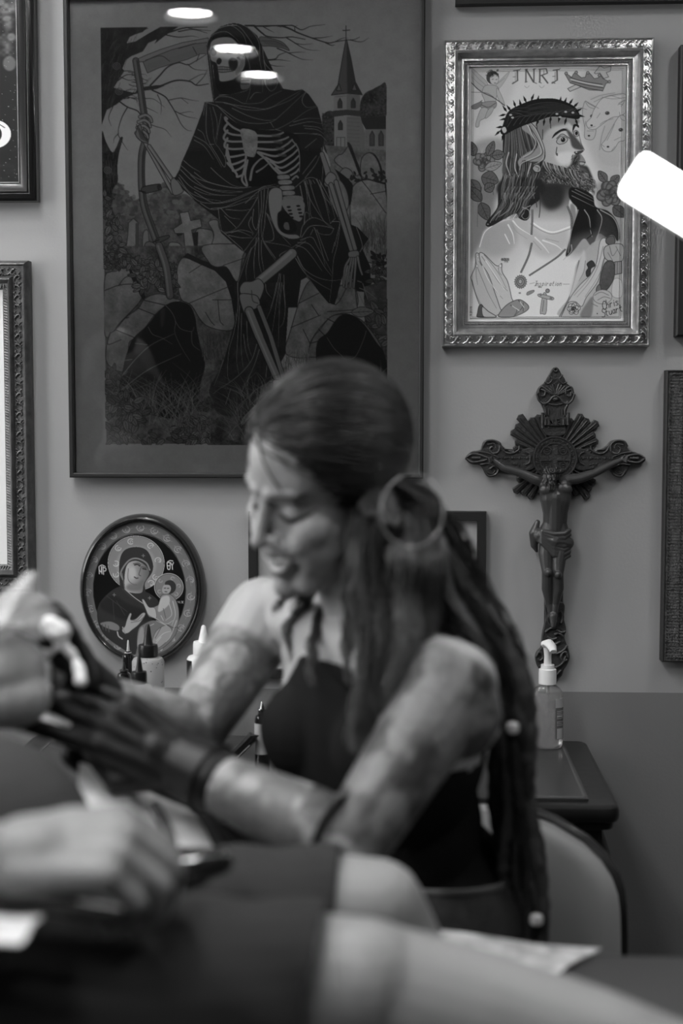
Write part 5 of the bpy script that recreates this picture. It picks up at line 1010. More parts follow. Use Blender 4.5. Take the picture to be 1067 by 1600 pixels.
# name scroll INRI
mb=MB(); mb.prism([(CX(a,b)[0],CX(a,b)[2]) for a,b in ((470,300),(540,308),(605,300),(605,345),(540,353),(470,345))],WALL-.017,WALL-.012,.0005)
for x in (466,612): mb.tube([CX(x,275,.005),CX(x,365 if x<500 else 345,.005)],.003,10)
scr=obj('scroll',mb,m_cross,cr)
mb=MB()
def st(pts): mb.tube([CX(a,b,.006) for a,b in pts],.0011,5)
for x0 in (482,585): st([(x0,312),(x0,345)]); st([(x0-5,312),(x0+5,312)]); st([(x0-5,345),(x0+5,345)])
st([(503,345),(503,312),(526,345),(526,312)]); st([(545,345),(545,312),(560,313),(563,325),(546,330),(566,345)])
obj('lettering',mb,m_corpus,scr)
# acanthus at the foot
mb=MB()
for l in ([(440,1100),(480,1120),(515,1110)],[(420,1140),(460,1130),(500,1160)],[(270,1330),(290,1290),(320,1300),(325,1340),(300,1360),(285,1340)],[(540,1330),(525,1290),(495,1290),(480,1330),(500,1360),(530,1350)],[(400,1280),(440,1300),(500,1270),(530,1230)],[(430,1420),(470,1400),(500,1370),(520,1320)],[(330,1440),(380,1480),(440,1480),(480,1440)],[(345,1120),(380,1090),(430,1080)],[(470,940),(490,980),(480,1040)],[(300,1400),(340,1430),(400,1420)],[(380,1200),(420,1220),(470,1200)],[(360,1160),(400,1180),(440,1170)]):
    mb.tube([CQ(a,b,.003) for a,b in crs(np.array(l,float),4)],.0026,6)
for q_ in ((405,1010),): mb.lathe([(.006,.003),(.008,.007),(.011,.006),(.012,.002)],CQ(*q_),14,M=Mx,sy=1.3)
obj('foot_ornament',mb,m_cross,cr)
# the figure
def cz(u,v,h): return CX(u,v,h)
b=MB(); H=.012
def CC(pts,rr): b.chain([np.array(p) for p in pts],rr,12)
q=CQ
CC([cz(480,665,H),cz(535,690,H+.004),cz(600,665,H)],[.010,.012,.010])
CC([cz(505,700,H+.002),q(372,0,H+.003),q(378,110,H+.002),q(375,200,H),q(355,270,H)],[.0185,.019,.0150,.014,.0165])
CC([cz(575,700,H+.002),q(455,0,H+.003),q(448,110,H+.002),q(448,200,H),q(455,270,H)],[.0185,.019,.0150,.014,.0165]); CC([q(412,-20,H+.006),q(412,240,H+.004)],[.018,.015])
b.sph(cz(498,715,H+.013),(.017,.009,.011),12,8); b.sph(cz(582,712,H+.013),(.017,.009,.011),12,8)
for i in range(3):
    for sx in (-1,1): b.sph(q(405+sx*22,60+i*42,H+.012),(.006,.005,.0048),8,6)
for k in range(4):
    for sx in (-1,1): b.cap(q(410+sx*55,10+k*14,H+.010),q(410+sx*85,25+k*14,H+.006),.0018,.0018,6)
CC([cz(470,670,H),cz(420,655,H+.002),cz(330,615,H+.002),cz(240,590,H),cz(190,550,H)],[.0105,.0095,.0075,.0068,.0042])
CC([cz(610,660,H),cz(680,650,H+.002),cz(765,620,H+.002),cz(850,575,H),cz(915,545,H)],[.0105,.0095,.0075,.0066,.0042])
for sx,c0 in ((-1,(180,545)),(1,(925,540))):
    b.sph(cz(c0[0],c0[1],H),(.006,.004,.006),10,8)
    for k in range(4): b.cap(cz(c0[0],c0[1]-4+k*3,H+.002),cz(c0[0]+sx*(24-k*2),c0[1]-12+k*10,H+.006),.002,.0016,6)
    b.cap(cz(c0[0],c0[1]-5,H+.002),cz(c0[0]+sx*6,c0[1]-22,H+.006),.0021,.0016,6)
CC([q(355,300,H),q(340,450,H+.006),q(345,600,H+.014),q(350,740,H+.008),q(370,870,H+.004),q(395,985,H+.006)],[.015,.0145,.0098,.0105,.007,.0055])
CC([q(450,300,H),q(445,450,H+.008),q(435,610,H+.016),q(440,740,H+.009),q(420,870,H+.005),q(405,985,H+.008)],[.015,.0145,.0098,.0105,.007,.0055])
CC([q(400,970,H+.010),q(400,1050,H+.014)],[.0075,.005]); b.sph(q(350,600,H+.022),.0072,8,6); b.sph(q(430,615,H+.024),.0072,8,6)
# head bowed to its right
hd=cz(512,640,H+.016); CC([cz(540,690,H+.004),cz(520,655,H+.010)],[.007,.008]); b.sph(hd,(.0125,.014,.016),16,12); b.sph(np.array(hd)+(.001,-.006,-.010),(.008,.008,.009),12,8); b.cap(np.array(hd)+(.002,-.012,.002),np.array(hd)+(.003,-.019,-.004),.002,.003,8)
corp=obj('figure',remesh(b,.0011,3,'figure'),m_corpus,cr if 1 else None,ang=0)
mb=MB()
for k in range(70):
    a=rng.uniform(0,2*PI); z=rng.uniform(-.3,1); p0=np.array(hd)+np.array([.0135*math.cos(a)*math.sqrt(1-z*z*.6),-.001+.012*abs(math.sin(a))*-1*math.sqrt(1-z*z*.6) if z<.35 else -.010*math.sin(a),.016*z+.003])
    if p0[1]<hd[1]-.009 and p0[2]<hd[2]+.005: continue
    mb.tube([p0,p0+(.001,-.001,-.006),p0+(.003*math.cos(a),0,-.013)],[.0016,.0018,.001],5)
for k in range(12): mb.tube([np.array(hd)+(.006*math.cos(k),-.012+.003*math.sin(k),-.012),np.array(hd)+(.004*math.cos(k),-.013,-.022)],[.0018,.0008],5)
obj('hair',mb,m_cross,corp)
mb=MB()
for k in range(3): mb.tube([np.array(hd)+(.0150*math.cos(a+k),.0150*math.sin(a+k)-.001,.0085+.0016*math.sin(3*a+k*2)) for a in np.linspace(0,2*PI,26)],.0013,5)
for k in range(20): a=k*2*PI/20; mb.tube([np.array(hd)+(.015*math.cos(a),.015*math.sin(a),.008),np.array(hd)+(.020*math.cos(a+.1),.020*math.sin(a+.1),.011+.004*(k%2))],[.0013,.0003],5)
obj('thorn_crown',mb,m_cross,corp)
b=MB()
for k in range(7):
    f=k/6.; y0=245+f*40; y1=250+f*215; l=[(262-f*6,y0+20+f*15),(300,y0+15+f*55),(400,y0+38+f*130),(480,(y0+y1)/2+32+f*80),(535,y1*.5+y0*.5+f*85)]
    b.tube([q(a,c_,H+.004+.014*math.sin(PI*(i+.4)/4.8)) for i,(a,c_) in enumerate(l)],[.004,.0052,.0056,.005,.004],8)
CC([q(290,300,H+.004),q(400,340,H+.008),q(510,360,H+.004)],[.014,.017,.013]); CC([q(400,400,H+.008),q(505,430,H+.005)],[.010,.009]); CC([q(265,190,H),q(235,280,H+.002),q(240,380,H),q(260,430,H)],[.005,.009,.007,.003])
b2=b; obj('loincloth',remesh(b2,.0011,2,'loincloth'),m_corpus,cr if 1 else None,ang=0)
# ------------------------------------------------------------------ task lamp bar
m_bar=mat('lit_tube_diffuser',.95,.4,emit=LEDBAR); m_lamphouse=mat('white_lamp_housing',.8,.4)
YL=1.62
a0=P(992,274,YL); d=(P(1067,322,YL)-a0); d/=np.linalg.norm(d); d=d+np.array([0,-.10,0]); d/=np.linalg.norm(d)
nrm=np.cross(d,(0,1,0)); nrm/=np.linalg.norm(nrm); dep=np.cross(nrm,d)
t=thing('task_lamp','glowing white bar lamp entering the picture in front of the silver framed print','lamp',a0+d*.38)
def barbox(l0,l1,w,h,off=0,r=.012):
    mb=MB(); mb.rbox((-w/2,-h/2,l0),(w/2,h/2,l1),r,4); M=np.stack([nrm,dep,d],1); return mb.xf(M,a0+dep*off)
obj('diffuser',barbox(-.006,.40,.052,.040),m_bar,t)
obj('housing',barbox(.004,.41,.050,.022,.028,.008),m_lamphouse,t)
j=a0+d*.36+dep*.045; b_=np.array([.95,1.95,0.02])
mb=MB(); mb.tube([j,j+np.array([.16,.10,.10]),np.array([.95,1.95,1.50])],.011,10); mb.tube([(.95,1.95,1.50),b_],.013,12); obj('arm',mb,m_blackwood,t)
obj('base',MB().lathe([(0,0),(.16,0),(.16,.012),(.03,.03),(0,.03)],(b_[0],b_[1],0),32),m_blackwood,t)

# unseen floor lamp, added far left to brighten the paper and work
lp=np.array([-1.2,1.15,2.32]); tg=P(215,1250,1.43); ax=(tg-lp)/np.linalg.norm(tg-lp)
t=thing('added_floor_lamp','black floor lamp added out of view left of the bench to light the work','lamp',(-1.62,1.0,0))
q1=np.cross(ax,(0,0,1)); q1/=np.linalg.norm(q1); q2=np.cross(q1,ax); Ml=np.stack([q1,q2,ax],1)
obj('shade',MB().lathe([(.03,-.10),(.05,-.08),(.10,.02),(.097,.02),(.047,-.078),(.027,-.098)],lp,32,M=Ml,cap=False),m_blackwood,t)
obj('pole',MB().tube([lp-ax*.1,lp-ax*.1+np.array([-.05,-.02,.02]),(-1.68,1.0,2.1),(-1.68,1.0,.02)],.012,10),m_blackwood,t)
obj('base',MB().lathe([(0,0),(.15,0),(.15,.015),(.02,.03),(0,.03)],(-1.68,1.0,0),32),m_blackwood,t)
ld=bpy.data.lights.new('bulb','SPOT'); ld.energy=SPOT; ld.spot_size=R(20); ld.spot_blend=.6; ld.shadow_soft_size=.06; lo_=bpy.data.objects.new('bulb',ld); COL.objects.link(lo_)
lo_.location=Vector(lp+ax*.02); lo_.rotation_euler=Vector(ax).to_track_quat('-Z','Y').to_euler(); lo_['label']='bulb in the added floor lamp outside the picture'; lo_['category']='bulb'; lo_.parent=t; lo_.location=Vector(lp+ax*.02)-t.location
del lo_['label']; del lo_['category']

# ------------------------------------------------------------------ carved side table
ZT=float(P(905,1158,2.56)[2]); xr=float(P(919,1158,2.56)[0]); yf=None
YFT=(CAM[2]-ZT); 
def yat(py,x=900):   # distance at which table height shows on this row
    lo,hi=1.0,3.0
    for _ in range(40):
        m_=(lo+hi)/2
        if P(x,py,m_)[2]>ZT: lo=m_
        else: hi=m_
    return lo
YF=yat(1258); xf=float(P(955,1258,YF)[0])
m_tablewood=mat('dark_table_wood',.19,.3,var=.35,vscale=10,stretch=(2,22,2),coat=.25); m_tableedge=mat('black_table_edge',.085,.35,coat=.2,bump=.05)
t=thing('side_table','dark wooden side table with a carved apron against the wall','table',(xr-.5,2.4,0))
xl=xr-1.02; Y1=2.585
mb=MB(); mb.rbox((xl,YF,ZT-.030),(xr,Y1,ZT-.004),.022,5); mb.rbox((xl+.008,YF+.008,ZT-.042),(xr-.008,Y1,ZT-.029),.02,5)
obj('top_frame',mb,m_tableedge,t)
tpn=obj('top_panel',MB().box((xl+.045,YF+.038,ZT-.006),(xr-.045,Y1-.012,ZT-.0005)),m_tablewood,t,False)
mb=MB()
for (xa,ya,xb,yb) in ((xl+.05,YF+.045,xr-.05,YF+.045),(xr-.05,YF+.045,xr-.05,Y1-.02),(xl+.05,YF+.045,xl+.05,Y1-.02)): mb.tube([(xa,ya,ZT-.001),(xb,yb,ZT-.001)],.0022,6)
obj('inlay_line',mb,mat('inlay',.3,.3),tpn)
mb=MB(); z0=ZT-.042
pts=[(xl+.03+ (xr-xl-.06)*k/24.,z0-.10-.028*math.sin(PI*k/24.*3)**2) for k in range(25)]
mb.prism([(xr-.03,z0),(xl+.03,z0)]+pts,YF+.02,YF+.04,.002)
obj('apron',mb,m_tableedge,t)
mb=MB(); sp=[(Y1-.02,z0),(YF+.03,z0)]+[(YF+.03+(Y1-YF-.05)*k/14.,z0-.10-.03*math.sin(PI*k/14.*2)**2) for k in range(15)]
for xx in (xr-.045,xl+.025): 
    m2=MB().prism(sp,0,.02,.002); V=np.concatenate(m2.V); V=np.stack([V[:,1]+xx,V[:,0],V[:,2]],1); obj('side_apron',MB().add(V,[tuple(reversed(f)) for f in m2.Fc]),m_tableedge,t)
def scroll(o,ux,uz,s,n=18): return [np.array(o)+s*(1-k/n*.82)*(math.cos(k*.55)*np.array(ux)+math.sin(k*.55)*np.array(uz)) for k in range(n)]
mb=MB()
for k in range(7):
    for (o,ux) in (((xl+.12+k*.135,YF+.017,z0-.055),(1,0,0)),((xr-.022,YF+.06+k*.055,z0-.05),(0,1,0))): mb.tube(scroll(o,ux,(0,0,1 if k%2 else -1),.026),np.linspace(.006,.003,18),6); obj('carving',mb,m_tableedge,t); mb=MB()
for (x,y) in ((xl+.06,YF+.06),(xr-.055,YF+.055),(xl+.06,Y1-.05),(xr-.055,Y1-.05)):
    sx=1 if x>0 else -1; p=[(x,y,z0),(x+.018*sx,y-.012,z0-.08),(x+.022*sx,y-.016,z0-.2),(x-.005*sx,y,z0-.42),(x+.0*sx,y,.08),(x+.02*sx,y-.012,0.025)]
    mb=MB().tube(crs(p,6),np.interp(np.linspace(0,1,31),[0,.2,.4,.7,.9,1],[.03,.034,.026,.018,.017,.024]),10); obj('leg',mb,m_tableedge,t)

# ------------------------------------------------------------------ bottles on the table
m_clear=mat('clear_plastic',.93,.08,trans=.93,ior=1.35); m_gel=mat('clear_gel',.90,.12,trans=.72,ior=1.33,bump=.2,bscale=120); m_milky=mat('milky_plastic',.80,.35,trans=.25); m_whitepl=mat('white_plastic',.84,.35)
m_blackpl=mat('black_plastic',.09,.3); m_label=mat('label_paper',.62,.6); m_labeldark=mat('label_dark',.2,.6); m_darkglass=mat('dark_glass',.08,.08,coat=.5)
m_speck=mat('speckled_grey_plastic',.55,.4,trans=.1)
nt=m_speck.node_tree; b=nt.nodes['Principled BSDF']; tc=nt.nodes['Texture Coordinate']; v=nd(nt,'ShaderNodeTexVoronoi'); v.inputs['Scale'].default_value=150; nt.links.new(tc.outputs['Object'],v.inputs['Vector'])
rr=nd(nt,'ShaderNodeValToRGB'); rr.color_ramp.elements[0].position=.12; rr.color_ramp.elements[0].color=(.02,.02,.02,1); rr.color_ramp.elements[1].position=.2; rr.color_ramp.elements[1].color=(.33,.33,.33,1); nt.links.new(v.outputs['Distance'],rr.inputs[0]); nt.links.new(rr.outputs[0],b.inputs['Base Color'])
def onT(px,Y): p=P(px,1000,Y); return float(p[0]),Y
def pxz(px,py,Y): return P(px,py,Y)
# soap pump
YS=yat(1168,856); x,y=onT(856,YS); mpp=YS/F
t=thing('soap_bottle','clear pump bottle of hand gel with a white pump on the side table','bottle',(x,y,ZT))
hb=(1168-1068)*mpp; w=.5*50*mpp
prof=[(0,0),(.86,0),(.97,.03),(1,.08),(1,.80),(.96,.88),(.80,.95),(.50,1.0),(.44,1.03),(.44,1.10)]
obj('bottle_body',MB().lathe([(r_*w,z_*hb) for r_,z_ in prof],(x,y,ZT+.0005),40,sy=.62),m_clear,t)
obj('gel',MB().lathe([(r_*w*.955,z_*hb*.985+.002) for r_,z_ in prof[:6]]+[(.6*w,.885*hb)],(x,y,ZT+.0005),40,sy=.60),m_gel,t)
def curved(name,a0_,a1_,z0_,z1_,m,off=1.01,par=None): 
    mb=MB(); n=10; V=[]
    for zz in (z0_,z1_):
        for k in range(n+1): a=R(a0_+(a1_-a0_)*k/n); V.append((x+w*off*math.cos(a),y+w*off*.62*math.sin(a),ZT+zz*hb))
    V+= [(x+(q[0]-x)*.99,y+(q[1]-y)*.99,q[2]) for q in V]; o2=2*(n+1)
    Fc=[(k,k+1,k+n+2,k+n+1) for k in range(n)]+[(o2+k+1,o2+k,o2+k+n+1,o2+k+n+2) for k in range(n)]
    return obj(name,mb.add(V,Fc),m,par or t)
curved('label',-62,-8,.66,.80,m_label); lb=curved('label',-62,-8,.16,.655,mat('label_grey',.36,.6))
curved('barcode',-55,-20,.165,.33,m_label,1.02,lb)
mb=MB()
for k in range(9): 
    zz=.38+.028*k
    if k in (3,): continue
    a=[R(-56+6*j) for j in range(6 if k%2 else 7)]; mb.tube([(x+w*1.02*math.cos(q_),y+w*1.02*.62*math.sin(q_),ZT+zz*hb) for q_ in a],.0005 if k!=5 else .0012,5)
obj('label_text',mb,m_label,lb)
zc=ZT+hb*1.02; r0=20.5/2*mpp*1.35
obj('collar',MB().lathe([(0,0),(r0,0),(r0*1.0,.020),(r0*.97,.026),(r0*.78,.027),(r0*.76,.034),(0,.034)],(x,y,zc),28),m_whitepl,t)
mb=MB(); mb.lathe([(.0068,0),(.0062,.016),(.0078,.028),(.0095,.034),(0,.036)],(x,y,zc+.034),16); mb.tube([(x-.006,y,zc+.070),(x+.000,y-.006,zc+.073),(x+.005,y-.018,zc+.069),(x+.007,y-.030,zc+.062)],[.0095,.0105,.0085,.006],12,flat=.7)
obj('pump_head',mb,m_whitepl,t); obj('dip_tube',MB().tube([(x,y,zc),(x+.002,y,ZT+.012)],.0028,10),m_milky,t)
def bottle(name,label,px,Y,rad_px,top_py,cap_py,tip_py,mb_,mc_,mt_=None,neck=True,lab=None,grp=None,sy=1):
    x,y=onT(px,Y); mpp=Y/F; r_=rad_px*mpp; zt=float(P(px,top_py,Y)[2]); zc_=float(P(px,cap_py,Y)[2]); zz=float(P(px,tip_py,Y)[2]); h=zt-ZT
    t=thing(name,label,'bottle',(x,y,ZT),grp)
    obj('bottle_body',MB().lathe([(0,0),(r_*.93,0),(r_,.004),(r_,h-.008),(r_*.9,h-.003),(r_*.5,h),(r_*.45,h+.004)],(x,y,ZT+.0005),32,sy=sy),mb_,t)
    ch=zc_-zt; rc=r_*.62
    cp=obj('cap',MB().lathe([(0,0),(rc,0),(rc,ch*.8),(rc*.94,ch),(0,ch)],(x,y,zt+.001),24),mc_,t)
    obj('nozzle',MB().lathe([(rc*.55,0),(rc*.5,.002),(rc*.36,(zz-zc_)*.45),(rc*.22,(zz-zc_)*.92),(rc*.12,(zz-zc_)),(0,(zz-zc_))],(x,y,zc_),16),mt_ or mc_,cp)
    if lab:
        a0_,a1_,f0,f1,ml=lab; n=10; V=[]
        for q_ in (f0,f1):
            for k in range(n+1): a=R(a0_+(a1_-a0_)*k/n); V.append((x+(r_+.0004)*math.cos(a),y+sy*(r_+.0004)*math.sin(a),ZT+h*q_))
        V+=[(x+(v_[0]-x)*.985,y+(v_[1]-y)*.985,v_[2]) for v_ in V]; o2=2*(n+1); obj('label',MB().add(V,[(k,k+1,k+n+2,k+n+1) for k in range(n)]+[(o2+k+1,o2+k,o2+k+n+1,o2+k+n+2) for k in range(n)]),ml,t)
    return t
bottle('squeeze_bottle','tall speckled grey squeeze bottle with a black twist cap below the oval icon',231,2.40,25.5,1026,1008,975,m_speck,m_blackpl)
bottle('squeeze_bottle','short speckled grey squeeze bottle with a black pointed cap, in front of the tall one',217,2.28,20,1068,1050,1022,m_speck,m_blackpl,lab=(-125,-30,.70,.84,m_label))
bottle('ink_bottle','slim black bottle with a grey cap standing left behind the tall squeeze bottle',200,2.47,9,1021,1020,1000,m_darkglass,m_milky)
bottle('ink_bottle','small glossy black bottle left of the short squeeze bottle',193,2.36,11,1050,1047,1035,m_darkglass,m_blackpl)
t=bottle('squeeze_bottle','white squeeze bottle with a white twist cap and black label right of the oval icon',318,2.40,27,1023,1003,977,m_whitepl,m_whitepl,lab=(-165,-125,.62,.96,m_blackpl))
bottle('spray_bottle','clear bottle with a tall black cap seen behind the long braids',798,2.40,19,1052,1040,985,m_clear,m_blackpl)
bottle('dropper_bottle','small dark dropper bottle with a white label behind the woman',409,2.30,12,1116,1108,1096,m_darkglass,mat('chrome_cap',.7,.12,metal=1),lab=(-170,-10,.35,.86,m_label))
# black stapler-like clip tool leaning on the table
p0,p1=P(352,1205,2.28),P(396,1150,2.28); t=thing('black_tool','black handheld tool leaning on the side table behind the upper arm','tool',(p0[0],2.28,ZT))
mb=MB().tube([(p0[0]-.02,2.30,ZT+.012),(p0[0],2.28,ZT+.02),p1,(p1[0]+.004,2.28,p1[2]-.004)],[.010,.014,.014,.008],10,flat=.6); obj('tool_body',mb,m_blackpl,t)
obj('edge_trim',MB().tube([(p0[0]+.006,2.268,ZT+.02),(p1[0]-.004,2.266,p1[2]-.012)],.0012,6),m_pewter,t)

# ------------------------------------------------------------------ chair
m_chairfab=mat('grey_upholstery',.50,.75,bump=.05,bscale=300); m_chairshell=mat('dark_chair_shell',.15,.35)
YCh=1.93; cx=float(P(735,1300,YCh)[0]); hw=float(P(968,1300,YCh)[0])-cx; zt=float(P(860,1260,YCh)[2])
t=thing('chair','armless chair with a rounded pale grey backrest and dark rim behind the woman','chair',(cx,YCh-.2,0))
def backshape(hw_,top,bot,thick,curve,y0):
    """rounded back panel curved round the sitter"""
    mb=MB(); nu,nv=28,16; V=[]
    for side in (0,1):
        for j in range(nv+1):
            v_=j/nv; z=bot+(top-bot)*v_; 
            k=1-abs(v_-.45)**2*.20; e=max(0,(v_-.62)/.38); wd=hw_*k*math.sqrt(max(0,1-e**2.6))*(.80+.20*min(1,v_*3))
            if j==nv: wd=hw_*.28
            for i in range(nu+1):
                u_=-1+2*i/nu; xx=wd*u_; rim=min(1,(1-abs(u_))*6)*min(1,(1-v_)*8+.15)
                yy=y0-curve*(xx/hw_)**2+.03*(v_-.5) ; th=thick*(.35+.65*math.sqrt(max(0,min(1,rim)))) 
                V.append((cx+xx,yy+(-th/2 if side==0 else th/2),z))
    m=(nu+1); off=m*(nv+1); Fc=[]
    for j in range(nv):
        for i in range(nu): a=j*m+i; Fc.append((a,a+1,a+m+1,a+m)); Fc.append((off+a+1,off+a,off+a+m,off+a+m+1))
    for i in range(nu): Fc.append((i+1,i,off+i,off+i+1)); a=nv*m+i; Fc.append((a,a+1,off+a+1,off+a))
    for j in range(nv): a=j*m; Fc.append((a,a+m,off+a+m,off+a)); a=j*m+nu; Fc.append((a+m,a,off+a,off+a+m))
    return mb.add(V,Fc)
obj('backrest',backshape(hw*.955,zt-.004,.47,.055,.07,YCh-.01),m_chairfab,t)
obj('back_shell',backshape(hw*1.03,zt+.001,.44,.030,.07,YCh+.028),m_chairshell,t)
mb=MB().rbox((cx-hw*.95,YCh-.46,.41),(cx+hw*.95,YCh-.02,.48),.08,5); obj('seat',mb,m_chairfab,t)
for sx in (-1,1):
    for yy in (YCh-.42,YCh-.04): obj('leg',MB().tube([(cx+sx*hw*.78,yy,.42),(cx+sx*hw*.9,yy+(.04 if yy>YCh-.2 else -.02),0.0)],[.018,.011],10),m_chairshell,t)

# ------------------------------------------------------------------ tattoo bench with paper
YB_=1.47; ZB=float(P(1000,1492,YB_)[2])
m_vinyl=mat('grey_vinyl',.26,.5,bump=.03,bscale=200)
t=thing('treatment_bench','padded grey vinyl treatment bench across the foreground','bench',(0,1.1,0))
mb=MB().rbox((-1.0,.78,ZB-.10),(1.05,YB_+.02,ZB),.04,5); obj('cushion',mb,m_vinyl,t)
obj('base_frame',MB().box((-.9,.86,ZB-.16),(.95,YB_-.06,ZB-.10)),m_blackpl,t,False)
for x_ in (-.8,.85):
    for y_ in (.92,YB_-.12): obj('leg',MB().tube([(x_,y_,0),(x_,y_,ZB-.15)],.025,12),m_pewter,t)
m_sheet=mat('white_paper',.86,.7)
m_printed=mat('printed_paper',.72,.6,var=.5,vscale=38)
def sheet(pts_px,zs,th=.0012,n=14):
    """thin paper laid over pixel outline corners at given depths"""
    c=[P(px,py,Y) for px,py,Y in pts_px]; V=[]
    for j in range(n+1):
        for i in range(n+1):
            u,v=i/n,j/n; p=(1-u)*(1-v)*c[0]+u*(1-v)*c[1]+u*v*c[2]+(1-u)*v*c[3]; V.append(p+np.array([0,0,zs*(math.sin(u*7+v*3)*.5+math.sin(v*9-u*2)*.5)]))
    V=np.array(V); m=n+1; V2=V-np.array([0,0,th]); Fc=[]; off=len(V)
    for j in range(n):
        for i in range(n): a=j*m+i; Fc.append((a,a+m,a+m+1,a+1)); Fc.append((off+a,off+a+1,off+a+m+1,off+a+m))
    for i in range(n): Fc.append((i,i+1,off+i+1,off+i)); a=n*m+i; Fc.append((a+1,a,off+a,off+a+1))
    for j in range(n): a=j*m; Fc.append((a+m,a,off+a,off+a+m)); a=j*m+n; Fc.append((a,a+m,off+a+m,off+a))
    return MB().add(np.concatenate([V,V2]),Fc)
def bz(px,Y): # bench-top row for depth Y
    return 800  # unused
def benchpt(px,Y,dz=.002):
    z=ZB+dz; lo,hi=700,2400
    for _ in range(40):
        m_=(lo+hi)/2
        if P(px,m_,Y)[2]>z: lo=m_
        else: hi=m_
    return (px,lo,Y)
o=obj('magazine_page',sheet([benchpt(660,1.475,.022),benchpt(940,1.478,.004),benchpt(812,1.34,.006),benchpt(540,1.28,.016)],.003),m_printed); tag(center(o,P(760,1510,1.42)),'printed white magazine page lying on the grey bench beside the bent knee','paper')
# ------------------------------------------------------------------ people
m_skin=mat('skin',.6,.52,attr=True,sss=.12,spec=.45); m_tank=mat('black_knit',.075,.9,bump=.05,bscale=300,spec=.2); m_denim=mat('dark_denim',.17,.85,bump=.15,bscale=260,var=.25,vscale=120)
m_glove=mat('black_nitrile',.065,.5,bump=.06,bscale=60,spec=.35); m_hair=mat('hair',.2,.38,attr=True,spec=.45); m_dread=mat('dreadlock_hair',.15,.7,attr=True,bump=.5,bscale=220)
V3=lambda *a: np.array(a,float)
def unit(v): v=np.array(v,float); return v/np.linalg.norm(v)
def hand(mb,w,d,n,thumb=1,curl=(.3,.3,.3,.3),spread=.0,tc=.5,S=1.0,wr=.026,len_=1.0,lift=None):
    """hand prims: w wrist, d towards the knuckles, n out of the back of the hand; thumb=+1 when the thumb lies along d x n"""
    d=unit(d); n=unit(n-d*np.dot(n,d)); s=np.cross(d,n)*thumb
    offs=[.030,.010,-.010,-.028]; kl=[.088,.092,.086,.078]; L=[(.044,.026,.021),(.048,.030,.022),(.045,.028,.021),(.034,.021,.019)]; rad=[.0098,.0102,.0096,.0085]
    for i in range(4):
        k=w+(d*kl[i]+s*offs[i])*S; a=w+(d*.012+s*offs[i]*.62)*S
        mb.cap(a,k,.0175*S,.0125*S,12)
        if i<3: k2=w+(d*kl[i+1]+s*offs[i+1])*S; mb.cap(k*.9+a*.1,k2*.9+(w+(d*.012+s*offs[i+1]*.62)*S)*.1,.012*S,.012*S,10); mb.cap((a+k)/2,(w+(d*.012+s*offs[i+1]*.62)*S+k2)/2,.0145*S,.0145*S,10)
        c=0; p=k; dd=unit(d+s*spread*(1.5-i)*.5); r=rad[i]*S
        for j in range(3):
            c+=curl[i]*(1 if j<2 else .7); v=dd*math.cos(c)-n*math.sin(c); e=p+v*L[i][j]*S*len_; mb.cap(p,e,r*1.08,r*.93,12); p=e; r*=.92
    mb.cap(w-d*.02*S,w+d*.03*S,wr*S,.024*S,14)
    a=w+(d*.018+s*.022-n*.006)*S; b=a+unit(d*.75+s*.6-n*.25)*.040*S; c_=b+unit(d*.95+s*(.45-tc)-n*.35*tc)*.034*S; e=c_+unit(d*.9+s*(.2-tc)-n*.6*tc)*.027*S
    mb.cap(a,b,.018*S,.0135*S,12); mb.cap(b,c_,.0125*S,.0108*S,12); mb.cap(c_,e,.0108*S,.009*S,12)
# ============ the woman with tattooed arms
yaw,pit,rol=R(50),R(21),R(12)
f0=V3(-math.sin(yaw),-math.cos(yaw),0); l0=np.cross((0,0,1),f0); fH=f0*math.cos(pit)-V3(0,0,1)*math.sin(pit); uH=np.cross(fH,l0); lH=l0*math.cos(rol)-uH*math.sin(rol); uH=uH*math.cos(rol)+l0*math.sin(rol)
HS=1.0
EYE=P(423,792,1.585); H0=EYE-fH*.078*HS
MH=np.stack([lH,fH,uH],1)*HS      # local (left, forward, up) -> world
def HL(l,f,u): return H0+MH@V3(l,f,u)
ns,fs=P(708,1072,1.50),P(412,962,1.79)     # near and far shoulder
aT=R(42); fT=V3(-math.sin(aT),-math.cos(aT),0); lT=V3(math.cos(aT),-math.sin(aT),0); MT=np.stack([lT,fT,V3(0,0,1)],1)
nb=P(585,985,1.665); rib=P(592,1125,1.67); wai=P(606,1290,1.70); hip=P(640,1440,1.72)
ne,nw=P(548,1322,1.37),P(296,1202,1.46); fe,fw_=P(300,1150,1.66),P(140,1085,1.56)
art=thing('person','smiling woman with long hair, tattooed arms and black tank top, seated leaning forward','person',(hip[0],hip[1],0))
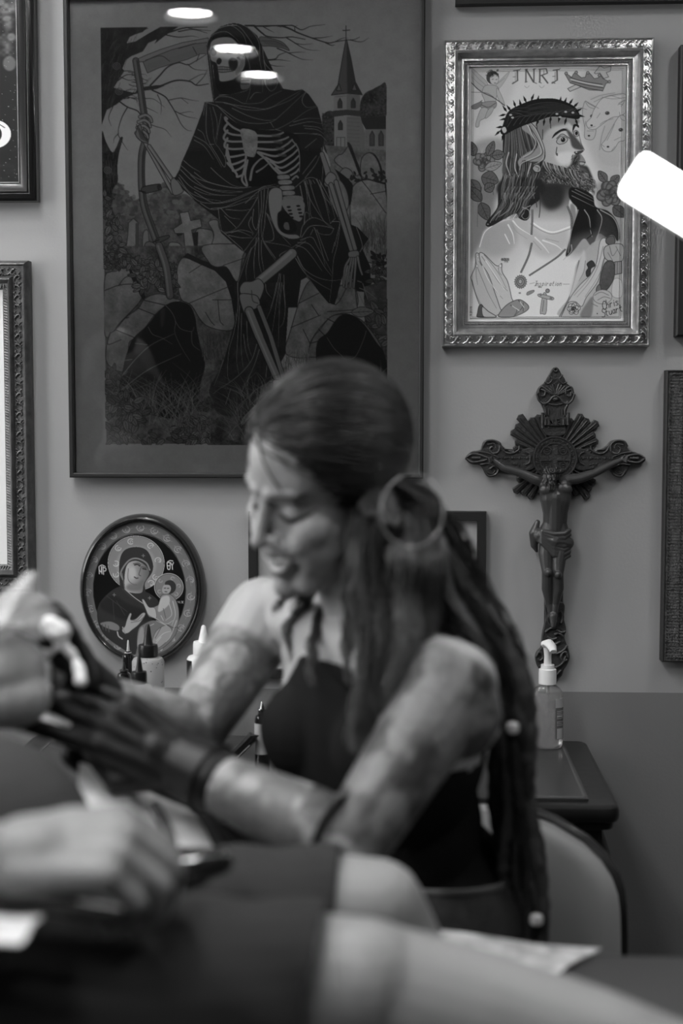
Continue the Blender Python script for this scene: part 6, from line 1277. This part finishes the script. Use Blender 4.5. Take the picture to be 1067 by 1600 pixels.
def headprims(b):
    M=MH; hs=lambda c,r,nu=20,nv=14: b.sph(HL(*c),np.array(r) if not np.isscalar(r) else V3(r,r,r),nu,nv,M=M)
    hc=lambda a,c,ra,rb: b.cap(HL(*a),HL(*c),ra*HS,rb*HS,14)
    hs((0,-.006,.036),(.071,.092,.080),28,20); hs((0,.033,-.032),(.058,.052,.074),24,16); hs((0,.040,.030),(.058,.047,.045))
    for s in (-1,1):
        hc((s*.050,.000,-.052),(s*.022,.062,-.096),.022,.018); hs((s*.040,.046,-.056),.025); hs((s*.041,.056,-.026),.024); hs((s*.034,.070,-.040),.0165); hs((s*.035,.046,-.048),(.027,.034,.042)); hc((s*.040,.070,.022),(s*.010,.083,.021),.008,.0085)
        hs((s*.031,.0665,-.002),.0135); hs((s*.0125,.091,-.0345),.0080); hc((s*.018,.090,-.040),(s*.034,.070,-.062),.006,.007); hs((s*.072,-.006,-.012),(.008,.018,.030))
        hc((s*.036,.060,-.062),(s*.022,.064,-.092),.013,.014)
    hc((0,.083,.010),(0,.101,-.028),.0066,.0090); hs((0,.1030,-.0320),.0100); hs((0,.077,-.103),.0175); hs((0,.070,-.080),.019); hs((0,.068,-.052),(.026,.017,.012)); hs((0,.077,-.0475),(.019,.0145,.011)); hs((0,.066,-.066),(.028,.018,.014))
    b.tube([HL(*p) for p in crs(np.array([(-.028,.076,-.053),(-.014,.089,-.0585),(0,.0935,-.0575),(.014,.089,-.0585),(.028,.076,-.053)]),4)],.0042,8)
    b.tube([HL(*p) for p in crs(np.array([(-.028,.074,-.056),(-.015,.086,-.0735),(0,.0895,-.0785),(.015,.086,-.0735),(.028,.074,-.056)]),4)],.0048,8)
    b.cap(HL(0,-.015,-.055),nb,.053,.050,20); b.cap(HL(0,.03,-.085),HL(0,.0,-.10),.022,.03,14)
def torso(b,g=0):
    b.cap(fs+V3(.035,-.02,.0),ns+V3(-.035,.02,.0),.042+g,.043+g,18); b.cap(nb,nb+V3(0,0,-.05),.052+g,.075+g,20)
    b.cap(nb+V3(0,0,.005),ns+V3(-.02,.02,.02),.034+g,.030+g,14); b.cap(nb+V3(0,0,.005),fs+V3(.02,-.02,.02),.034+g,.030+g,14)
    b.sph(rib,(.140+g,.098+g,.165+g),28,20,M=MT); b.sph(rib+V3(0,0,.07),(.150+g,.082+g,.085+g),24,16,M=MT); b.sph(wai,(.122+g,.092+g,.15+g),26,18,M=MT); b.sph(hip,(.160+g,.118+g,.155+g),26,18,M=MT); b.sph(hip-V3(0,0,.10),(.165+g,.13+g,.10+g),24,16,M=MT)
    for s in (-1,1): b.sph(rib+fT*.062+lT*.060*s+V3(0,0,-.010),(.056+g,.047+g,.062+g),18,12,M=MT)
b=MB(); headprims(b); torso(b)
b.chain([ns,ns+(ne-ns)*.28,ns+(ne-ns)*.62,ne],[.049,.047,.042,.036],18); b.chain([ne,ne+(nw-ne)*.25,ne+(nw-ne)*.65,nw],[.037,.041,.034,.026],18)
b.chain([fs,fs+(fe-fs)*.3,fs+(fe-fs)*.65,fe],[.050,.049,.043,.036],18); b.chain([fe,fe+(fw_-fe)*.3,fw_],[.037,.040,.026],18)
b.cap(ns+V3(-.01,0,.004),ns+V3(.004,-.005,-.03),.049,.049,16)
me=remesh(b,.0028,8,'body'); v=verts(me); loc=(v-H0)@np.linalg.inv(MH).T
l,f,u=loc.T; front=(f>.045)
col=np.full(len(v),.60)
def paint(m,val,a): 
    global col; m=np.clip(m,0,1)*a; col=col*(1-m)+val*m
band=lambda x,w,s=.0015: np.clip((w-np.abs(x))/s,0,1)
al=np.abs(l)
uc=-.0565+ (al/.028)**2*.0035; lo=-.0770+(al/.028)**2*.0200
paint(front*np.clip((u-lo)/.002,0,1)*np.clip((uc-.0005-u)/.0015,0,1)*(al<.0265)*(f>.06),.95,1)           # teeth
paint(front*band(u-uc-.0015,.0026)*(al<.029)*(f>.058),.36,.9); paint(front*band(u-lo+.002,.0045)*(al<.0265)*(f>.06),.42,.9); paint(front*band(al-.0285,.0025)*band(u+.0555,.0035)*(f>.05),.22,.9)  # lips; crease shade at the mouth corners painted in
lash=-.0085-((al-.031)/.016)**2*-.004; paint(front*band(u-lash,.0032)*band(al-.032,.0185,.003),.05,1)
paint(front*band(u-.0065+.0*al,.0016)*band(al-.031,.014,.003),.38,.5)
brow=.0225+(-((al-.034)/.02)**2)*.004; paint(front*band(u-brow,.0036,.002)*band(al-.033,.019,.004),.25,.8)
paint(band(al-.0105,.004,.002)*band(u+.0435,.003,.0015)*(f>.088),.15,.9)
paint(front*band(al-.040,.014,.01)*band(u+.035,.014,.01),.60,.5)
# tattoos: inked sleeves on both arms, in their own co-ordinates
def sleeve(a,c,r0,t0,t1,seed,dark=.30,base=.50,side=None):
    d=c-a; L=np.linalg.norm(d); d=d/L; t=((v-a)@d)/L; rad=np.linalg.norm((v-a)-np.outer((v-a)@d,d),axis=1)
    m=(rad<r0)*np.clip((t-t0)/.06,0,1)*np.clip((t1-t)/.06,0,1)
    q=v*1.0; n1=vnoise(q,27,seed); n2=vnoise(q,58,seed+3); n3=vnoise(q,150,seed+5)
    ink=np.clip((n1*.55+n2*.3+n3*.15-.40)*6,0,1); lines=np.clip(1-np.abs(n1-.5)*16,0,1)*.8+np.clip(1-np.abs(n2-.5)*14,0,1)*.5
    if side is not None: m=m*np.clip(side(v)*30+.5,0,1)
    return m,np.clip(ink*.75+lines*.5,0,1)*(1)
sk=lambda w: (w-ns)@unit(V3(.3,-.9,.5))+.02
m1,i1=sleeve(ns+(ns-ne)*.10,ne,.064,.0,1.1,1); paint(m1,.38,.9); paint(m1*i1,.15,.92)  # near upper arm also painted darker for its shade, besides the tattoo
m2,i2=sleeve(ne,nw,.060,-.1,1.0,2); m2=m2*(1-m1); paint(m2,.48,.8); paint(m2*i2,.24,.85)
m3,i3=sleeve(fs,fe,.066,.28,1.05,6); paint(m3,.56,.6); paint(m3*i3,.28,.85)
m4,i4=sleeve(fe,fw_,.060,-.1,1.0,8); paint(m4*(1-m3),.50,.6); paint(m4*i4,.33,.8)
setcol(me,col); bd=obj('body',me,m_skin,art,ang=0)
# teeth
mb=MB(); 
for k in range(-4,5):
    lx=k*.0052; q=HL(lx,.0915-(lx/.028)**2*.016,-.0645+(lx/.028)**2*.0035); mb.sph(q,V3(.0034,.0022,.0060),10,8,M=MH)
obj('teeth',mb,mat('tooth_enamel',.95,.25),bd)
# eyelashes, nose ring
for s in (-1,1): obj('eyelashes',MB().tube([HL(s*(.018+.0045*k),.0800-.0009*(k-2)**2,-.0082-.0016*math.sin(k*.6)) for k in range(7)],.0016,6),m_glove,bd)
# tank top
b=MB(); torso(b,.005); me=remesh(b,.004,3,'tank_top'); v=verts(me); zt_=lambda py,Y=1.6: P(560,py,Y)[2]
za,zn=zt_(1195),zt_(1030); zw=zt_(1366,1.66)
cx_=lambda z: np.stack([np.interp(z,[hip[2],wai[2],rib[2],nb[2]],[hip[0],wai[0],rib[0],nb[0]]),np.interp(z,[hip[2],wai[2],rib[2],nb[2]],[hip[1],wai[1],rib[1],nb[1]])],1)
a_=((v[:,:2]-cx_(v[:,2]))@lT[:2]); k=(v[:,2]-za)/(zn-za); wid=.152-.105*np.clip(k,0,1)**.7
keep=(v[:,2]>zw-.02)&(v[:,2]<zn+.012*0+.0)&((v[:,2]<za)|(np.abs(a_)<wid)); cutmesh(me,keep)
o=obj('tank_top',me,m_tank,art,ang=0); s=o.modifiers.new('s','SOLIDIFY'); s.thickness=.002
# jeans
b=MB(); g=.008; b.sph(hip,(.160+g,.118+g,.155+g),26,18,M=MT); b.sph(hip-V3(0,0,.10),(.165+g,.13+g,.10+g),24,16,M=MT)
sh=[]
for s in (-1,1):
    h_=hip+lT*.085*s-V3(0,0,.10); kn=h_+fT*.40+lT*.05*s; kn[2]=.50; an=kn+V3(.02,.06,0); an[2]=.10; b.chain([h_,kn,an],[.088,.062,.048],16); sh.append(an)
me=remesh(b,.005,4,'jeans'); v=verts(me); cutmesh(me,v[:,2]<zw+.004); o=jn=obj('jeans',me,m_denim,art,ang=0); s=o.modifiers.new('s','SOLIDIFY'); s.thickness=.003
v=verts(me); band_=[]; zz=zw+.002
for k in range(41):
    a=2*PI*k/40; band_.append(hip*V3(1,1,0)+V3(0,0,zz)+lT*math.cos(a)*(.160+g)*math.sqrt(max(0,1-((zz-hip[2])/.163)**2))*1.0+fT*math.sin(a)*(.118+g)*math.sqrt(max(0,1-((zz-hip[2])/.163)**2)))
obj('waistband',MB().tube(band_,.0028,8,flat=1.5,cap=False),mat('denim_edge',.36,.8),jn)
for an in sh: obj('shoe',remesh(MB().cap(an+V3(0,0,-.055),an+fT*.13+V3(0,0,-.065),.042,.034).cap(an,an-V3(0,0,.05),.045,.045),.006,3,'shoe'),m_tank,art,ang=0)
# gloves
b=MB(); hand(b,nw+unit(nw-ne)*.012,P(160,1118,1.44)-nw,V3(.25,-.80,.55),thumb=-1,curl=(.10,.12,.55,.75),spread=.30,tc=.9,wr=.031,len_=1.12)
b.chain([nw+(ne-nw)*.13,nw+unit(nw-ne)*.02],[.037,.033],16); me=remesh(b,.0026,4,'glove'); o=obj('glove',me,m_glove,art,ang=0)
obj('glove_cuff',MB().tube([nw+(ne-nw)*.14+.0378*(math.cos(a)*unit(np.cross(ne-nw,(0,0,1)))+math.sin(a)*unit(np.cross(ne-nw,np.cross(ne-nw,(0,0,1))))) for a in np.linspace(0,2*PI,30)],.0022,6,cap=False),m_glove,o).location=(0,0,0)
fh=P(122,1058,1.53); b=MB(); hand(b,fh,P(98,985,1.49)-fh,V3(.75,.35,.35),thumb=-1,curl=(.85,.75,.7,.6),spread=.15,tc=.4,wr=.030)
b.chain([fw_+(fe-fw_)*.05,fh],[.034,.030],14); obj('glove',remesh(b,.0028,4,'glove'),m_glove,art,ang=0)
# ---------------- hair
HV=[];HC=[]; hm=MB(); hcol=[]
def strand(pts,r,c,n=4,tip=.35):
    k0=hm.n; N=len(pts); rr=r*np.linspace(1,tip,N); hm.tube(pts,rr,n,cap=False); hcol.extend([c]*(hm.n-k0))
r_=random.Random(12)
HC0=V3(0,-.016,.041); HR=V3(.081,.098,.087)
def onhead(d,lift=1.0): d=unit(d); k=1/np.linalg.norm(d/HR); return HC0+d*k*lift
tie=V3(.030,-.105,-.004)
def hairline(s):    # s 0 far side .. 1 near side, points along the front hairline (local)
    P_=[(-.068,.030,.020),(-.052,.060,.062),(-.015,.070,.090),(.020,.068,.088),(.045,.058,.066),(.063,.044,.036),(.071,.028,.000),(.075,.008,-.035),(.074,-.025,-.058)]
    q=crs(np.array(P_),8); return q[min(int(s*(len(q)-1)),len(q)-1)]
for i in range(2300):
    s=r_.random()**.8; st=hairline(s)-HC0; 
    back=r_.random()**1.2; top=V3(.0,-.02,.09)
    st=st+back*(V3(0,-.10,.045*(1-s)))*.9; d0=unit(st+V3(r_.gauss(0,.006),r_.gauss(0,.006),r_.gauss(0,.006))); d1=unit(tie-HC0+V3(r_.gauss(0,.012),r_.gauss(0,.012),r_.gauss(0,.012)))
    om=math.acos(max(-1,min(1,float(d0@d1)))); pts=[]; lift=1.0+r_.random()*.055+.02; wob=r_.gauss(0,.02)
    sag=-.34*(1-s)**1.2   # near side strands bow down over the temple
    for k in range(15):
        t=k/14; dd=(math.sin((1-t)*om)*d0+math.sin(t*om)*d1)/math.sin(om); dd=dd+V3(.0,0,-sag-wob)*math.sin(PI*t)*.9
        q=onhead(dd,lift+.02*math.sin(PI*t)-(.05*(1-t)**6)); pts.append(H0+MH@q)
    c=.10+.05*r_.random()+(.15 if r_.random()<.12 else 0); strand(pts,.0014,c)
# underlying scalp so no skin shows between strands
b=MB(); b.sph(H0+MH@(HC0+V3(0,-.004,.0)),HR*V3(.985,.985,.985),36,28,M=MH); me=b.mesh('scalp'); v=(verts(me)-H0)@np.linalg.inv(MH).T
g=np.clip((v[:,1]+.015)/.085,0,1); keep=v[:,2]>(-.075+.172*g**1.05); cutmesh(me,keep); setcol(me,np.full(len(me.vertices),.10)); scalp=me
def lock(ctrl,w0,w1,n,r=.0010,c=(.12,.2),wave=.004,wl=3.0,seed=1,flat=1.0,tip=.35):
    q=random.Random(seed); C_=crs(np.array([P(*p) if len(p)==3 else p for p in ctrl]),7); N=len(C_)
    for i in range(n):
        a=q.uniform(0,2*PI); rr=math.sqrt(q.random()); off=V3(math.cos(a)*rr,math.sin(a)*rr*.6*flat,math.sin(a*2)*rr*.3); ph=q.uniform(0,6.28); am=wave*q.uniform(.4,1.3); L=int(N*q.uniform(.78,1.0))
        pts=[]
        for k in range(L):
            t=k/(N-1); w=w0+(w1-w0)*t; pts.append(C_[k]+off*w*(.5+.5*min(1,t*4))+am*min(1,t*3)*V3(math.sin(t*wl*6.28+ph),math.cos(t*wl*5+ph),0))
        strand(pts,r,q.uniform(*c),tip=tip)
# falls in front of the near shoulder and chest
lock([(586,735,1.64),(598,800,1.530),(596,830,1.525),(590,920,1.52),(600,1010,1.50),(590,1080,1.49),(580,1150,1.48)],.024,.018,300,seed=2,c=(.13,.30))
lock([(556,790,1.585),(560,880,1.54),(572,970,1.52),(576,1060,1.495),(566,1150,1.475),(572,1190,1.47)],.012,.014,120,seed=3,c=(.15,.30),wave=.006)
lock([(622,758,1.67),(625,850,1.52),(636,930,1.51),(640,1000,1.49),(620,1060,1.48),(600,1120,1.475)],.015,.012,110,seed=4,c=(.22,.40),wave=.005)
lock([(640,760,1.66),(656,860,1.53),(662,940,1.52),(650,1010,1.50),(640,1060,1.49)],.024,.012,170,seed=5,c=(.12,.28))
lock([(540,850,1.60),(548,930,1.58),(545,1010,1.57),(548,1080,1.55)],.010,.008,50,seed=6,c=(.16,.34))
# wisps on the far side of the neck
lock([(500,890,1.68),(470,950,1.68),(450,990,1.68),(470,1050,1.66)],.012,.006,36,seed=7,c=(.2,.36)); lock([(480,905,1.67),(440,940,1.67),(425,965,1.66)],.008,.004,18,seed=8,c=(.2,.36))
lock([(500,950,1.66),(490,1020,1.60),(488,1080,1.57)],.008,.004,30,seed=9,c=(.15,.3))
# gathered knot and the fall over the back
lock([(600,745,1.60),(640,765,1.60),(665,790,1.60),(650,815,1.59),(625,800,1.58)],.022,.022,160,seed=10,c=(.09,.2),wave=.004)
lock([(640,780,1.61),(672,830,1.62),(725,930,1.65),(780,1020,1.66),(805,1100,1.66)],.040,.026,420,seed=11,c=(.12,.26),wave=.006)
lock([(660,800,1.60),(700,900,1.60),(740,960,1.61),(790,1060,1.63),(810,1200,1.64)],.022,.016,160,seed=12,c=(.12,.34),wave=.006)
lock([(640,830,1.58),(660,920,1.57),(690,970,1.58),(740,1000,1.60),(790,1090,1.63)],.030,.014,240,seed=13,c=(.11,.24),wave=.006)
lock([(690,840,1.58),(700,920,1.57),(740,985,1.56),(775,1050,1.58)],.006,.004,36,seed=14,c=(.34,.5),wave=.003)
me=hm.mesh('hair'); setcol(me,hcol); hair=obj('hair',me,m_hair,art,ang=0); obj('scalp_hair',scalp,m_hair,hair,ang=0).location=(0,0,0)
# dreadlocks
q=random.Random(3)
for k in range(20):
    x1=(k+q.random())/20; bot=[1488,1500,1480,1440,1495,1470][k%6]; tb=.0075+.0035*q.random()
    a=P(650+34*x1,800+50*x1,1.61+.03*q.random()); Yd=1.62+.07*q.random()
    pts=[a,P(706+50*x1,935+10*x1,Yd+.02),P(764+54*x1,1060,Yd),P(776+52*x1,1200,Yd),P(776+66*x1,1340,Yd),P(782+74*x1,bot,Yd-.01)]
    c=crs(np.array(pts),14); t=np.linspace(0,1,len(c)); c=c+np.stack([.004*np.sin(t*17+k),.004*np.cos(t*13+k*2),0*t],1)
    rr=tb*(.6+.4*np.minimum(1,t*5))*(1+.13*np.sin(t*150+k)+.10*np.sin(t*67+k*3))*(1-.35*t**3)
    me=MB().tube(c,rr,10).mesh('dreadlock'); vv=verts(me); setcol(me,.13+.09*vnoise(vv,70,k)+(.10 if k%5==2 else 0)); obj('dreadlock',me,m_dread,art,ang=0)
m_bead=mat('pale_bead',.8,.3)
for (px,py,Y) in ((801,1137,1.595),(838,1437,1.60)): p=P(px,py,Y); obj('hair_bead',MB().lathe([(.004,-.006),(.0068,-.0045),(.0075,0),(.0068,.0045),(.004,.006)],p,16),m_bead,art)
c_=P(644,800,1.480); pts=[c_+V3(.033*math.cos(a),.012*math.cos(a)+.06*max(0,math.sin(a)),.037*math.sin(a)) for a in np.linspace(R(110),R(455),40)]; obj('hoop_earring',MB().tube(pts,.0013,8),mat('silver_ring',.48,.3,metal=.3),art)
c_=P(520,1300,1.395); dx=unit(ne-nw); e1=unit(np.cross(dx,(0,0,1))); e2=np.cross(dx,e1); pc=ne+(nw-ne)*.10
obj('dark_elbow_ring',MB().tube([pc+.0415*(math.cos(a)*e1+math.sin(a)*e2) for a in np.linspace(0,2*PI,36)],.007,8,flat=.45,cap=False),m_tank,art)  # dark ring around the near forearm close to the elbow

# ============ the client on the bench
cl=thing('person','person in dark shorts and shirt on the bench, one hand resting on the thigh','person',tuple(P(-200,1640,1.15)*V3(1,1,0)+V3(0,0,ZB)))
K1=P(575,1536,1.13); K2=P(588,1418,1.31); H1=P(-330,1610,1.12); H2=P(-330,1560,1.30); S1=P(1180,1715,1.10); A1=P(1330,1745,1.10)
b=MB(); b.chain([H1,P(250,1560,1.12),K1+V3(-.05,0,.0),K1],[.085,.075,.056,.052],20); b.chain([K1,K1+(S1-K1)*.30,K1+(S1-K1)*.6,S1,A1],[.050,.053,.048,.034,.034],20); b.cap(A1,A1+V3(.02,0,.11),.034,.026,14)
b.sph(K1+V3(.0,-.010,.006),.049,14,10)
b.chain([H2,P(200,1440,1.32),K2+V3(-.05,0,0),K2],[.08,.066,.050,.046],20); sh2=K2+V3(.035,.03,-.09); b.chain([K2,sh2,K2+V3(.12,.05,-.135)],[.046,.047,.036],18)
T1=P(-700,1050,1.22); b.cap(H1*.5+H2*.5,T1,.13,.15,20)
ew,ww=P(-260,1345,1.00),P(0,1342,1.03); b.chain([T1+V3(-.03,-.15,.09),ew],[.060,.042],16); b.chain([ew,ew+(ww-ew)*.4,ww],[.042,.040,.0265],18)
hand(b,ww,P(190,1322,1.040)-ww,V3(.25,-.45,.9),thumb=-1,curl=(.85,.88,.90,1.0),spread=.10,tc=.5,S=1.02)
aw=P(35,1068,1.40); b.chain([T1+V3(-.03,.15,.09),P(-420,1110,1.40),P(-120,1075,1.40),P(8,1052,1.40),aw+V3(-.010,0,-.004)],[.06,.056,.052,.042,.034],18)
b.sph(P(12,1090,1.39),(.045,.035,.032),14,10)
nk=T1+V3(-.05,0,.16); hdC=nk+V3(.0,0,.17)   # neck and head, outside the picture to the left
b.cap(T1+V3(-.03,.15,.10),T1+V3(-.03,-.15,.10),.065,.065,16); b.cap(T1,nk,.10,.058,16); b.cap(nk,hdC-V3(0,0,.06),.055,.055,16); b.sph(hdC,(.098,.076,.115),20,14); b.sph(hdC+V3(.045,0,-.06),(.05,.05,.055)); b.cap(hdC+V3(.095,0,.005),hdC+V3(.112,0,-.035),.009,.012,10)
for sy in (-1,1): b.sph(hdC+V3(-.005,.077*sy,-.01),(.02,.01,.032),10,8); b.sph(hdC+V3(.082,.031*sy,.002),(.015,.014,.012),10,8)
b.cap(hdC+V3(.088,-.022,-.068),hdC+V3(.088,.022,-.068),.008,.008,8)
me=remesh(b,.0034,4,'body'); v=verts(me); col=np.full(len(v),.52)+.06*(vnoise(v,25,4)-.5); setcol(me,col); obj('body',me,m_skin,cl,ang=0)
b2=MB(); b2.sph(hdC+V3(-.018,0,.018),(.098,.083,.112),24,18); me=remesh(b2,.005,2,'hair'); vv=verts(me)-hdC; cutmesh(me,(vv[:,2]>.055)|((vv[:,0]<-.01)&(vv[:,2]>-.05))); setcol(me,np.full(len(me.vertices),.15)); obj('hair',me,m_hair,cl,ang=0)
m_shorts=mat('dark_shorts_fabric',.175,.9,bump=.06,bscale=200,spec=.2); m_shirt=mat('charcoal_shirt',.22,.9,bump=.08,bscale=150,spec=.2)
b=MB(); b.chain([H1,P(60,1560,1.12),P(300,1552,1.12),P(505,1535,1.125)],[.10,.090,.079,.066],22); b.chain([H2,P(150,1450,1.32),P(400,1424,1.315),P(545,1420,1.31)],[.095,.078,.062,.058],20); b.cap(H1,H2,.11,.10,18)
me=remesh(b,.004,3,'shorts'); v=verts(me); n_=vnoise(v,9,3)-.5; 
fold=.006*np.sin(v[:,0]*60+v[:,2]*70+6*n_)*np.clip((v[:,0]-P(250,1500,1.12)[0])*6+.5,0,1)
nrm_=np.empty(len(v)*3); me.vertices.foreach_get('normal',nrm_); nrm_=nrm_.reshape(-1,3); v=v+nrm_*(fold*.45+.004*n_)[:,None]; setverts(me,v)
planecut(me,P(487,1500,1.12),(1,0,-.22),lambda c:c.y<1.215); planecut(me,P(526,1400,1.31),(1,0,-.05),lambda c:c.y>=1.215 and c.x>-.25); o=obj('shorts',me,m_shorts,cl,ang=0); s=o.modifiers.new('s','SOLIDIFY'); s.thickness=.004
b=MB(); b.cap(P(-330,1560,1.22),T1,.15,.165,22); b.sph(P(-75,1310,1.26),(.130,.12,.098),24,16); b.sph(P(-260,1330,1.24),(.20,.15,.13),24,16)
me=remesh(b,.005,5,'shirt'); v=verts(me); nrm_=np.empty(len(v)*3); me.vertices.foreach_get('normal',nrm_); v=v+nrm_.reshape(-1,3)*(.008*(vnoise(v,16,5)-.5))[:,None]; setverts(me,v); obj('shirt',me,m_shirt,cl,ang=0)
# black phone under the hand, strap, papers, wrap
pc=P(62,1408,1.045); M=np.array(Matrix.Rotation(R(8),3,'Y')@Matrix.Rotation(R(-14),3,'X'))
t=thing('phone','black phone held under the resting hand on the dark shorts','phone',pc)
mb=MB(); mb.rbox((-.078,-.036,-.0045),(.078,.036,.0045),.010,5); mb.xf(M,pc); pb=obj('phone_body',mb,m_blackpl,t)
mb=MB(); mb.rbox((-.074,-.032,.0045),(.074,.032,.0056),.008,5); mb.xf(M,pc); obj('screen',mb,mat('phone_glass',.07,.04,coat=1),pb)
mb=MB(); mb.lathe([(0,0),(.005,0),(.005,.0015),(0,.0015)],(0,0,0),12); mb.xf(M,pc+M@V3(.06,.022,-.006)); obj('camera_lens',mb,m_darkglass,pb)
b=MB(); b.chain([P(262,1362,1.215),P(300,1358,1.215),P(345,1346,1.22)],[.016,.014,.012],14); b.sph(P(290,1372,1.21),(.022,.014,.010),12,8)
me=remesh(b,.002,3,'small_lump'); o=obj('small_lump',me,mat('glossy_black',.10,.12,coat=1),None,ang=0); tag(center(o,P(300,1368,1.215)),'small glossy dark case catching highlights on the shorts beside the resting hand','case')  # unidentified glossy lump, put here for its glints
o=obj('paper_sheet',sheet([(124,1183,1.50),(300,1265,1.50),(350,1352,1.42),(120,1290,1.34)],.003),m_sheet); tag(center(o,P(220,1270,1.43)),'bright white paper sheet showing between the black glove and the dark shirt','paper')
o=obj('paper_sheet',sheet([(-90,1418,1.00),(66,1430,1.00),(30,1475,.97),(-90,1490,.97)],.003),m_sheet); tag(center(o,P(0,1450,.985)),'white paper edge below the phone at the left edge','paper')
o=obj('black_strap',MB().tube(crs(np.array([P(238,1255,1.40),P(258,1290,1.385),P(266,1318,1.38),P(262,1350,1.38)]),6),.0075,10,flat=.5),m_glove); tag(center(o,P(258,1300,1.385)),'black cord crossing the bright white paper sheet','cord')
b=MB(); b.chain([P(120,1178,1.50),P(200,1215,1.52),P(300,1290,1.53),P(345,1345,1.50)],[.018,.024,.028,.024],14)  # plain black rounded form laid across the gap below the gloves
o=obj('black_form',remesh(b,.004,4,'black_form'),m_glove,None,ang=0); tag(center(o,P(230,1240,1.52)),'black rounded armrest below the gloved hands','form')
def crumple(name,prims,label,cat,m,amp=.006,sc=45,seed=1,vox=.0025):
    me=remesh(prims,vox,2,name); v=verts(me); nn=np.empty(len(v)*3); me.vertices.foreach_get('normal',nn); nn=nn.reshape(-1,3)
    d=np.abs(vnoise(v,sc,seed)-.5)*2+.5*np.abs(vnoise(v,sc*2.1,seed+2)-.5); setverts(me,v+nn*(amp*(d-.6))[:,None]); o=obj(name,me,m,None,ang=0); c=v.mean(0); tag(center(o,c),label,cat); return o
b=MB(); b.chain([P(60,985,1.43),P(78,976,1.43),P(93,988,1.43),P(94,1006,1.43)],[.008,.011,.012,.009],12); b.chain([P(100,1008,1.43),P(118,1030,1.43),P(126,1062,1.42)],[.007,.006,.008],10); b.chain([P(66,1020,1.43),P(80,1015,1.43)],[.010,.006],10)
crumple('paper_towel',b,'crumpled white paper towel at the top between the gloved hands','paper towel',m_sheet,.004,60,1,.002)
b=MB(); b.chain([P(80,1080,1.50),P(78,1120,1.50),P(92,1146,1.49),P(125,1146,1.49)],[.008,.011,.014,.010],12); b.chain([P(118,1156,1.49),P(148,1160,1.48)],[.012,.009],10); b.cap(P(108,1108,1.50),P(135,1104,1.50),.009,.007,10)
crumple('paper_towel',b,'crumpled white paper towel below the fingertips of the near glove','paper towel',m_sheet,.004,60,2,.002)
t=thing('tattoo_machine','grey wrapped tattoo machine held in the gloved hands','tattoo machine',P(96,1040,1.45))
obj('grip',MB().tube([P(86,1072,1.44),P(92,1045,1.45),P(99,1020,1.46)],[.006,.011,.010],14),mat('grey_grip',.42,.4),t); obj('motor_body',MB().tube([P(99,1020,1.46),P(106,990,1.475)],[.012,.013],16),m_blackpl,t); obj('needle_tip',MB().tube([P(86,1072,1.44),P(82,1088,1.435)],[.004,.0015],10),m_pewter,t)
# plastic film
m_film=mat('clear_film',.9,.10,alpha=1); nt=m_film.node_tree; b_=nt.nodes['Principled BSDF']; b_.inputs['Base Color'].default_value=(.75,.75,.75,1); tr=nd(nt,'ShaderNodeBsdfTransparent'); mx=nd(nt,'ShaderNodeMixShader'); mx.inputs[0].default_value=.30
nt.links.new(tr.outputs[0],mx.inputs[1]); nt.links.new(b_.outputs[0],mx.inputs[2]); nt.links.new(mx.outputs[0],nt.nodes['Material Output'].inputs[0])
outl=[(50,893),(66,915),(82,935),(100,955),(112,985),(108,1005),(85,1000),(60,985),(30,1000),(5,1030),(-40,1050),(-90,1040),(-100,980),(-50,950),(0,930),(25,908)]
mb=MB(); c0=P(30,965,1.40); ring=[P(x,y,1.47) for x,y in crs(np.array(outl,float),4,True)]; n=len(ring); V=[]; K=9
for j in range(K+1):
    k=j/K
    for i,p in enumerate(ring): 
        q_=c0+(p-c0)*k; q_=q_+V3(0,-.0,0); w=vnoise(np.array([[math.cos(i*2*PI/n)*3,math.sin(i*2*PI/n)*3,j*.25]]),1.6,4)[0]-.5; V.append(q_+V3(.010*w*k,-.05*(1-k*k)+.030*w*math.sin(PI*k),.012*w*k))
Fc=[(j*n+i,j*n+(i+1)%n,(j+1)*n+(i+1)%n,(j+1)*n+i) for j in range(K) for i in range(n)]
o=obj('plastic_wrap',MB().add(V,Fc),m_film,None,ang=0); s=o.modifiers.new('s','SOLIDIFY'); s.thickness=.0012; tag(center(o,c0),'crumpled clear plastic wrap with bright reflections at the left edge above the pale forearm','plastic wrap')
